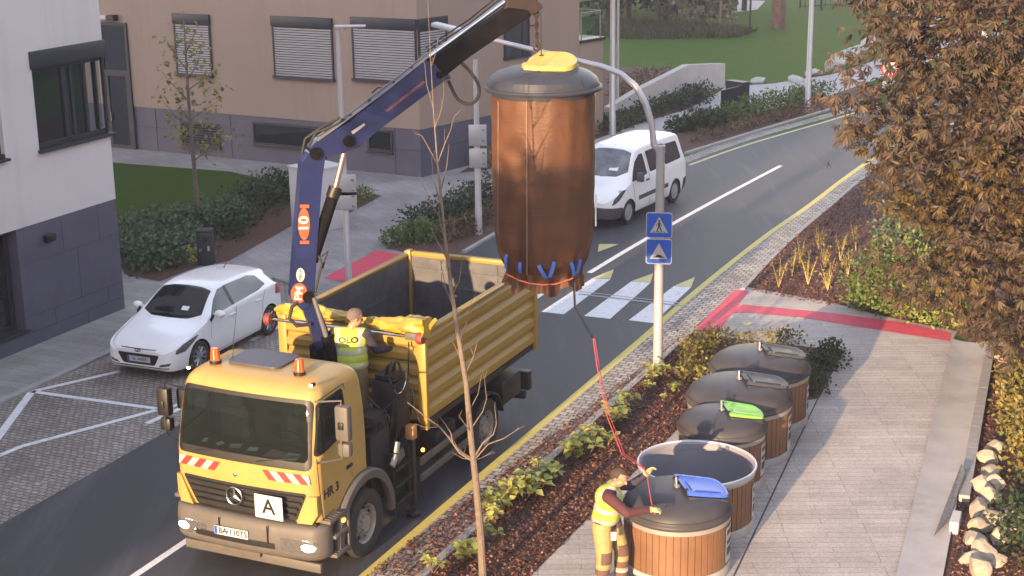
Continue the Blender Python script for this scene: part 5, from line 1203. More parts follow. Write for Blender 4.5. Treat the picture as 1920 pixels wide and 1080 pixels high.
bm = B(); box(bm, (1.16, 0, .99), (.04, 1.0, .012), Matrix.Rotation(R_(-25), 3, 'Y')); tube(bm, [(1.10, .5, .985), (1.14, .05, 1.005)], .01, 5); tube(bm, [(1.10, -.1, .99), (1.15, -.5, 1.0)], .01, 5); obj('wiper', bm, MT['car_black'], HC)
bm = B(); box(bm, (1.27, -.25, 1.10), (.1, .16, .004), Matrix.Rotation(R_(-37), 3, 'Y')); obj('windscreen_sticker', bm, MT['paper'], HC)
# ---- white van
vp = G(1175, 397.6, .33); vr = G(1263.3, 356.9, .33); vd = Vector((vr.x - vp.x, vr.y - vp.y, 0)).normalized(); vn = Vector((-vd.y, vd.x, 0))
orig = vp - vd * .93 + vn * .86; orig.z = .006
VC = empty('delivery_van', orig, math.atan2(vd.y, vd.x), 'white passenger van with grey bumper driving down the road towards the crossing', 'van')
st = {0.0: sec(.60, .30, .48, .70, .76, .50), .07: sec(.76, .26, .5, .76, .83, .64), .2: sec(.86, .24, .52, .84, .91, .72), .5: sec(.92, .23, .54, .94, 1.03, .78), .85: sec(.945, .23, .56, 1.02, 1.12, .82),
      1.05: sec(.948, .23, .56, 1.06, 1.20, .82, zroofedge=1.15), 1.35: sec(.95, .23, .56, 1.10, 1.50, .76, zroofedge=1.40), 1.62: sec(.95, .23, .56, 1.12, 1.76, .715, zroofedge=1.65), 1.85: sec(.95, .23, .56, 1.13, 1.885, .70, zroofedge=1.785), 2.3: sec(.95, .23, .56, 1.14, 1.935, .70, zroofedge=1.84),
      3.4: sec(.95, .23, .56, 1.15, 1.94, .70, zroofedge=1.85), 4.4: sec(.945, .24, .56, 1.15, 1.92, .69, zroofedge=1.82), 4.62: sec(.93, .26, .56, 1.14, 1.86, .68, zroofedge=1.76), 4.72: sec(.91, .28, .56, 1.12, 1.60, .70, zroofedge=1.5), 4.80: sec(.88, .30, .56, 1.0, 1.12, .74), 4.84: sec(.82, .36, .55, .74, .80, .70)}
bm = car_shell(4.84, st, nx=120); lay = bm.faces.layers.int.new('t'); bm.normal_update()
for s in (-1, 1):
    cut_region(bm, rpoly([(1.18, 1.10), (2.12, 1.17), (2.12, 1.72), (1.90, 1.72), (1.62, 1.56)], .04), (0, 2), SW(s), 1, lay)
    cut_region(bm, rpoly([(2.30, 1.18), (3.25, 1.20), (3.25, 1.74), (2.30, 1.74)], .06), (0, 2), SW(s), 1, lay)
    cut_region(bm, rpoly([(3.31, 1.20), (4.40, 1.21), (4.36, 1.70), (3.31, 1.74)], .08), (0, 2), SW(s), 1, lay)
    cut_region(bm, rpoly([(.12, .64), (.40, .74), (.78, .97), (.55, .98), (.20, .80)], .04), (0, 2), lambda f, s=s: f.calc_center_median().y * s > .42 and f.normal.y * s > .05, 2, lay)
    cut_region(bm, rpoly([(1.5, .555), (3.42, .555), (3.42, .67), (1.5, .67)], .02), (0, 2), lambda f, s=s: f.normal.y * s > .5, 5, lay)
cut_region(bm, [(-.1, .18), (.70, .18), (.66, .42), (.52, .54), (-.1, .60)], (0, 2), lambda f: f.normal.x < .2 or f.normal.y ** 2 > .05, 5, lay)
cut_region(bm, [(4.45, .18), (4.95, .18), (4.95, .66), (4.45, .60)], (0, 2), lambda f: True, 5, lay)
cut_region(bm, rpoly([(1.06, 0), (1.09, .45), (1.24, .74), (1.70, .62), (1.76, .35), (1.77, 0), (1.76, -.35), (1.70, -.62), (1.24, -.74), (1.09, -.45)], .02), (0, 1), lambda f: f.normal.z > .2 and f.calc_center_median().x < 1.9, 3, lay)
cut_region(bm, rpoly([(-.36, .60), (.36, .60), (.36, .66), (-.36, .66)], .02), (1, 2), lambda f: f.normal.x < -.25 and f.calc_center_median().x < .3, 6, lay)
wheel_arch(bm, lay, .93, .385, 9); wheel_arch(bm, lay, 3.93, .385, 9)
bm.verts.index_update()
split_obj('van_body', bm, lay, 0, MT['van_white'], VC)
for nm, tv, mm, ps in (('side_window', 1, 'glass_dark', -.004), ('headlight', 2, 'hl_glass', .003), ('windscreen', 3, 'glass_van', -.003), ('bumper_trim', 5, 'van_plastic', .004), ('grille', 6, 'car_black', 0)):
    split_obj(nm, bm, lay, tv, MT.get(mm, MT['glass_dark']), VC, push=ps)
bm.free(); arch_liner(VC, .93, .39, .94); arch_liner(VC, 3.93, .39, .94)
bm = B(); box(bm, (2.4, 0, .30), (4.3, 1.3, .12)); obj('floor_pan', bm, MT['car_black'], VC)
for x in (.93, 3.93):
    for s in (-1, 1): wheel(VC, (x, s * .835, .33), .33, .21, .22, s, 'cap')
for s in (-1, 1):
    bm = B(); box(bm, (1.36, s * 1.06, 1.22), (.13, .2, .26), bev=.04); tube(bm, [(1.4, s * .93, 1.14), (1.38, s * 1.02, 1.16)], .04, 8); obj('door_mirror', bm, MT['van_plastic'], VC)
    bm = B(); box(bm, (2.05, s * .958, 1.02), (.18, .03, .05), bev=.012); obj('door_handle', bm, MT['van_plastic'], VC)
    bm = B()
    for P in ([(1.30, .35), (1.22, .8), (1.15, 1.08)], [(2.2, .30), (2.2, 1.15)], [(2.2, 1.15), (2.2, 1.72)], [(3.28, .30), (3.28, 1.15)]):
        tube(bm, [(x, s * (.951 if z < 1.1 else .925 - (z - 1.15) * .30), z) for x, z in P], .006, 4)
    obj('door_seam', bm, MT['seam_grey'] if 'seam_grey' in MT else MT['car_black'], VC)
bm = B(); tube(bm, [(1.08, .62, 1.215), (1.15, .05, 1.255)], .012, 5); tube(bm, [(1.06, .0, 1.2), (1.16, -.55, 1.25)], .012, 5); obj('wiper', bm, MT['car_black'], VC)
bm = B(); box(bm, (1.27, -.30, 1.405), (.14, .26, .004), Matrix.Rotation(R_(-42), 3, 'Y')); obj('windscreen_paper', bm, MT['paper'], VC)
bm = B(); box(bm, (2.0, 0, 1.93), (.03, .03, .02)); tube(bm, [(1.95, .1, 1.92), (2.03, .1, 1.99)], .008, 5); obj('aerial', bm, MT['car_black'], VC)
Mx = M3((-.02, 0, .46), (0, -1, 0), (0, 0, 1)); bm = B(); prism(bm, rrect(.52, .11, .01), 0, .02, Mx); obj('number_plate', bm, MT['plate'], VC, ang=0)
# ================================================================ underground waste containers
def planks(bm, R, z0, z1, n, c):
    """ring of boards with a groove between each two"""
    pr = []
    for k in range(n):
        a0 = 2 * math.pi * k / n; da = 2 * math.pi / n
        pr += [(R - .014, a0), (R - .014, a0 + .07 * da), (R, a0 + .10 * da), (R + .002, a0 + .53 * da), (R, a0 + .97 * da)]
    lo = [bm.verts.new((c[0] + r * math.cos(a), c[1] + r * math.sin(a), z0)) for r, a in pr]; hi = [bm.verts.new((c[0] + r * math.cos(a), c[1] + r * math.sin(a), z1)) for r, a in pr]
    m = len(pr)
    for k in range(m): bm.faces.new((lo[k], lo[(k + 1) % m], hi[(k + 1) % m], hi[k]))
def lid_prof(R, H):
    return [(R * .96, .0), (R * 1.0, .005), (R * 1.015, .025), (R * 1.01, .05), (R * .985, .07), (R * .975, .085), (R * .965, .11), (R * .94, .11 + (H - .11) * .22), (R * .88, .11 + (H - .11) * .42), (R * .78, .11 + (H - .11) * .62), (R * .62, H * .86), (R * .42, H * .945), (R * .22, H * .985), (0, H)]
def lid_h(R, H, r):
    P = lid_prof(R, H)[6:]; rr = [p[0] for p in P][::-1]; zz = [p[1] for p in P][::-1]
    return float(np.interp(r, rr, zz))
def lid(root, c, z, R, H, flapm, fdir, flap_scale=1.0, eye=True):
    """dark domed lid with a hinged filling flap set in a flat raised seat"""
    bm = B(); lathe(bm, lid_prof(R, H), (c[0], c[1], z), 72); ld = obj('lid', bm, MT['lid_grey'], root, ang=40, world=True)
    bm = B(); lathe(bm, [(R * .985, .098), (R * .992, .104), (R * .985, .11)], (c[0], c[1], z), 72); obj('lid_rim', bm, MT['lid_grey'], ld, world=True)
    # seat: a wedge that carries the flap, sloping outwards
    d = Vector((math.cos(fdir), math.sin(fdir), 0)); t = Vector((-d.y, d.x, 0)); f = flap_scale
    hin = .04 * f; out = R * .92; wi, wo = .30 * f, .27 * f
    zi = z + lid_h(R, H, hin) + .015; zo = z + lid_h(R, H, out) + .055
    Pc = lambda u, v, h=0: Vector((c[0], c[1], 0)) + d * (hin + (out - hin) * u) + t * v + Vector((0, 0, zi + (zo - zi) * u + h))
    bm = B(); N = 10; top = []; 
    outline = []
    for k in range(N + 1): outline.append((k / N * .82, -(wi + (wo - wi) * (k / N) ** 2)))
    for k in range(1, 8):
        a = R_(-90 + 180 * k / 8); outline.append((.82 + .18 * math.cos(a), wo * math.sin(a)))
    outline += [(u, -v) for u, v in outline[:N + 1][::-1]]
    a_ = [bm.verts.new(Pc(u * .985, v * 1.06, -.012)) for u, v in outline]; b_ = []
    for u, v in outline:
        p = Pc(u, v * 1.16); r = math.hypot(p.x - c[0], p.y - c[1]); b_.append(bm.verts.new((p.x, p.y, z + lid_h(R, H, min(r, R * .96)) - .02)))
    for k in range(len(a_)): bm.faces.new((a_[k], a_[(k + 1) % len(a_)], b_[(k + 1) % len(a_)], b_[k]))
    bm.faces.new(a_); obj('flap_seat', bm, MT['lid_grey'], ld, ang=25, world=True)
    bm = B(); a_ = [bm.verts.new(Pc(u, v, .0)) for u, v in outline]; b_ = [bm.verts.new(Pc(u * .98 + .006, v * .97, .028)) for u, v in outline]; c_ = [bm.verts.new(Pc(u * .86 + .06, v * .80, .034)) for u, v in outline]; d_ = [bm.verts.new(Pc(u * .82 + .08, v * .74, .026)) for u, v in outline]
    n = len(outline)
    for A, Bb in ((a_, b_), (b_, c_), (c_, d_)):
        for k in range(n): bm.faces.new((A[k], A[(k + 1) % n], Bb[(k + 1) % n], Bb[k]))
    bm.faces.new(d_); bm.faces.new(a_[::-1])
    fl = obj('filling_flap', bm, flapm, ld, ang=25, world=True)
    bm = B()
    for v in (-.62, .62): tube(bm, [Pc(-.03, v * wi, .02), Pc(.06, v * wi, .035)], .02, 8)
    tube(bm, [Pc(.0, -wi * .8, .02), Pc(.0, wi * .8, .02)], .012, 6); obj('hinge', bm, MT['black'], fl, world=True)
    bm = B(); tube(bm, [Pc(.16, -wi * .5, .034), Pc(.16, wi * .35, .034)], .012, 6); tube(bm, [Pc(.22, -wi * .6, .032), Pc(.78, -wo * .62, .032)], .010, 6); obj('flap_rib', bm, flapm, fl, world=True)
    bm = B(); p = Pc(1.0, 0, .0); box(bm, (p.x, p.y, p.z), (.05, .05, .03), bev=.008); obj('flap_grip', bm, MT['black'], fl, world=True)
    if eye:
        bm = B(); ez = z + H; tube(bm, [Vector((c[0], c[1], ez)) - d * .02 + t * a + Vector((0, 0, b)) for a, b in ((-.035, -.03), (-.035, .10), (-.02, .135), (.02, .135), (.035, .10), (.035, -.03))], .011, 8)
        tube(bm, [Vector((c[0], c[1], ez - .02)), Vector((c[0], c[1], ez + .02))], .05, 12); obj('lifting_eye', bm, MT['steel'], ld, world=True)
    return ld
def container(c, R, label, top=.90, sticker=None):
    root = empty('waste_container', (c[0], c[1], .012), 0, label, 'waste container', 'half-sunk waste containers in a row')
    bm = B(); lathe(bm, [(R * 1.01, .0), (R * 1.015, .10), (R * 1.0, .135), (R * .9, .14)], (c[0], c[1], .012), 64); obj('base_ring', bm, MT['bin_concrete'], root, world=True)
    bm = B(); planks(bm, R * .985, .14, top - .07, int(R * 2 * math.pi / .098), c); obj('wood_cladding', bm, MT['wood'], root, ang=20, world=True)
    bm = B(); lathe(bm, [(R * .95, top - .075), (R * 1.0, top - .075), (R * 1.005, top - .01), (R * .97, top - .005)], (c[0], c[1], 0), 72); obj('top_band', bm, MT['alu_band'], root, world=True)
    if sticker is not None:
        a0, a1, z0, z1 = sticker; bm = B(); prev = None
        for a in np.linspace(R_(a0), R_(a1), 8):
            row = [bm.verts.new((c[0] + R * 1.0 * math.cos(a), c[1] + R * 1.0 * math.sin(a), z)) for z in (z0, z1)]
            if prev: bm.faces.new((prev[0], row[0], row[1], prev[1]))
            prev = row
        st_ = obj('information_sticker', bm, MT['sticker'], root, world=True); 
        bm = B(); prev = None
        for k, (z0b, z1b) in enumerate(((z1 - .12, z1 - .05), (z1 - .26, z1 - .2), (z1 - .42, z1 - .30))):
            prev = None
            for a in np.linspace(R_(a0 + 2.5), R_(a1 - 2.5), 6):
                row = [bm.verts.new((c[0] + R * 1.003 * math.cos(a), c[1] + R * 1.003 * math.sin(a), z)) for z in (z0b, z1b)]
                if prev: bm.faces.new((prev[0], row[0], row[1], prev[1]))
                prev = row
        obj('printed_block', bm, MT['flap_grey'], st_, world=True)
    return root
FD = R_(-8)
cB = (2.24, 19.28); rB = container(cB, .745, 'waste container with brown boards and a blue flap, nearest in the row', top=.845, sticker=(-32, -8, .2, .72)); lid(rB, cB, .845, .765, .335, MT['flap_blue'], R_(10), 1.2)
cG_ = (3.27, 22.25); rG = container(cG_, .68, 'small waste container with a bright green flap on its dark lid', top=.86, sticker=(-34, -6, .2, .72)); lid(rG, cG_, .86, .70, .32, MT['flap_green'], R_(6), 1.1)
cW = (3.72, 23.45); rW = container(cW, .855, 'wide waste container with a grey flap, just behind the green-flap one', sticker=(-30, -8, .15, .74)); lid(rW, cW, .90, .875, .365, MT['flap_grey'], R_(6), 1.12)
cV = (4.30, 24.95); rV = container(cV, .855, 'wide waste container with a grey flap, farthest back in the row', sticker=(-28, -12, .2, .7)); lid(rV, cV, .90, .875, .365, MT['flap_grey'], R_(6), 1.12)
cO = (2.69, 20.72); rO = container(cO, .855, 'open waste container without lid showing its empty dark inside', sticker=(-26, -14, .2, .7))
bm = B(); lathe(bm, [(.86, .86), (.875, .90), (.885, .925), (.875, .945), (.855, .945), (.845, .93), (.84, .88)], (cO[0], cO[1], 0), 80); obj('rim', bm, MT['rim_white'] if 'rim_white' in MT else MT['white'], rO, world=True)
bm = B(); lathe(bm, [(.843, .925), (.822, .90), (.82, .6), (.82, .03), (0, .03)], (cO[0], cO[1], 0), 80); obj('shaft_lining', bm, MT['hole_grey'], rO, world=True)
# lower the paving openings: the shaft is hidden by the boards above ground
# ---- lifted container: lid with its emptying bag, hanging from the crane
hc = atd(1018, 160, 22.2); HC2 = (hc.x, hc.y)
hb = empty('lifted_waste_bag', (hc.x, hc.y, 3.4), 0, 'brown fabric waste bag under a dark lid with yellow flap, hanging from the crane', 'waste bag')
zl = hc.z - .04
bm = B(); RL = .875
lathe(bm, [(RL * .86, -.09), (RL * .87, -.03), (RL * .99, -.01), (RL * 1.005, .02), (RL * .99, .045), (RL * .96, .05), (RL * .955, .07), (RL * .91, .16), (RL * .80, .235), (RL * .6, .30), (RL * .3, .335), (0, .345)], (hc.x, hc.y, zl), 72); ld = obj('lid', bm, MT['lid_blue'], hb, ang=40, world=True)
# yellow flap with a straight hinge side on the left and a rounded end on the right
def lidz(x, y):
    r = math.hypot(x, y) / RL; return zl + float(np.interp(r, [0, .3, .6, .8, .9, 1.0], [.345, .335, .30, .235, .165, .05]))
out = [(-.30, -.36), (-.05, -.40), (.20, -.40)] + [(.26 + .22 * math.sin(R_(a)), -.02 - .38 * math.cos(R_(a))) for a in range(10, 171, 16)] + [(.10, .36), (-.05, .34), (-.10, .28), (-.22, .0), (-.26, -.20), (-.33, -.24)]
fx = lambda p, h, k=1.0, cx=.05, cy=-.02: (hc.x + cx + (p[0] - cx) * k + .02, hc.y + cy + (p[1] - cy) * k - .10, zl + .415 + .17 * (p[1] - .0) - .03 * p[0] + h)
bm = B(); L1 = [bm.verts.new(fx(p, -.03)) for p in out]; L2 = [bm.verts.new(fx(p, .03, .985)) for p in out]; L3 = [bm.verts.new(fx(p, .038, .84)) for p in out]; L4 = [bm.verts.new(fx(p, .03, .80)) for p in out]; n = len(out)
for A, Bb in ((L1, L2), (L2, L3), (L3, L4)):
    for k in range(n): bm.faces.new((A[k], A[(k + 1) % n], Bb[(k + 1) % n], Bb[k]))
bm.faces.new(L4); bm.faces.new(L1[::-1]); fl = obj('filling_flap', bm, MT['flap_yellow'], ld, ang=25, world=True)
bm = B(); S1 = [bm.verts.new(fx(p, -.035, 1.02)) for p in out]; S2 = []
for p in out:
    q = fx(p, 0, 1.12); S2.append(bm.verts.new((q[0], q[1], lidz(q[0] - hc.x, q[1] - hc.y) - .03)))
for k in range(n): bm.faces.new((S1[k], S1[(k + 1) % n], S2[(k + 1) % n], S2[k]))
bm.faces.new(S1); obj('flap_seat', bm, MT['lid_blue'], ld, ang=25, world=True)
bm = B(); prev = None
for a in np.linspace(R_(-122), R_(-48), 14):       # raised front panel of the lid
    row = [bm.verts.new((hc.x + r * math.cos(a), hc.y + r * math.sin(a), zl + z)) for r, z in ((RL * .945, .075), (RL * .965, .08), (RL * .935, .165), (RL * .86, .215))]
    if prev:
        for k in range(3): bm.faces.new((prev[k], row[k], row[k + 1], prev[k + 1]))
    else: bm.faces.new(row)
    prev = row
bm.faces.new(prev[::-1]); obj('front_panel', bm, MT['lid_blue'], ld, ang=25, world=True)
bm = B(); a = R_(-74); p = Vector((hc.x + RL * .958 * math.cos(a), hc.y + RL * .958 * math.sin(a), zl + .12)); box(bm, p, (.09, .012, .05), Matrix.Rotation(a + R_(90), 3, 'Z') @ Matrix.Rotation(R_(-20), 3, 'X')); obj('label_plate', bm, MT['flap_grey'], ld, world=True)
# bag: creased cloth tube gathered at the bottom
NZ, NA = 120, 180; zt, zb = zl - .05, atd(1018, 572, 21.9).z
V = np.zeros((NZ, NA, 3)); 
for i in range(NZ):
    u = i / (NZ - 1); z = zt + (zb - zt) * u
    r = float(np.interp(u, [0, .04, .10, .40, .68, .78, .86, .905, .94, 1.0], [.745, .752, .755, .760, .742, .71, .65, .56, .545, .585]))
    for k in range(NA):
        a = 2 * math.pi * k / NA
        w1 = .010 * math.sin(4 * a + 1) + .006 * math.sin(9 * a - 2.5 * u) + .003 * math.sin(17 * a + 5 * u) + .005 * math.sin(5 * a) * math.sin(19 * u) + .004 * math.sin(3 * a + 2) * math.sin(43 * u)
        gath = max(0, (u - .72) / .2) ** 1.5; w2 = gath * (.035 * math.sin(13 * a + 2) + .022 * math.sin(23 * a + 5 * u) + .02 * math.sin(7 * a))
        seam = -.012 * math.exp(-((a - R_(252)) / .02) ** 2)
        rr = r + w1 + w2 * .8 + seam; V[i, k] = (hc.x + rr * math.cos(a), hc.y + rr * math.sin(a), z + (.05 * math.sin(6 * a + 1) + .035 * math.sin(11 * a)) * max(0, (u - .93) / .07))
idx = np.arange(NZ * NA).reshape(NZ, NA); F = np.stack([idx[:-1], np.roll(idx, -1, 1)[:-1], np.roll(idx, -1, 1)[1:], idx[1:]], -1).reshape(-1, 4)
bag = npobj('bag', V.reshape(-1, 3), F, MT['bag'], hb, world=True, smooth=True)
bm = B(); lathe(bm, [(0, 0), (.3, .01), (.47, .03), (.45, .12), (.3, .2), (0, .22)], (hc.x, hc.y, zb + .02), 40); obj('bag_bottom', bm, MT['bag'], bag, world=True)
def bagpt(px, py, off=.01):
    """point of the bag's front surface seen at a pixel"""
    o = CAM - Vector((hc.x, hc.y, 0)); d = ray(px, py); zz = (CAM + d * 21.6).z; u = (zz - zt) / (zb - zt)
    r = float(np.interp(u, [0, .04, .10, .40, .68, .78, .86, .905, .94, 1.0], [.745, .752, .755, .760, .742, .71, .65, .56, .545, .585])) + off
    a = d.x**2 + d.y**2; b = 2 * (o.x * d.x + o.y * d.y); c = o.x**2 + o.y**2 - r * r; D = b * b - 4 * a * c
    t = (-b - math.sqrt(max(D, 0))) / (2 * a); return CAM + d * t
bm = B(); tube(bm, [bagpt(988, y, .010) for y in np.linspace(190, 515, 40)], .009, 6); tube(bm, [bagpt(934, y, .008) for y in np.linspace(190, 440, 30)], .006, 6); obj('seam', bm, MT['bag_seam'] if 'bag_seam' in MT else MT['alu_band'], bag, world=True)
straps = [((951, 477), (949, 503)), ((976, 492), (976, 512)), ((1010, 497), (1024, 522)), ((1039, 491), (1030, 520)), ((1070, 492), (1076, 515)), ((1087, 486), (1080, 514))]
for (a, b) in straps:
    bm = B(); p, q = bagpt(*a, .012), bagpt(*b, .035); n_ = Vector((p.x - hc.x, p.y - hc.y, 0)).normalized(); s_ = (q - p).cross(n_).normalized() * .027
    P = [p.lerp(q, k / 4) + n_ * (.02 * math.sin(math.pi * k / 4)) for k in range(5)]
    for off in (0, .008):
        for k in range(4): bm.faces.new([bm.verts.new(v + n_ * off) for v in (P[k] - s_, P[k] + s_, P[k + 1] + s_, P[k + 1] - s_)])
    obj('strap', bm, MT['strap_blue'], bag, world=True)
bm = B(); P = [(945, 512), (956, 517), (972, 525), (992, 531), (1016, 534), (1040, 533), (1060, 527), (1076, 521)]; tube(bm, [bagpt(*p, .03) for p in P], .011, 6); obj('closing_rope', bm, MT['rope_orange'] if 'rope_orange' in MT else MT['rope_red'], bag, world=True)
bm = B(); p = bagpt(1079, 518, .03); box(bm, p, (.07, .06, .08), bev=.01); q = bagpt(1079, 500, .03); box(bm, q, (.04, .04, .14), bev=.01); obj('closing_lock', bm, MT['black'], bag, world=True)
bm = B(); p = Vector((hc.x + .775, hc.y - .10, atd(1112, 412, 22).z)); box(bm, p, (.02, .13, .48), Matrix.Rotation(R_(-6), 3, 'Z')); st_ = obj('sticker_sheet', bm, MT['paper'], bag, world=True)
bm = B(); box(bm, p + Vector((.012, -.0, -.06)), (.006, .10, .2)); obj('printed_block', bm, MT['black'], st_, world=True)
bm = B(); box(bm, (hc.x + .772, hc.y + .2, atd(1116, 196, 22.3).z), (.03, .12, .24), bev=.008); obj('yellow_tag', bm, MT['flap_yellow'], bag, world=True)
bm = B(); tp_ = Vector((hc.x - .02, hc.y, zl + .40)); hk = cpt(1014, 22); tube(bm, [hk, Vector((tp_.x, tp_.y, tp_.z + .04))], .008, 6); tube(bm, [tp_ + Vector((.03 * math.cos(a), 0, .05 + .035 * math.sin(a))) for a in np.linspace(0, 6.28, 13)], .010, 6, caps=False); obj('lifting_cable', bm, MT['rust'], hb, world=True)
# ================================================================ people
def capsule(bm, p0, p1, r0, r1, n=14, m=6):
    p0, p1 = Vector(p0), Vector(p1); d = p1 - p0; L = max(d.length, 1e-5); d = d / L
    u = d.orthogonal().normalized(); v = d.cross(u); rings = []
    for k in range(m + 1):
        a = -math.pi / 2 + (math.pi / 2) * k / m; rings.append((p0 + d * (r0 * math.sin(a)), r0 * math.cos(a)))
    for k in range(m + 1):
        a = (math.pi / 2) * k / m; rings.append((p1 + d * (r1 * math.sin(a)), r1 * math.cos(a)))
    prev = None
    for c, r in rings:
        r = max(r, 1e-4); row = [bm.verts.new(c + (u * math.cos(2 * math.pi * k / n) + v * math.sin(2 * math.pi * k / n)) * r) for k in range(n)]
        if prev:
            for k in range(n): bm.faces.new((prev[k], prev[(k + 1) % n], row[(k + 1) % n], row[k]))
        else: bm.faces.new(row[::-1])
        prev = row
    bm.faces.new(prev)
def fused(name, build, vox, smooth_it, mats, pick, parent):
    """one continuous skin from overlapping forms; pick(centre) -> material slot"""
    bm = B(); build(bm); me = bpy.data.meshes.new('tmp'); bm.to_mesh(me); bm.free(); t = bpy.data.objects.new('tmp', me); col.objects.link(t)
    md = t.modifiers.new('r', 'REMESH'); md.mode = 'VOXEL'; md.voxel_size = vox; md.use_smooth_shade = True
    if smooth_it:
        s = t.modifiers.new('s', 'SMOOTH'); s.iterations = smooth_it; s.factor = .5
    dg = bpy.context.evaluated_depsgraph_get(); dg.update(); out = bpy.data.meshes.new_from_object(t.evaluated_get(dg)); bpy.data.objects.remove(t)
    out.materials.clear()
    for m in mats: out.materials.append(m)
    if pick:
        n = len(out.polygons); C = np.zeros(n * 3); out.polygons.foreach_get('center', C); C = C.reshape(-1, 3)
        out.polygons.foreach_set('material_index', np.array([pick(Vector(c)) for c in C], np.int32))
    out.polygons.foreach_set('use_smooth', np.ones(len(out.polygons), bool)); out.name = name
    o = bpy.data.objects.new(name, out); col.objects.link(o); o.parent = parent; return o
def segd(p, a, b):
    a, b = Vector(a), Vector(b); d = b - a; t = max(0, min(1, (p - a).dot(d) / max(d.length_squared, 1e-9))); return (p - a - d * t).length
def head_forms(bm, hp, fwd, up, s=1.0):
    """skull, jaw, nose, brow, ears and neck base around head centre hp"""
    f = Vector(fwd).normalized(); u = Vector(up); u = (u - f * u.dot(f)).normalized(); l = u.cross(f)
    W = lambda a, b, c: Vector(hp) + (f * a + l * b + u * c) * s
    R3 = Matrix((f, l, u)).transposed().to_quaternion()
    ball(bm, W(-.012, 0, .035), .1 * s, 20, (.98, .78, .92), R3); ball(bm, W(.03, 0, -.035), .078 * s, 18, (.85, .80, 1.0), R3)
    capsule(bm, W(.045, .0, -.085), W(.058, .0, -.09), .030 * s, .024 * s)
    capsule(bm, W(.088, 0, .015), W(.112, 0, -.022), .011 * s, .017 * s); ball(bm, W(.072, 0, .03), .045 * s, 12, (.6, 1.2, .4), R3)
    capsule(bm, W(.086, -.02, -.055), W(.086, .02, -.055), .010 * s, .010 * s)
    for q in (-1, 1):
        ball(bm, W(-.008, q * .079, -.005), .034 * s, 12, (.62, .32, 1.0), R3); ball(bm, W(.062, q * .034, -.02), .026 * s, 10, (.6, 1, .8), R3)
    return W, R3
def hand_forms(bm, wr, d, n, sgn, curl=.9):
    """wrist wr, hand direction d, palm normal n; unequal fingers curled round what is held, thumb from the side of the palm"""
    d = Vector(d).normalized(); n = Vector(n); n = (n - d * n.dot(d)).normalized(); s = d.cross(n) * sgn; wr = Vector(wr)
    capsule(bm, wr, wr + d * .05, .026, .036); capsule(bm, wr + d * .05 - s * .022, wr + d * .085 - s * .026, .024, .018); capsule(bm, wr + d * .05 + s * .022, wr + d * .08 + s * .026, .024, .018)
    for k, (off, L) in enumerate(((.033, .070), (.011, .080), (-.011, .075), (-.032, .058))):
        p = wr + d * .09 + s * off; a = d; c = curl * (.8 + .1 * k); q = p
        for j, fr in enumerate((.45, .32, .23)):
            a = (Matrix.Rotation(c * (.75 if j else .5), 3, d.cross(n)) @ a).normalized(); q2 = q + a * L * fr; capsule(bm, q, q2, .0105 - .001 * j, .0095 - .001 * j, 8, 3); q = q2
    p = wr + d * .03 + s * .03; q = p + (d * .5 + s * .55 + n * .45).normalized() * .04; capsule(bm, p, q, .014, .012, 8, 3); capsule(bm, q, q + (d * .75 + n * .6 - s * .1).normalized() * .035, .012, .009, 8, 3)
# ---- worker beside the blue-flap container (X right, Y away from the viewer)
W2 = empty('person', (1.25, 18.64, .012), 0, 'worker in yellow hi-vis vest and maroon sleeves pulling a red rope over the blue-flap container', 'person')
J = dict(hipL=(-.075, -.09, .93), hipR=(.03, .09, .93), pel=(-.03, 0, .98), chest=(.0, 0, 1.27), neck=(.05, -.005, 1.46), head=(.115, -.035, 1.60),
         kneeN=(-.055, -.16, .50), ankN=(-.10, -.15, .09), toeN=(.05, -.20, .045), kneeF=(.16, .07, .50), ankF=(.155, .06, .09), toeF=(.31, .02, .045),
         shN=(-.01, -.20, 1.40), elN=(.19, -.33, 1.24), wrN=(.46, -.27, 1.255), shF=(.07, .19, 1.40), elF=(.27, .36, 1.29), wrF=(.46, .34, 1.47))
def body2(bm):
    g = lambda a: J[a]
    ball(bm, (-.03, 0, 1.0), .15, 18, (.88, 1.05, .95)); ball(bm, (.0, 0, 1.13), .145, 18, (.9, 1.05, 1.05)); ball(bm, (.005, 0, 1.30), .155, 18, (.86, 1.15, 1.0)); capsule(bm, g('shN'), g('shF'), .082, .082); capsule(bm, (.015, 0, 1.38), (.065, -.01, 1.50), .075, .054)
    for h, k, a, t in (('hipL', 'kneeN', 'ankN', 'toeN'), ('hipR', 'kneeF', 'ankF', 'toeF')):
        capsule(bm, g(h), g(k), .125, .092); capsule(bm, g(k), g(a), .092, .078); capsule(bm, Vector(g(a)) - Vector((0.03, 0, .03)), g(t), .05, .042)
    for s, e, w in (('shN', 'elN', 'wrN'), ('shF', 'elF', 'wrF')):
        capsule(bm, g(s), g(e), .080, .064); capsule(bm, g(e), g(w), .064, .042)
    head_forms(bm, g('head'), (.80, -.42, -.42), (.35, -.1, .93))
    hand_forms(bm, g('wrN'), (.9, .1, -.15), (.1, .35, -.9), 1); hand_forms(bm, g('wrF'), (.6, .1, .7), (.5, -.6, -.3), -1)
BONES2 = [('h', 'head', 'head', 0, .11), ('h', 'neck', 'head', 0, .06), ('m', 'shN', 'elN', 1, .07), ('m', 'elN', 'wrN', 1, .05), ('m', 'shF', 'elF', 2, .07), ('m', 'elF', 'wrF', 2, .05)]
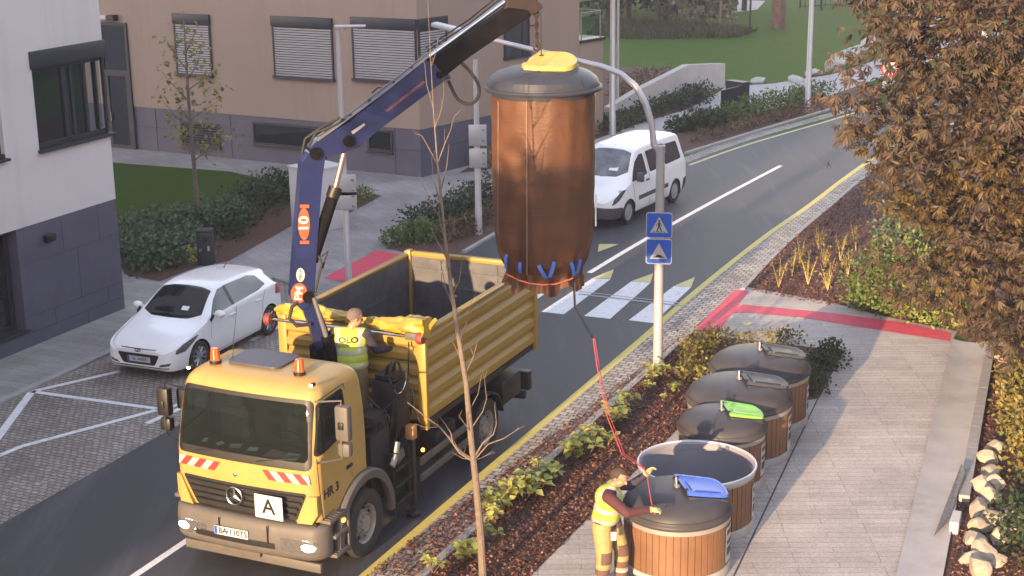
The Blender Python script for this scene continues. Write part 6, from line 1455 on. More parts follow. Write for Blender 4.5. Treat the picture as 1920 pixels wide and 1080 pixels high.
def pick2(c):
    if c.z < .13: return 6
    if (c - Vector(J['head'])).length < .15 or segd(c, (.065, -.01, 1.47), J['head']) < .06: return 0
    for w, e in (('wrN', 'elN'), ('wrF', 'elF')):
        d = (Vector(J[w]) - Vector(J[e])).normalized()
        if (c - Vector(J[w])).dot(d) > -.012 and (c - Vector(J[w])).length < .2: return 5
    if min(segd(c, J['shN'], J['elN']) - .07, segd(c, J['elN'], J['wrN']) - .05) < .012 and (c.y < -.13): return 1
    if min(segd(c, J['shF'], J['elF']) - .07, segd(c, J['elF'], J['wrF']) - .05) < .012 and (c.y > .15): return 2
    if c.z > 1.0: return 1
    dn = segd(c, J['hipL'], J['kneeN']); df = segd(c, J['hipR'], J['kneeF'])
    if .86 < c.z < .985 and c.x > .015: return 4
    for k, yy in (('kneeN', -1), ('kneeF', 1)):
        kp = Vector(J[k])
        if abs(c.z - kp.z - .02) < .085 and abs(c.y - kp.y) < .13 and c.x > kp.x - .045 and abs(c.x - kp.x) < .15: return 4
    if .27 < c.z < .36: return 4
    if .20 < c.z < .245: return 7
    if .13 < c.z < .20: return 4
    return 3
b2_ = fused('body', body2, .0085, 5, [MT['skin'], MT['maroon'], MT['navy'], MT['trouser_yellow'], MT['brown_patch'], MT['glove'], MT['black'], MT['reflect']], pick2, W2)
def vest(name, forms, mats, pick, parent): return fused(name, forms, .010, 4, mats, pick, parent)
def vest2(bm):
    ball(bm, (-.035, 0, 1.015), .180, 18, (.92, 1.12, .60)); ball(bm, (-.025, 0, 1.06), .182, 18, (.90, 1.10, .85)); ball(bm, (-.01, 0, 1.14), .18, 18, (.92, 1.12, 1.0)); ball(bm, (.005, 0, 1.30), .185, 18, (.90, 1.16, .98)); capsule(bm, (.0, -.165, 1.405), (.055, .15, 1.41), .076, .076); capsule(bm, (.03, -.06, 1.45), (.05, .05, 1.455), .062, .062)
def pv2(c):
    if abs(c.z - 1.165 + .10 * (c.x)) < .024 or abs(c.z - 1.01 + .06 * c.x) < .024: return 1
    if c.z > 1.19 and abs(abs(c.y) - .105) < .021 and c.z < 1.5: return 1
    return 0
vest('hi_vis_vest', vest2, [MT['hiviz'], MT['reflect']], pv2, W2)
def hair_of(name, hp, fwd, up, m, parent, s=1.0, low=-.02):
    f = Vector(fwd).normalized(); u = Vector(up); u = (u - f * u.dot(f)).normalized(); l = u.cross(f); R3 = Matrix((f, l, u)).transposed().to_quaternion()
    bm = B(); bmesh.ops.create_uvsphere(bm, u_segments=28, v_segments=20, radius=1); rr = random.Random(3)
    for v in list(bm.verts):
        c = v.co
        if (c.x > .30 and c.z < .55) or c.z < -.62 + .25 * max(0, c.x + .3) * 2: bm.verts.remove(v)
    for v in bm.verts:
        k = 1 + .03 * math.sin(17 * v.co.x + 3) * math.sin(15 * v.co.y) + rr.uniform(-.012, .012); v.co = Vector(hp) + R3 @ Vector((v.co.x * .106 * k - .014, v.co.y * .088 * k, v.co.z * .102 * k + .036)) * s
    return obj(name, bm, m, parent, ang=60)
hair_of('hair', J['head'], (.80, -.42, -.42), (.35, -.1, .93), MT['hair'], W2)
bm = B(); box(bm, (.045, -.235, .86), (.06, .012, .12), bev=.004); obj('pocket_card', bm, MT['paper'], W2)
# red rope with its dark upper end, from the bag to the worker's hands
hN = Vector((1.25 + .55, 18.64 - .26, 1.255)); hF = Vector((1.25 + .52, 18.64 + .35, 1.55))
tp0 = bagpt(1076, 524, .03); Pm = [atd(1092, 600, 21.2), atd(1112, 634, 21.0)]
rp_ = empty('pull_rope', tp0, 0, 'thin red pull rope with black upper part running from the bag down to the worker', 'rope')
bm = B(); tube(bm, [Vector(p) for p in (tp0, atd(1078, 575, 21.3), Pm[0], Pm[1])], .017, 8); obj('black_sleeve', bm, MT['black'], rp_, world=True)
P = [Pm[1], atd(1120, 690, 20.8), atd(1138, 780, 20.4), atd(1166, 852, 20.0), hF + Vector((-.02, .02, .02)), hF + Vector((.02, -.06, -.06)), hN + Vector((.0, .1, .09)), hN + Vector((.02, .0, .0)), hN + Vector((.05, .0, -.08))]
bm = B(); tube(bm, P, .007, 6); tube(bm, [Pm[1] + Vector((.02, 0, 0)), atd(1124, 690, 20.85), atd(1143, 780, 20.45), atd(1170, 850, 20.05), hF + Vector((.0, .03, .02))], .005, 6); obj('red_strand', bm, MT['rope_red'], rp_, world=True)
# ---- worker on the lorry at the crane controls
p1 = ST(15.8 + 2.62, -11.22 + .20); fz = 1.28
W1 = empty('person', (p1.x + .05, p1.y, fz), 0, 'worker in hi-vis vest standing on the lorry with his back turned at the crane levers', 'person')
K = dict(hipL=(-.09, .02, .92), hipR=(.09, .0, .92), chest=(.0, .05, 1.27), neck=(.03, .05, 1.46), head=(.07, .06, 1.605), knL=(-.10, .03, .5), anL=(-.11, -.02, .08), toL=(-.08, .14, .045), knR=(.12, .02, .5), anR=(.13, -.03, .08), toR=(.18, .12, .045),
         shL=(-.19, .06, 1.40), elL=(-.14, .26, 1.22), wrL=(.08, .42, 1.22), shR=(.20, .02, 1.39), elR=(.32, .10, 1.13), wrR=(.50, .24, 1.10))
def body1(bm):
    g = lambda a: K[a]
    ball(bm, (0, .02, 1.0), .15, 18, (1.1, .88, .95)); ball(bm, (.0, .03, 1.14), .145, 18, (1.1, .9, 1.05)); ball(bm, (.0, .045, 1.30), .155, 18, (1.2, .86, 1.0)); capsule(bm, g('shL'), g('shR'), .075, .075); capsule(bm, (.01, .05, 1.38), (.035, .055, 1.50), .075, .054)
    for h, k, a, t in (('hipL', 'knL', 'anL', 'toL'), ('hipR', 'knR', 'anR', 'toR')):
        capsule(bm, g(h), g(k), .12, .085); capsule(bm, g(k), g(a), .085, .07); capsule(bm, g(a), g(t), .05, .042)
    for s, e, w in (('shL', 'elL', 'wrL'), ('shR', 'elR', 'wrR')): capsule(bm, g(s), g(e), .073, .056); capsule(bm, g(e), g(w), .056, .037)
    head_forms(bm, g('head'), (.86, .40, -.30), (.25, .1, .95)); hand_forms(bm, g('wrL'), (.7, .5, -.2), (.2, -.2, -.9), 1); hand_forms(bm, g('wrR'), (.75, .45, -.15), (.1, .1, -.95), -1)
def pick1(c):
    if c.z < .13: return 4
    if (c - Vector(K['head'])).length < .15 or segd(c, (.03, .055, 1.47), K['head']) < .06: return 0
    for w, e in (('wrL', 'elL'), ('wrR', 'elR')):
        d = (Vector(K[w]) - Vector(K[e])).normalized()
        if (c - Vector(K[w])).dot(d) > -.01 and (c - Vector(K[w])).length < .2: return 3
    return 1 if c.z > .98 else 2
fused('body', body1, .0085, 5, [MT['skin'], MT['navy'], MT['tan_trouser'], MT['glove'], MT['black']], pick1, W1)
def vest1(bm):
    ball(bm, (0, .02, .97), .196, 18, (1.14, .95, .62)); ball(bm, (0, .025, 1.06), .19, 18, (1.14, .94, .9)); ball(bm, (0, .035, 1.15), .188, 18, (1.14, .95, 1.0)); ball(bm, (0, .045, 1.30), .19, 18, (1.2, .92, .98)); capsule(bm, (-.155, .06, 1.405), (.155, .03, 1.40), .08, .08)
def pv1(c):
    if abs(c.z - 1.165) < .024 or abs(c.z - .965) < .024: return 1
    if c.z > 1.18 and abs(abs(c.x) - .135) < .023: return 1
    return 0
v1 = vest('hi_vis_vest', vest1, [MT['hiviz'], MT['reflect']], pv1, W1)
hair_of('hair', K['head'], (.86, .40, -.30), (.25, .1, .95), MT['hair_grey'], W1)
vl = text('vest_lettering', 'OLO', .10, M3((-.005, -.172, 1.345), (1, 0, 0), (0, 0, 1)), MT['black'], v1, ext=.002, bold=.003, sx=1.15)
for v in vl.data.vertices:          # lay the letters on the cloth
    ok, hit, nn, fi = v1.ray_cast(Vector((v.co.x, -.5, v.co.z)), Vector((0, 1, 0)))
    if ok: v.co.y = hit.y - .003 - (.003 if v.co.y < -.172 else 0)
W1.scale = (1.2, 1.15, 1.09); W2.scale = (1.16, 1.12, 1.0)
# ================================================================ vegetation
def leaf_quads(P, D, Nn, L, W, fold=.12):
    """leaves as two folded quads: base P, direction D, normal Nn, length L, half width W (all arrays)"""
    P = np.asarray(P, float); D = np.asarray(D, float); Nn = np.asarray(Nn, float); L = np.asarray(L, float).reshape(-1, 1); W = np.asarray(W, float).reshape(-1, 1)
    D /= np.linalg.norm(D, axis=1, keepdims=True) + 1e-9; S = np.cross(D, Nn); S /= np.linalg.norm(S, axis=1, keepdims=True) + 1e-9; U = np.cross(S, D)
    n = len(P); V = np.empty((n, 6, 3)); V[:, 0] = P; V[:, 1] = P + D * L * .58 - S * W + U * W * fold * 2; V[:, 2] = P + D * L - U * L * .10; V[:, 3] = P + D * L * .58 + S * W + U * W * fold * 2; V[:, 4] = P + D * L * .45; V[:, 5] = P + D * L * .8
    b = (np.arange(n) * 6).reshape(-1, 1); F = np.concatenate([b + np.array([[0, 4, 5, 1]]), b + np.array([[0, 3, 5, 4]])]).reshape(-1, 4)
    F2 = np.concatenate([b + np.array([[1, 5, 2, 2]])]) if False else None
    # tip triangles are folded into the quads: move vertex 5 to the tip
    V[:, 5] = V[:, 2]
    Vv = V[:, :5].copy(); Vv[:, 2] = V[:, 2]; b5 = (np.arange(n) * 5).reshape(-1, 1)
    F = np.concatenate([b5 + np.array([[0, 4, 2, 1]]), b5 + np.array([[0, 3, 2, 4]])]).reshape(-1, 4)
    return Vv.reshape(-1, 3), F
def rdir(n, up=0.0):
    v = rng.normal(size=(n, 3)); v[:, 2] += up; return v / np.linalg.norm(v, axis=1, keepdims=True)
def blob_leaves(name, C, Rr, n, L, W, m, parent, lump=7, up=.3, zmin=.01):
    """foliage over a few lumps: C list of centres, Rr list of radii vectors"""
    P, D, Nn = [], [], []
    tot = sum(r[0] * r[1] + r[0] * r[2] for r in Rr)
    for c, r in zip(C, Rr):
        k = int(n * (r[0] * r[1] + r[0] * r[2]) / tot); d = rdir(k, .25); q = rng.random((k, 1)) ** .35
        w_ = 1 + .22 * np.sin(d @ rng.normal(size=3) * lump) + .15 * np.sin(d @ rng.normal(size=3) * lump * 2)
        p = np.array(c) + d * np.array(r) * q * w_[:, None]; P.append(p); D.append(d * .8 + rdir(k, up)); Nn.append(d + rdir(k, .6))
    P = np.concatenate(P); D = np.concatenate(D); Nn = np.concatenate(Nn); ok = P[:, 2] > zmin; P, D, Nn = P[ok], D[ok], Nn[ok]
    V, F = leaf_quads(P, D, Nn, L * rng.uniform(.6, 1.25, len(P)), W * rng.uniform(.7, 1.2, len(P))); return npobj(name, V, F, m, parent, world=True)
def vpl(base): return lambda px, py: onpl(px, py, base, Vector((0, 1, 0)))
# ---- horse chestnut on the right
tb0 = G(1912, 700); tb0.z = -.05
CT = empty('chestnut_tree', tb0, 0, 'tall chestnut tree with rust-brown autumn leaves on the right of the street', 'tree')
q = vpl(Vector((tb0.x, tb0.y - .3, 0)))
bm = B(); tube(bm, [tb0, q(1910, 560), q(1898, 440), q(1880, 300), q(1846, 150), q(1800, 40), q(1770, -120)], [.22, .17, .15, .13, .10, .08, .04], 10); tk = obj('trunk', bm, MT['bark'], CT, world=True)
outl = [(1595, -140), (1600, 0), (1590, 40), (1625, 75), (1590, 105), (1575, 130), (1650, 150), (1640, 185), (1570, 175), (1545, 205), (1550, 245), (1620, 265), (1640, 310), (1612, 330), (1628, 385), (1650, 400), (1648, 450), (1690, 470), (1632, 505), (1700, 560), (1740, 590), (1800, 600), (1850, 640), (1905, 660), (2060, 640), (2100, 200), (2080, -140)]
gaps = [((1700, 440), 26), ((1748, 455), 22), ((1700, 410), 16), ((1690, 520), 26), ((1745, 540), 18), ((1800, 470), 14), ((1770, 55), 20), ((1825, 62), 20), ((1672, 130), 20), ((1600, 290), 30), ((1640, 115), 16), ((1860, 560), 16)]
cl = []
yy = -120
while yy < 660:
    xx = 1540
    while xx < 2090:
        p = (xx + random.uniform(-17, 17), yy + random.uniform(-14, 14))
        if inpoly(p, outl) and all(math.hypot(p[0] - g[0][0], p[1] - g[0][1]) > g[1] for g in gaps):
            k = 2 if p[0] > 1660 else 1
            for _ in range(k): cl.append((p, random.uniform(24.4, 27.0) if _ == 0 else random.uniform(26.5, 30.0)))
        xx += 38
    yy += 32
P, D, Nn, L_, W_, Gm = [], [], [], [], [], []
tw = B()
tips = [q(1898, 440), q(1880, 300), q(1846, 150), q(1800, 40), q(1905, 520)]
for (p, dep) in cl:
    c = atd(p[0], p[1], dep)
    if c.z < .35 or (p[1] > 575 and p[0] < 1815): continue
    gold = 1 if (1640 < p[0] < 1900 and 285 < p[1] < 520 and random.random() < .5) or random.random() < .08 else 0
    if random.random() < .33:
        s_ = min(tips, key=lambda t: (t - c).length); mid = s_.lerp(c, .55) + Vector((0, 0, .18)); tube(tw, [s_, mid, c], [.035, .018, .006], 5)
    nl = random.randint(16, 23)
    for _ in range(nl):
        o = np.array(c) + rng.normal(size=3) * np.array([.22, .34, .15]); out_ = np.array([o[0] - tb0.x, o[1] - tb0.y - .3, 0]); out_ /= np.linalg.norm(out_) + 1e-6
        ax = out_ * .6 + rng.normal(size=3) * .45 + np.array([0, 0, -.15]); ax /= np.linalg.norm(ax); up_ = np.array([0, 0, 1.0]) + rng.normal(size=3) * .35
        s = np.cross(ax, up_); s /= np.linalg.norm(s); up2 = np.cross(s, ax); sc = random.uniform(.68, 1.12)
        for j, a in enumerate((-1.35, -.82, -.38, .05, .45, .9, 1.4)):
            if random.random() < .07: continue
            a += random.uniform(-.1, .1); dd = ax * math.cos(a) + s * math.sin(a) - up2 * random.uniform(.1, .8); P.append(o); D.append(dd); Nn.append(up2 + rng.normal(size=3) * .2); L_.append((.20 - .03 * abs(a)) * sc); W_.append(.021 * sc); Gm.append(gold)
V, F = leaf_quads(P, D, Nn, L_, W_)
npobj('crown', V, F, [MT['leaf_chestnut'], MT['leaf_golden'] if 'leaf_golden' in MT else MT['leaf_yellow']], CT, world=True, mi=np.array(Gm + Gm))
obj('limbs', tw, MT['bark'], tk, world=True)
# ---- bare young tree in the mulch bed
bb = G(906, 1092); bb.z = 0
BT = empty('bare_tree', bb, 0, 'slender young tree with bare branches standing in the mulch bed beside the lorry', 'tree')
q = vpl(bb)
tr = [(906, 1092), (901, 1000), (892, 900), (884, 830), (874, 720), (858, 620), (846, 540), (834, 440), (826, 360), (819, 290), (813, 210), (808, 120), (803, 20), (800, -40)]
rr = [.056, .051, .046, .042, .034, .030, .026, .020, .015, .011, .007, .0045, .003, .002]
bm = B(); tube(bm, [q(*p) for p in tr], rr, 10); bk = obj('trunk', bm, MT['bark_grey'], BT, world=True)
brs = [([(888, 865), (862, 850), (842, 822), (822, 800), (795, 782), (763, 757)], .020), ([(850, 833), (845, 812), (834, 796)], .010), ([(822, 800), (800, 798), (780, 786)], .009), ([(887, 860), (870, 846), (858, 830), (852, 812)], .012), ([(886, 862), (868, 862), (846, 852)], .008),
       ([(889, 858), (905, 830), (925, 812), (931, 790), (928, 760)], .014), ([(890, 862), (915, 832), (945, 820), (965, 806), (972, 798)], .012), ([(884, 812), (873, 790), (862, 770)], .010), ([(886, 800), (905, 775), (912, 755), (908, 720)], .010), ([(880, 770), (896, 745), (902, 715)], .009), ([(889, 864), (905, 860), (928, 853)], .006),
       ([(873, 700), (888, 670), (896, 640)], .009), ([(870, 690), (857, 660), (846, 640)], .008), ([(862, 640), (876, 600), (884, 560)], .008), ([(852, 580), (836, 545), (826, 500)], .010), ([(848, 555), (862, 520), (868, 470)], .009), ([(840, 490), (818, 450), (802, 420), (770, 396)], .009), ([(836, 460), (850, 430), (858, 395)], .008),
       ([(832, 420), (808, 380), (790, 340)], .009), ([(829, 390), (812, 340), (808, 300)], .012), ([(826, 360), (838, 310), (842, 270)], .010), ([(821, 310), (804, 275), (792, 252), (776, 245)], .010), ([(821, 305), (834, 270), (846, 240), (852, 215)], .010), ([(815, 240), (828, 205), (834, 170)], .007), ([(812, 200), (800, 160), (796, 120)], .007), ([(808, 130), (818, 95), (822, 60)], .005), ([(836, 455), (826, 420), (822, 380)], .012)]
bm = B(); rj = random.Random(5)
for pts, r in brs:
    off = rj.uniform(-.25, .25); n_ = len(pts); W = [q(*p) + Vector((0, off * k / max(n_ - 1, 1), 0)) for k, p in enumerate(pts)]; tube(bm, W, [max(r * (1 - .75 * k / (n_ - 1)), .003) for k in range(n_)], 6)
    e = W[-1]; d = (W[-1] - W[-2]).normalized()
    for _ in range(rj.randint(1, 3)):
        b0 = W[rj.randint(max(0, n_ - 3), n_ - 1)]; dd = (d + Vector((rj.uniform(-.8, .8), rj.uniform(-.8, .8), rj.uniform(-.2, .7)))).normalized(); tube(bm, [b0, b0 + dd * rj.uniform(.08, .22)], [.004, .002], 4)
obj('branches', bm, MT['bark_grey'], bk, world=True)
# ---- young tree with a few yellow leaves, by the tan building
lb = G(373, 432); lb.z = 0
LT = empty('young_tree', lb, 0, 'young tree with sparse yellow leaves in the lawn before the tan building', 'tree'); q = vpl(lb)
bm = B(); tube(bm, [q(373, 432), q(366, 330), q(357, 240), q(351, 150), q(346, 60), q(343, 20)], [.075, .06, .05, .035, .018, .008], 8)
LB = [[(362, 290), (340, 265), (335, 240)], [(361, 280), (395, 262), (425, 256)], [(358, 240), (330, 220), (310, 195), (295, 180)], [(357, 225), (385, 205), (408, 190)], [(354, 190), (325, 160), (305, 135)], [(352, 170), (378, 150), (398, 135)], [(350, 130), (330, 105), (312, 75)], [(348, 100), (360, 75), (368, 55)], [(366, 300), (385, 285), (410, 262)], [(352, 150), (370, 120), (375, 95)], [(357, 230), (340, 205), (330, 185)]]
for pts in LB: tube(bm, [q(*p) for p in pts], [.02, .012, .006, .004][:len(pts)], 5)
obj('trunk', bm, MT['bark_grey'], LT, world=True)
P = []
for pts in LB:
    for _ in range(22):
        t = random.uniform(.35, 1.05) * (len(pts) - 1); i = min(int(t), len(pts) - 2); a, b = q(*pts[i]), q(*pts[i + 1]); P.append(np.array(a.lerp(b, t - i)) + rng.normal(size=3) * .14)
for c in ((318, 72), (350, 115), (375, 240), (400, 165), (350, 180), (345, 235), (420, 255)):
    for _ in range(16): P.append(np.array(q(*c)) + rng.normal(size=3) * np.array([.22, .2, .14]))
n = len(P); V, F = leaf_quads(P, rdir(n, -.2), rdir(n, .5), rng.uniform(.09, .19, n), rng.uniform(.04, .075, n)); npobj('crown', V, F, MT['leaf_yellow'], LT, world=True)
# ---- shrubs left
def shrub(name, label, cat, spots, rad, n, L, W, m, group=None, stem=True):
    c0 = G(*spots[0]); r = empty(name, (c0.x, c0.y, 0), 0, label, cat, group); C = []
    for s in spots: p = G(*s); C.append((p.x, p.y, rad[2] * .45))
    blob_leaves('foliage', C, [tuple(x * random.uniform(.85, 1.15) for x in rad) for _ in C], n, L, W, m, r)
    if stem:
        bm = B()
        for c in C:
            for k in range(3): tube(bm, [(c[0], c[1], 0), (c[0] + random.uniform(-.5, .5) * rad[0], c[1] + random.uniform(-.5, .5) * rad[1], rad[2] * .8)], [.015, .005], 5)
        obj('stems', bm, MT['bark'], r, world=True)
    return r
shrub('shrub', 'wide mound of pale green leaves beside the white building', 'shrub', [(270, 470), (310, 490), (330, 440), (370, 425), (280, 500), (250, 480), (345, 470), (300, 450), (400, 428), (420, 418), (265, 445)], (.95, .9, .45), 8500, .13, .05, MT['leaf_shrub'])
shrub('shrub', 'dark low evergreen shrub next to the crane on the left bed', 'shrub', [(470, 400), (500, 385), (520, 375), (545, 368)], (.8, .75, .55), 3400, .11, .035, MT['leaf_dark'])
shrub('shrub', 'small dark shrub at the lawn edge left of the mulch', 'shrub', [(450, 425), (430, 445)], (.55, .5, .35), 900, .10, .035, MT['leaf_dark'])
shrub('shrub', 'tiny yellowish plant at the foot of the dark litter bin', 'shrub', [(365, 492)], (.22, .22, .28), 160, .09, .035, MT['leaf_seedling'], stem=False)
shrub('shrub', 'bright low shrub at the corner of the bed behind the tipper', 'shrub', [(745, 458), (780, 452), (800, 445)], (.5, .5, .35), 1500, .10, .035, MT['leaf_green'])
shrub('shrub', 'dark spreading shrub in the bed behind the lifted bag', 'shrub', [(790, 425), (830, 410), (870, 390), (905, 372), (850, 425), (885, 405)], (.6, .55, .42), 3600, .11, .035, MT['leaf_dark'])
shrub('shrub', 'rusty reddish shrub at the foot of the grey lamp post', 'shrub', [(840, 450), (870, 440), (905, 420)], (.45, .45, .35), 1100, .10, .035, MT['leaf_rusty'])
shrub('shrub', 'small patch of grass plants behind the white cabinet', 'shrub', [(680, 372), (660, 385)], (.4, .4, .25), 600, .12, .02, MT['leaf_green'], stem=False)
shrub('shrub', 'yellow-leaved plant by the wall of the tan building', 'shrub', [(908, 312)], (.4, .4, .5), 300, .13, .05, MT['leaf_yellow'])
def hedge(label, pts, wd, h, n, m, L=.14):
    c0 = G(*pts[0]); r = empty('hedge', (c0.x, c0.y, 0), 0, label, 'hedge'); C = []
    for a, b in zip(pts, pts[1:]):
        A, Bq = G(*a), G(*b); k = max(2, int((Bq - A).length / (wd * .8)))
        for j in range(k): p = A.lerp(Bq, j / k); C.append((p.x + random.uniform(-.2, .2), p.y + random.uniform(-.2, .2), h * .4))
    blob_leaves('foliage', C, [(wd * random.uniform(.6, .9), wd * random.uniform(.6, .9), h * random.uniform(.6, 1.0)) for _ in C], n, L, L * .3, m, r)
hedge('dark hedge below the sloping concrete wall behind the van', [(1122, 252), (1180, 232), (1215, 220), (1270, 202), (1330, 182)], .8, .55, 3800, MT['leaf_dark'])
hedge('dark hedge between the far path and the road by the black bin shelter', [(1275, 248), (1320, 238), (1370, 228)], .7, .5, 2200, MT['leaf_dark'])
hedge('green low hedge along the road below the second far lamp post', [(1380, 226), (1440, 210), (1500, 195), (1560, 180)], .8, .6, 3000, MT['leaf_green'])
hedge('rusty row of low plants on the mulch strip beside the far kerb', [(1310, 268), (1380, 246), (1450, 228), (1520, 208)], .45, .3, 900, MT['leaf_rusty'])
hedge('reddish low plants on the mulch slope beside the far lawn', [(1150, 160), (1190, 150), (1230, 140), (1160, 185), (1200, 170)], .9, .3, 900, MT['leaf_rusty'])
# ---- right side bushes
shrub('bush', 'dense dark green bush behind the red kerb under the chestnut', 'bush', [(1625, 575), (1655, 582), (1640, 560), (1690, 590)], (.62, .6, .8), 3200, .10, .035, MT['leaf_green'])
shrub('bush', 'sunlit light green bush beneath the chestnut branches', 'bush', [(1720, 590), (1750, 600), (1700, 560), (1780, 610)], (.7, .7, .95), 3600, .11, .035, MT['leaf_lime'] if 'leaf_lime' in MT else MT['leaf_green'])
shrub('bush', 'tall pale green bush seen through the chestnut leaves', 'bush', [(1690, 505), (1720, 500), (1745, 520)], (.8, .8, 1.4), 2800, .12, .04, MT['leaf_shrub'])
shrub('bush', 'yellowing bush hanging over the bark bed right of the channel', 'bush', [(1905, 800), (1915, 770), (1925, 840), (1912, 740), (1935, 900)], (.42, .5, .75), 2600, .11, .03, MT['leaf_autumn'])
shrub('bush', 'dark low bush in the lower right corner of the bark bed', 'bush', [(1915, 1010), (1935, 980), (1940, 1060)], (.4, .5, .5), 1300, .11, .035, MT['leaf_dark'])
shrub('shrub', 'low plant patch with yellow-green leaves left of the farthest container', 'shrub', [(1300, 690), (1318, 668), (1290, 710), (1330, 652), (1310, 720), (1290, 668)], (.32, .32, .3), 1300, .085, .03, MT['leaf_autumn'])
shrub('shrub', 'dark ground-cover plant right of the farthest container', 'shrub', [(1530, 690), (1545, 672), (1525, 715), (1555, 690), (1560, 665), (1520, 735)], (.34, .34, .22), 1500, .075, .028, MT['leaf_dark'])
shrub('shrub', 'thin plant edge behind the farthest container lid', 'shrub', [(1350, 640), (1400, 645), (1450, 648), (1480, 645)], (.32, .25, .2), 700, .08, .028, MT['leaf_autumn'], stem=False)
# ---- dry stalks in the far right bed
SP = [(1460, 540), (1485, 520), (1500, 500), (1515, 535), (1545, 505), (1552, 545), (1575, 490), (1590, 520), (1535, 470), (1605, 470)]
def stalk(p):
    r = empty('dry_plant', (p.x, p.y, .005), random.uniform(0, 6), 'thin dry yellow plant stalk standing in the sunlit bark beyond the red marking', 'plant', 'dry plants in the far bark bed'); bm = B(); PP = []
    for k in range(7):
        e = Vector((random.uniform(-.22, .22), random.uniform(-.22, .22), random.uniform(.4, .75))); tube(bm, [(0, 0, 0), e * .5 + Vector((0, 0, .05)), e], [.009, .006, .003], 4)
        for _ in range(9): PP.append(np.array(e) * random.uniform(.35, 1) + rng.normal(size=3) * .03)
    obj('stems', bm, MT['straw'] if 'straw' in MT else MT['bark_grey'], r); n = len(PP); V, F = leaf_quads(PP, rdir(n, .3), rdir(n, .4), rng.uniform(.06, .11, n), rng.uniform(.015, .028, n)); npobj('leaves', V, F, MT['leaf_autumn'], r); return r
proto = [stalk(G(*p)) for p in SP[:3]]
for i, p in enumerate(SP[3:]): c = copy_tree(proto[i % 3]); g = G(*p); c.location = (g.x, g.y, .005); c.rotation_euler = (0, 0, i * 1.3)
# ---- seedlings in the mulch bed
def seedling(s=1.0, m='leaf_seedling', k=4):
    r = empty('seedling', (0, 0, 0), 0, 'small leafy yellow-green shrub seedling planted in the bark mulch by the kerb', 'seedling', 'seedlings in the mulch bed'); bm = B(); P, D, Nn = [], [], []
    for _ in range(k):
        e = Vector((random.uniform(-.15, .15), random.uniform(-.15, .15), random.uniform(.18, .36))) * s; tube(bm, [(0, 0, 0), e * .55, e], [.008, .006, .004], 4)
        for j in range(7):
            a = 2.4 * j + random.random(); b = np.array(e) * (1 - .10 * (j // 2)); d = np.array([math.cos(a), math.sin(a), random.uniform(-.35, .5)]); P.append(b); D.append(d); Nn.append(np.array([0, 0, 1.]) + rng.normal(size=3) * .3)
    obj('stems', bm, MT['bark_red'], r); n = len(P); V, F = leaf_quads(P, D, Nn, rng.uniform(.10, .17, n) * s, rng.uniform(.036, .06, n) * s, fold=.2); npobj('leaves', V, F, MT[m], r); return r
protos = [seedling(1.0), seedling(1.1, k=5), seedling(.85, k=3), seedling(1.0, 'leaf_seedling2' if 'leaf_seedling2' in MT else 'leaf_seedling', 4)]
SD_ = [(812, 1078, .8), (868, 1058, .9), (884, 1046, .8), (922, 1018, .7), (930, 985, .8), (918, 968, .9), (940, 965, 1.0), (952, 948, 1.0), (985, 942, 1.1), (1000, 932, 1.2), (1018, 915, 1.0), (1037, 908, .9), (1012, 890, .7), (1066, 868, 1.0), (1085, 865, .9), (1100, 862, 1.1), (1120, 842, 1.1), (1092, 830, .7), (1140, 838, 1.0), (1150, 802, .9), (1165, 790, .9), (1178, 765, .9), (1140, 775, .8), (1225, 722, .9), (1250, 712, .8), (1262, 740, .6), (1244, 752, .6), (1216, 735, .5)]
for i, (x, y, s) in enumerate(SD_):
    c = protos[i] if i < 4 else copy_tree(protos[(i * 7) % 4 if i % 5 else 3]); g = G(x, y); c.location = (g.x, g.y, .014); c.rotation_euler = (0, 0, i * 2.1); c.scale = (s * 1.15, s * 1.15, s * random.uniform(.95, 1.2))
# ---- bark chips lying loose on the beds
def chips(name, poly, n, smin, smax, z):
    xs = [p[0] for p in poly]; ys = [p[1] for p in poly]; P = []
    while len(P) < n:
        x, y = random.uniform(min(xs), max(xs)), random.uniform(min(ys), max(ys))
        if inpoly((x, y), poly): P.append((x, y, z + random.uniform(.003, .03)))
    P = np.array(P); D = rdir(n); D[:, 2] *= .35; N_ = rdir(n, 1.2); L = rng.uniform(smin, smax, n); V, F = leaf_quads(P, D, N_, L, L * rng.uniform(.18, .4, n), .3); return tag(npobj(name, V, F, MT['chips']), kind='stuff')
bedA = [tuple(v) for v in (vin[1], vin[2], vin[3])] + [G2((1312, 628)), G2((1345, 634)), a2(pe3), a2(pe0)]
chips('bark_chips', [a2(G(690, 1080))] + [tuple(vin[3]), G2((1312, 628)), G2((1345, 634)), a2(pe2), a2(pe1 - pd * .3)], 15000, .025, .075, .014)
chips('bark_chips', [a2(R1 + Vector((.05, 0, 0))), a2(R0 + gd2 * 13 + Vector((.05, 0, 0))), a2(R0 + gd2 * 13 + Vector((2.2, 0, 0))), a2(R1 + Vector((1.5, 0, 0)))], 5000, .03, .08, .006)
chips('bark_chips', [G2(q) for q in [(1392, 543), (1440, 492), (1500, 436), (1560, 386), (1640, 330), (1680, 460), (1660, 560), (1560, 575), (1440, 552)]], 7000, .04, .09, .006)
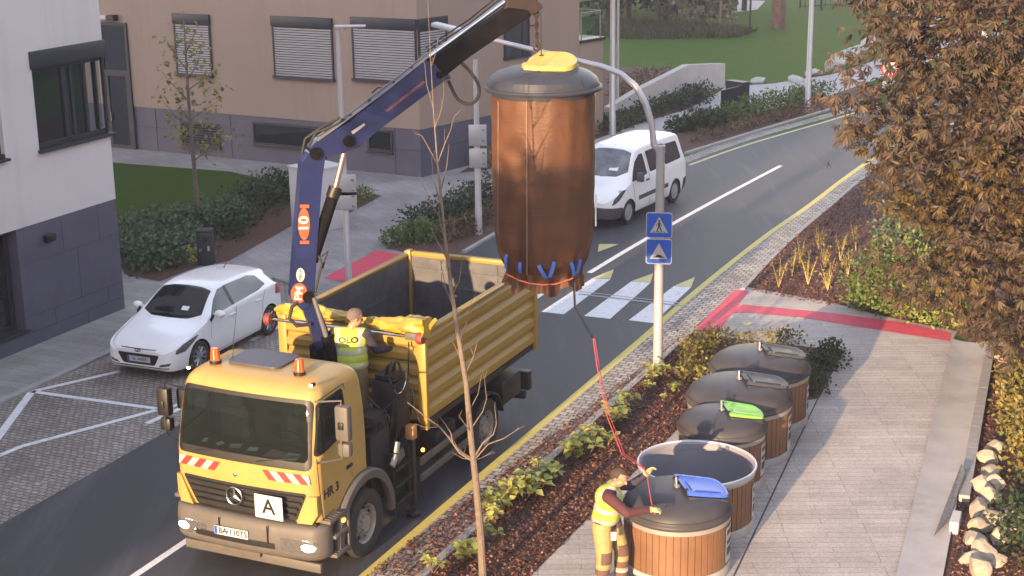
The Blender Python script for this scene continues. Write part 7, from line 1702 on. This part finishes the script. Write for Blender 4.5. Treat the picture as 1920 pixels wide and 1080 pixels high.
# ---- boulders
def boulder(c, s, seed, label, group, m='stone'):
    r0 = random.Random(seed); bm = B(); bmesh.ops.create_icosphere(bm, subdivisions=3, radius=1); ax = [Vector((r0.uniform(-1, 1), r0.uniform(-1, 1), r0.uniform(-1, 1))).normalized() for _ in range(13)]; dd = [r0.uniform(.45, .85) for _ in ax]
    for v in bm.verts:
        for a, d in zip(ax, dd):
            k = v.co.dot(a) - d
            if k > 0: v.co -= a * k * .95
        v.co = Vector((v.co.x * s[0], v.co.y * s[1], v.co.z * s[2])) * (1 + r0.uniform(-.02, .02))
    bmesh.ops.rotate(bm, verts=bm.verts, cent=(0, 0, 0), matrix=Matrix.Rotation(r0.uniform(0, 6.28), 3, 'Z'))
    o = obj('boulder', bm, MT[m], ang=9); o.location = (c.x, c.y, s[2] * .55); return tag(o, label, 'boulder', group)
ST_ = [(1862, 850, .26), (1850, 868, .2), (1858, 895, .24), (1842, 915, .26), (1868, 918, .2), (1858, 945, .28), (1838, 965, .25), (1862, 985, .32), (1888, 990, .3), (1840, 1000, .2), (1870, 1015, .22), (1826, 1020, .22), (1842, 1045, .26), (1818, 1055, .22), (1868, 1058, .2), (1832, 1078, .24), (1890, 685, .3), (1884, 655, .22), (1876, 720, .12), (1800, 612, .14)]
for i, (x, y, s) in enumerate(ST_): boulder(G(x, y), (s * 1.05, s * .78, s * random.uniform(.5, .85)), i, 'pale rough boulder in the row edging the bark bed beside the drain channel', 'boulders beside the drain channel')
for i, (x, y, s, lb) in enumerate([(1423, 156, .45, 'flat low boulder at the left end of the row along the far path'), (1494, 153, .5, 'white-topped low boulder left of the far right lamp post'), (1527, 141, .55, 'slanted pale boulder just right of the far right lamp post'), (1557, 133, .6, 'round grey boulder in the middle of the row on the far lawn'), (1573, 123, .45, 'small upright boulder between two larger ones on the far lawn'), (1591, 115, .75, 'largest round boulder of the row on the far lawn'), (1612, 106, .6, 'pale boulder partly hidden by chestnut leaves at the lawn edge'), (1626, 96, .75, 'last boulder of the row behind the chestnut branch tips')]):
    boulder(G(x, y), (s * (1.3 if i < 3 else 1), s * .8, s * (.45 if i < 3 else .75)), 50 + i, lb, 'boulders along the far path', 'stone_grey')
for i, (x, y) in enumerate([(1690, 45), (1765, 55), (1815, 42), (1830, 62), (1850, 55), (1700, 105)]): boulder(G(x, y), (1.0, .9, .6), 80 + i, 'grey boulder on the far lawn glimpsed through the chestnut crown', 'boulders behind the chestnut crown', 'stone_grey')
# ---- trees at the far edge of the lawn
def far_tree(px, py, label, hgt, crown, m, tm='bark', rad=.18, n=2600, L=.30):
    b = G(px, py); r = empty('far_tree', (b.x, b.y, 0), 0, label, 'tree'); bm = B(); tube(bm, [b, b + Vector((.1, 0, hgt * .5)), b + Vector((-.1, .2, hgt))], [rad, rad * .8, rad * .4], 8)
    for k in range(6):
        a = k * 1.1; h0 = hgt * (.35 + .1 * k); tube(bm, [b + Vector((0, 0, h0)), b + Vector((math.cos(a) * 1.2, math.sin(a) * 1.2, h0 + 1.0))], [rad * .35, .02], 5)
    obj('trunk', bm, MT[tm], r, world=True)
    if crown: blob_leaves('crown', [(b.x + c[0], b.y + c[1], c[2]) for c in crown], [(c[3], c[3], c[3] * .8) for c in crown], n, L, L * .38, MT[m], r, up=.2)
far_tree(1232, 47, 'dark-trunked tree at the left of the far lawn edge', 6, [(-1.2, 0, 3.2, 1.5), (.5, .5, 4.2, 1.6), (-.2, -.5, 2.4, .9)], 'leaf_dark', n=1800)
far_tree(1178, 40, 'tall dark green tree behind the left lamp post', 6, [(-1, 0, 1.8, 1.6), (1, 0, 2.6, 1.8), (0, .5, 4, 2)], 'leaf_dark', n=3200)
far_tree(1140, 35, 'yellow-green tree nearest the tan building terrace', 6, [(-1.5, 0, 1.6, 1.4), (.3, 0, 2.8, 1.7)], 'leaf_green', n=2200)
far_tree(1318, 48, 'broad tree with pale yellow leaves over a dark shadowed base', 5, [(-1.6, -.3, 2.5, 1.3), (0, -.4, 2.9, 1.4), (1.4, -.2, 2.6, 1.2), (-.4, .3, 1.2, .9), (1.0, .3, 1.0, .9)], 'leaf_pale', n=3600)
far_tree(1349, 54, 'thin pale sapling trunk right of the pale-leaved tree', 4.5, [(0, 0, 4.2, .9)], 'leaf_pale', 'bark_grey', .08, 500)
far_tree(1458, 54, 'thick reddish-brown bare trunk on the far lawn', 7, [(0, 0, 7.5, 1.5)], 'leaf_dark', 'bark_red', .42, 600)
far_tree(1265, 28, 'dark bushy tree further behind the far lawn', 5, [(-1, 0, 1.4, 1.4), (1.2, .2, 1.8, 1.5), (0, 0, 3.2, 1.8)], 'leaf_dark', n=2600)
far_tree(1395, 20, 'dark loose tree behind the gravel patch', 5, [(-.8, 0, 2.6, 1.3), (.8, .2, 3.0, 1.3)], 'leaf_dark', n=1800)
far_tree(1210, 12, 'light green tree deep in the background left', 6, [(-1.8, 0, 1.8, 1.7), (.8, 0, 2.4, 2.0)], 'leaf_green', n=2600)
far_tree(1110, 10, 'olive tree right above the terrace railing', 6, [(-1, 0, 1.5, 1.6), (1.2, 0, 2.4, 2.0)], 'leaf_autumn', n=2200)
far_tree(1245, 44, 'small pale pink-flowered bush under the dark trees', .8, [(0, 0, .6, .55)], 'leaf_pale', n=400, rad=.05, L=.2)
# rough grass belt under the trees
P = []
pl_g = [G2(q) for q in [(1100, 70), (1130, 40), (1300, 48), (1420, 60), (1380, 72), (1200, 75)]]
xs = [p[0] for p in pl_g]; ys = [p[1] for p in pl_g]
while len(P) < 5000:
    x, y = random.uniform(min(xs), max(xs)), random.uniform(min(ys), max(ys))
    if inpoly((x, y), pl_g): P.append((x, y, 0))
n = len(P); V, F = leaf_quads(P, rdir(n, 1.6), rdir(n), rng.uniform(.2, .5, n), rng.uniform(.02, .05, n)); tag(npobj('rough_grass', V, F, MT['leaf_rough']), kind='stuff')
# ================================================================ street furniture
def signback(root, base, z0, z1, w_, m='lamp_grey', dx=.12, n=2):
    pass
def post(name, base, h, r0, r1, label, cat, group=None):
    r = empty(name, (base.x, base.y, 0), 0, label, cat, group); bm = B(); tube(bm, [base, base + Vector((0, 0, .7)), base + Vector((0, 0, .72)), base + Vector((0, 0, h))], [r0 * 1.12, r0 * 1.1, r0, r1], 14); obj('pole', bm, MT['lamp_grey'], r, world=True); return r
# arched lamp with crossing signs
lp = G(1233, 690); lp.z = 0
AL = empty('arched_lamp_post', lp, 0, 'grey arched lamp post with two blue crossing signs beside the mulch bed', 'lamp post')
ad_ = -RX; q2 = lambda px, py: onpl(px, py, lp, Vector((-ad_.y, ad_.x, 0)))
z1 = q2(1227, 270).z
bm = B(); tube(bm, [lp, lp + Vector((0, 0, 2.1)), lp + Vector((0, 0, 4.3))], [.092, .088, .080], 18); pole = obj('pole', bm, MT['lamp_grey'], AL, world=True)
bm = B(); pth = [lp + Vector((0, 0, 4.25))] + [q2(*p) for p in ((1226, 272), (1222, 232), (1210, 193), (1190, 160), (1163, 138), (1130, 125), (1060, 108), (925, 75), (860, 57))]
tube(bm, pth, [.062, .062, .062, .062, .060, .058, .056, .05, .045, .04], 14); lathe(bm, [(.085, 0), (.09, .03), (.09, .14), (.064, .17)], lp + Vector((0, 0, 4.22)), 16); obj('arm', bm, MT['lamp_grey'], AL, world=True)
bm = B(); pA, pB = q2(862, 57), q2(812, 45); d = (pB - pA).normalized(); Mx = M3(pA.lerp(pB, .5), d, Vector((0, 0, 1)).cross(d)); box(bm, (0, 0, 0), ((pB - pA).length, .24, .09), bev=.03, pre=Mx); hd_ = obj('lamp_head', bm, MT['lamp_grey'], AL, world=True)
fc = Vector((0, -1, 0)); fc = (-AX * .75 + RX * -.0).normalized(); sx_ = Vector((0, 0, 1)).cross(fc).normalized()
fc = (CAM - lp); fc.z = 0; fc.normalize(); fc = (Matrix.Rotation(R_(-4), 3, 'Z') @ fc); sx_ = Vector((0, 0, 1)).cross(fc)
def sign(z, kind):
    o = lp + fc * .105 + Vector((0, 0, z)); Mx = M3(o, sx_, Vector((0, 0, 1))); sg = empty('road_sign', (0, 0, 0)); sg.parent = AL; sg.matrix_parent_inverse = pmat(AL).inverted()
    S = .49
    bm = B(); prism(bm, rrect(S, S, .05), -.015, .014, Mx); obj('sign_edge', bm, MT['white'], sg, ang=0, world=True)
    bm = B(); prism(bm, rrect(S - .03, S - .03, .04), -.001, .004, Mx); obj('sign_face', bm, MT['sign_blue'], sg, ang=0, world=True)
    bm = B(); prism(bm, [(-.17, -.145), (.17, -.145), (0, .165)], .003, .003, Mx); obj('triangle', bm, MT['white'], sg, ang=0, world=True)
    bm = B(); K_ = lambda pts: prism(bm, pts, .0065, .002, Mx)
    if kind == 'walk':
        K_(disc(.02, 12, 1, 1, .0, .082)); K_([(-.022, .055), (.018, .06), (.022, -.03), (-.018, -.03)])
        K_([(-.018, -.02), (.004, -.02), (-.028, -.12), (-.052, -.12)]); K_([(-.002, -.02), (.022, -.02), (.058, -.115), (.036, -.12)]); K_([(.01, .05), (.022, .042), (.062, -.01), (.05, -.018)]); K_([(-.02, .05), (-.03, .04), (-.06, -.005), (-.048, -.012)])
        for k in range(5): K_([(-.125 + k * .055, -.138), (-.10 + k * .055, -.138), (-.085 + k * .045, -.115), (-.103 + k * .045, -.115)])
    else:
        K_([(-.105, -.115), (.105, -.115), (.095, -.10), (.06, -.09), (.03, -.06), (-.03, -.06), (-.06, -.09), (-.095, -.10)])
    obj('symbol', bm, MT['black'], sg, ang=0, world=True)
    bm = B(); tube(bm, [lp + Vector((0, 0, z)) + sx_ * .1 + fc * .06, lp + Vector((0, 0, z)) - sx_ * .1 + fc * .06], .02, 6); obj('clamp', bm, MT['steel'], sg, world=True)
zz = q2(1225, 419).z; sign(zz, 'walk'); sign(zz - .51, 'hump')
# lamp with sign backs behind the crane
l2 = G(654, 527); l2.z = 0; L2 = post('lamp_post', l2, 5.85, .075, .05, 'grey lamp post with short arm behind the crane mast', 'lamp post')
q = vpl(l2); bm = B(); box(bm, (0, 0, 0), (.70, .22, .05), bev=.015, pre=Matrix.Translation(q(656, 49)) ); tube(bm, [q(633, 66), q(650, 50)], .02, 6); obj('lamp_head', bm, MT['lamp_grey'], L2, world=True)
for z_, h_ in ((q(652, 375).z, .42), (q(652, 345).z, .5)):
    bm = B(); box(bm, (l2.x + .03, l2.y - .10, z_), (.5, .012, h_), bev=.004); sb = obj('sign_back', bm, MT['lamp_grey'], L2, world=True); bm = B()
    for dz in (-.12, .12): box(bm, (l2.x + .02, l2.y - .07, z_ + dz), (.42, .05, .03)); ball(bm, (l2.x + .2, l2.y - .12, z_ + dz), .03, 8)
    obj('clamp', bm, MT['steel'], sb, world=True)
l3 = G(898, 440); l3.z = 0; L3 = post('lamp_post', l3, 4.6, .085, .06, 'plain grey post with two sign backs left of the lifted bag', 'post'); q = vpl(l3)
for a, b in (((899, 252), .55), ((899, 295), .5)):
    z_ = q(*a).z; bm = B(); box(bm, (l3.x + .02, l3.y - .11, z_), (.46, .012, b), bev=.004); sb = obj('sign_back', bm, MT['lamp_grey'], L3, world=True); bm = B()
    for dz in (-.14, .14): box(bm, (l3.x + .02, l3.y - .08, z_ + dz), (.4, .05, .03)); ball(bm, (l3.x + .17, l3.y - .13, z_ + dz), .03, 8)
    obj('clamp', bm, MT['steel'], sb, world=True)
l4 = G(1148, 252); l4.z = 0; L4 = post('lamp_post', l4, onpl(1150, -100, l4, Vector((0, 1, 0))).z, .11, .075, 'tall grey lamp post behind the van beside the hedge', 'lamp post')
l5 = G(1514, 206); l5.z = 0; L5 = post('lamp_post', l5, 9.0, .11, .075, 'tall grey lamp post at the kerb before the far lawn', 'lamp post')
bm = B(); q = vpl(l4); 
l6 = G(1158, 205); l6.z = 0; r6 = post('camera_post', l6, q(1156, 62).z if False else 4.3, .05, .05, 'thin grey post with a dark cap behind the tall lamp post', 'post'); bm = B(); box(bm, (l6.x, l6.y, 4.36), (.22, .22, .16), bev=.03); obj('cap', bm, MT['black'], r6, world=True)
# arched arm of the tall post behind the van, reaching in at the top
q = lambda px, py: onpl(px, py, l4, Vector((RX.y, -RX.x, 0)))
bm = B(); tube(bm, [q(*p) for p in ((1150, -98), (1147, -60), (1140, -30), (1126, -10), (1105, -2), (1060, 5), (1016, 13))], [.075, .075, .075, .07, .065, .055, .045], 12); obj('arm', bm, MT['lamp_grey'], L4, world=True)
# white cabinet, litter bin, bin shelter
cbase = G(592, 437); M_ = M3(Vector((cbase.x, cbase.y, 0)), Vector((.75, .66, 0)), UP)
wc = empty('utility_cabinet', cbase, 0, 'white utility cabinet standing on the paving behind the crane mast', 'cabinet'); bm = B(); wbox(bm, M_, -.1, 1.0, .0, 1.66, -1.0, 0, bev=.01); obj('housing', bm, MT['white_render'], wc, world=True); bm = B(); wbox(bm, M_, -.12, 1.02, 1.661, 1.71, -1.02, .02); obj('cover', bm, MT['white_render'], wc, world=True); bm = B(); wbox(bm, M_, -.05, .95, .55, .56, .0, .004); obj('joint', bm, MT['joint'], wc, world=True)
lbp = G(388, 496); lt = empty('litter_bin', lbp, 0, 'dark litter bin at the edge of the left planting bed', 'litter bin'); bm = B(); box(bm, (lbp.x, lbp.y, .42), (.38, .32, .84), bev=.03); obj('housing', bm, MT['anthracite'], lt, world=True); bm = B(); box(bm, (lbp.x + .05, lbp.y - .162, .68), (.16, .012, .14), bev=.004); obj('opening', bm, MT['black'], lt, world=True); bm = B(); box(bm, (lbp.x, lbp.y, .87), (.4, .34, .05), bev=.015); obj('cover', bm, MT['anthracite'], lt, world=True); bm = B(); box(bm, (lbp.x + .1, lbp.y - .163, .45), (.05, .006, .12)); obj('sticker', bm, MT['lamp_grey'], lt, world=True)
sa, sb_ = G(1353, 219), G(1391, 211); sc_ = G(1404, 209); sh = empty('bin_shelter', sa, 0, 'dark metal bin shelter on the far path beside the hedge', 'shelter'); sa.z = sb_.z = sc_.z = 0
bm = B(); wallseg(bm, [sa, sb_], [1.0, 1.05], .06); wallseg(bm, [sb_, sc_], [1.15, 1.15], .9); obj('panel', bm, MT['anthracite'], sh, world=True)
# round no-turn sign behind the chestnut
sp = G(1672, 210); sp.z = 0; rs = empty('round_road_sign', sp, 0, 'round red-edged traffic sign half hidden by the chestnut leaves', 'road sign'); zc = onpl(1668, 128, sp, Vector((0, 1, 0))).z; xc = onpl(1668, 128, sp, Vector((0, 1, 0))).x
bm = B(); tube(bm, [sp, Vector((xc, sp.y, zc + .3))], .04, 8); obj('pole', bm, MT['lamp_grey'], rs, world=True); Mx = M3(Vector((xc, sp.y - .06, zc)), (1, 0, 0), (0, 0, 1))
bm = B(); prism(bm, disc(.34, 28), 0, .012, Mx); obj('sign_edge', bm, MT['red'], rs, ang=0, world=True); bm = B(); prism(bm, disc(.265, 28), .012, .003, Mx); obj('sign_face', bm, MT['white'], rs, ang=0, world=True)
bm = B()
for P_ in ([(-.07, -.17), (-.02, -.17), (-.02, .12), (-.07, .12)], [(-.07, .12), (.10, .12), (.10, .07), (-.07, .07)], [(.05, .07), (.10, .07), (.10, .0), (.05, .0)], [(.02, 0), (.13, 0), (.075, -.08)]): prism(bm, P_, .0155, .002, Mx)
obj('symbol', bm, MT['black'], rs, ang=0, world=True); bm = B(); prism(bm, rrect(.5, .3, .03), 0, .01, Mx @ Matrix.Translation((0, -.62, 0))); obj('extra_plate', bm, MT['white'], rs, ang=0, world=True)
# far fence
f0, f1 = G(1500, 16), G(1660, 8); fe = empty('metal_fence', f0, 0, 'thin dark metal fence along the far edge of the lawn', 'fence'); bm = B(); k = int((f1 - f0).length / .35)
for j in range(k + 1): p = f0.lerp(f1, j / k); tube(bm, [(p.x, p.y, 0), (p.x, p.y, 1.5)], .022 if j % 7 else .05, 4)
for z_ in (.15, 1.4): tube(bm, [(f0.x, f0.y, z_), (f1.x, f1.y, z_)], .03, 4)
obj('bars', bm, MT['anthracite'], fe, world=True)
for x in (1406, 1540, 1380):
    p = G(x, 52 if x == 1406 else 20); tag(obj('fence_post', (lambda b: (tube(b, [(p.x, p.y, 0), (p.x, p.y, 4.5)], .06, 6), b)[1])(B()), MT['anthracite']), {1406: 'dark thin goal-net post standing on the far lawn', 1540: 'dark thin post behind the far right lamp post', 1380: 'dark thin post left of the reddish trunk'}[x], 'post')
# grating plate and white block in the channel
g0, g1, g2 = G(1796, 905), G(1752, 1010), G(1800, 935); bm = B(); A_ = [Vector((v.x, v.y, h)) for v, h in ((G(1800, 890), .16), (G(1750, 1012), .05), (G(1776, 985), .06), (G(1806, 915), .24))]
f = bm.faces.new([bm.verts.new(v) for v in A_]); r = bmesh.ops.extrude_face_region(bm, geom=[f]); bmesh.ops.translate(bm, verts=[v for v in r['geom'] if isinstance(v, bmesh.types.BMVert)], vec=(.015, .01, .03)); tag(obj('steel_grating', bm, MT['grating'] if 'grating' in MT else MT['steel'], ang=0), 'grey steel grating plate lying tilted across the drain channel', 'grating')
wp = G(1796, 1000); bm = B(); box(bm, (wp.x, wp.y + .15, .10), (.13, .45, .2), Matrix.Rotation(R_(-22), 3, 'Z'), bev=.01); tag(obj('kerb_block', bm, MT['concrete'], ang=20), 'pale concrete kerb block standing at the lower end of the grating', 'block')
# unseen tree added left of the camera; its crown shades the hanging bag's lower half
sc0 = pdv * 2.0 + qdv * -9.2; s_t = empty('unseen_shade_tree', (sc0.x, sc0.y, 0), 0, 'leafy unseen tree added left of the camera to shade the hanging bag', 'tree')
bm = B(); tube(bm, [sc0, sc0 + Vector((.1, 0, 3.5)), sc0 + Vector((0, .1, 7.4))], [.11, .09, .04], 8); obj('trunk', bm, MT['bark'], s_t, world=True)
blob_leaves('crown', [(sc0.x, sc0.y, 7.25), (sc0.x + .5, sc0.y - .25, 7.1), (sc0.x - .55, sc0.y + .2, 7.0)], [(.8, .8, 1.0)] * 3, 2600, .16, .06, MT['leaf_green'], s_t)
sc1 = pdv * 2.0 + qdv * -14.1; s_u = empty('unseen_shade_tree', (sc1.x, sc1.y, 0), 0, 'tall unseen tree added further left of the camera to shade the crane boom', 'tree')  # second unseen tree, added so its crown keeps sun off the crane boom
C_ = [pdv * 2.0 + qdv * q_ for q_ in (-10.9, -12.0, -13.1, -14.2)]
bm = B(); tube(bm, [sc1, sc1 + Vector((0, .1, 4.5)), sc1 + Vector((0, 0, 9.5))], [.16, .12, .05], 8); tube(bm, [sc1 + Vector((0, .1, 6.5)), C_[2] + Vector((0, 0, 8.8)), C_[0] + Vector((0, 0, 9.4))], [.06, .04, .015], 6); obj('trunk', bm, MT['bark'], s_u, world=True)
blob_leaves('crown', [(c.x, c.y, 9.55 + .2 * (k % 2)) for k, c in enumerate(C_)], [(.95, .95, 1.15)] * 4, 4600, .17, .065, MT['leaf_green'], s_u)
# ================================================================ evening haze
bm = B(); box(bm, (0, 110, 6.5), (420, 330, 15.2)); hz_ = bpy.data.meshes.new('haze'); bm.to_mesh(hz_); bm.free(); ho = bpy.data.objects.new('haze', hz_); col.objects.link(ho); tag(ho, kind='stuff')
m = bpy.data.materials.new('haze'); m.use_nodes = True; n = m.node_tree; n.nodes.clear(); v_ = n.nodes.new('ShaderNodeVolumePrincipled'); v_.inputs['Color'].default_value = (.74, .72, .92, 1); v_.inputs['Density'].default_value = .0008; v_.inputs['Anisotropy'].default_value = .2
o_ = n.nodes.new('ShaderNodeOutputMaterial'); n.links.new(v_.outputs[0], o_.inputs['Volume']); hz_.materials.append(m)
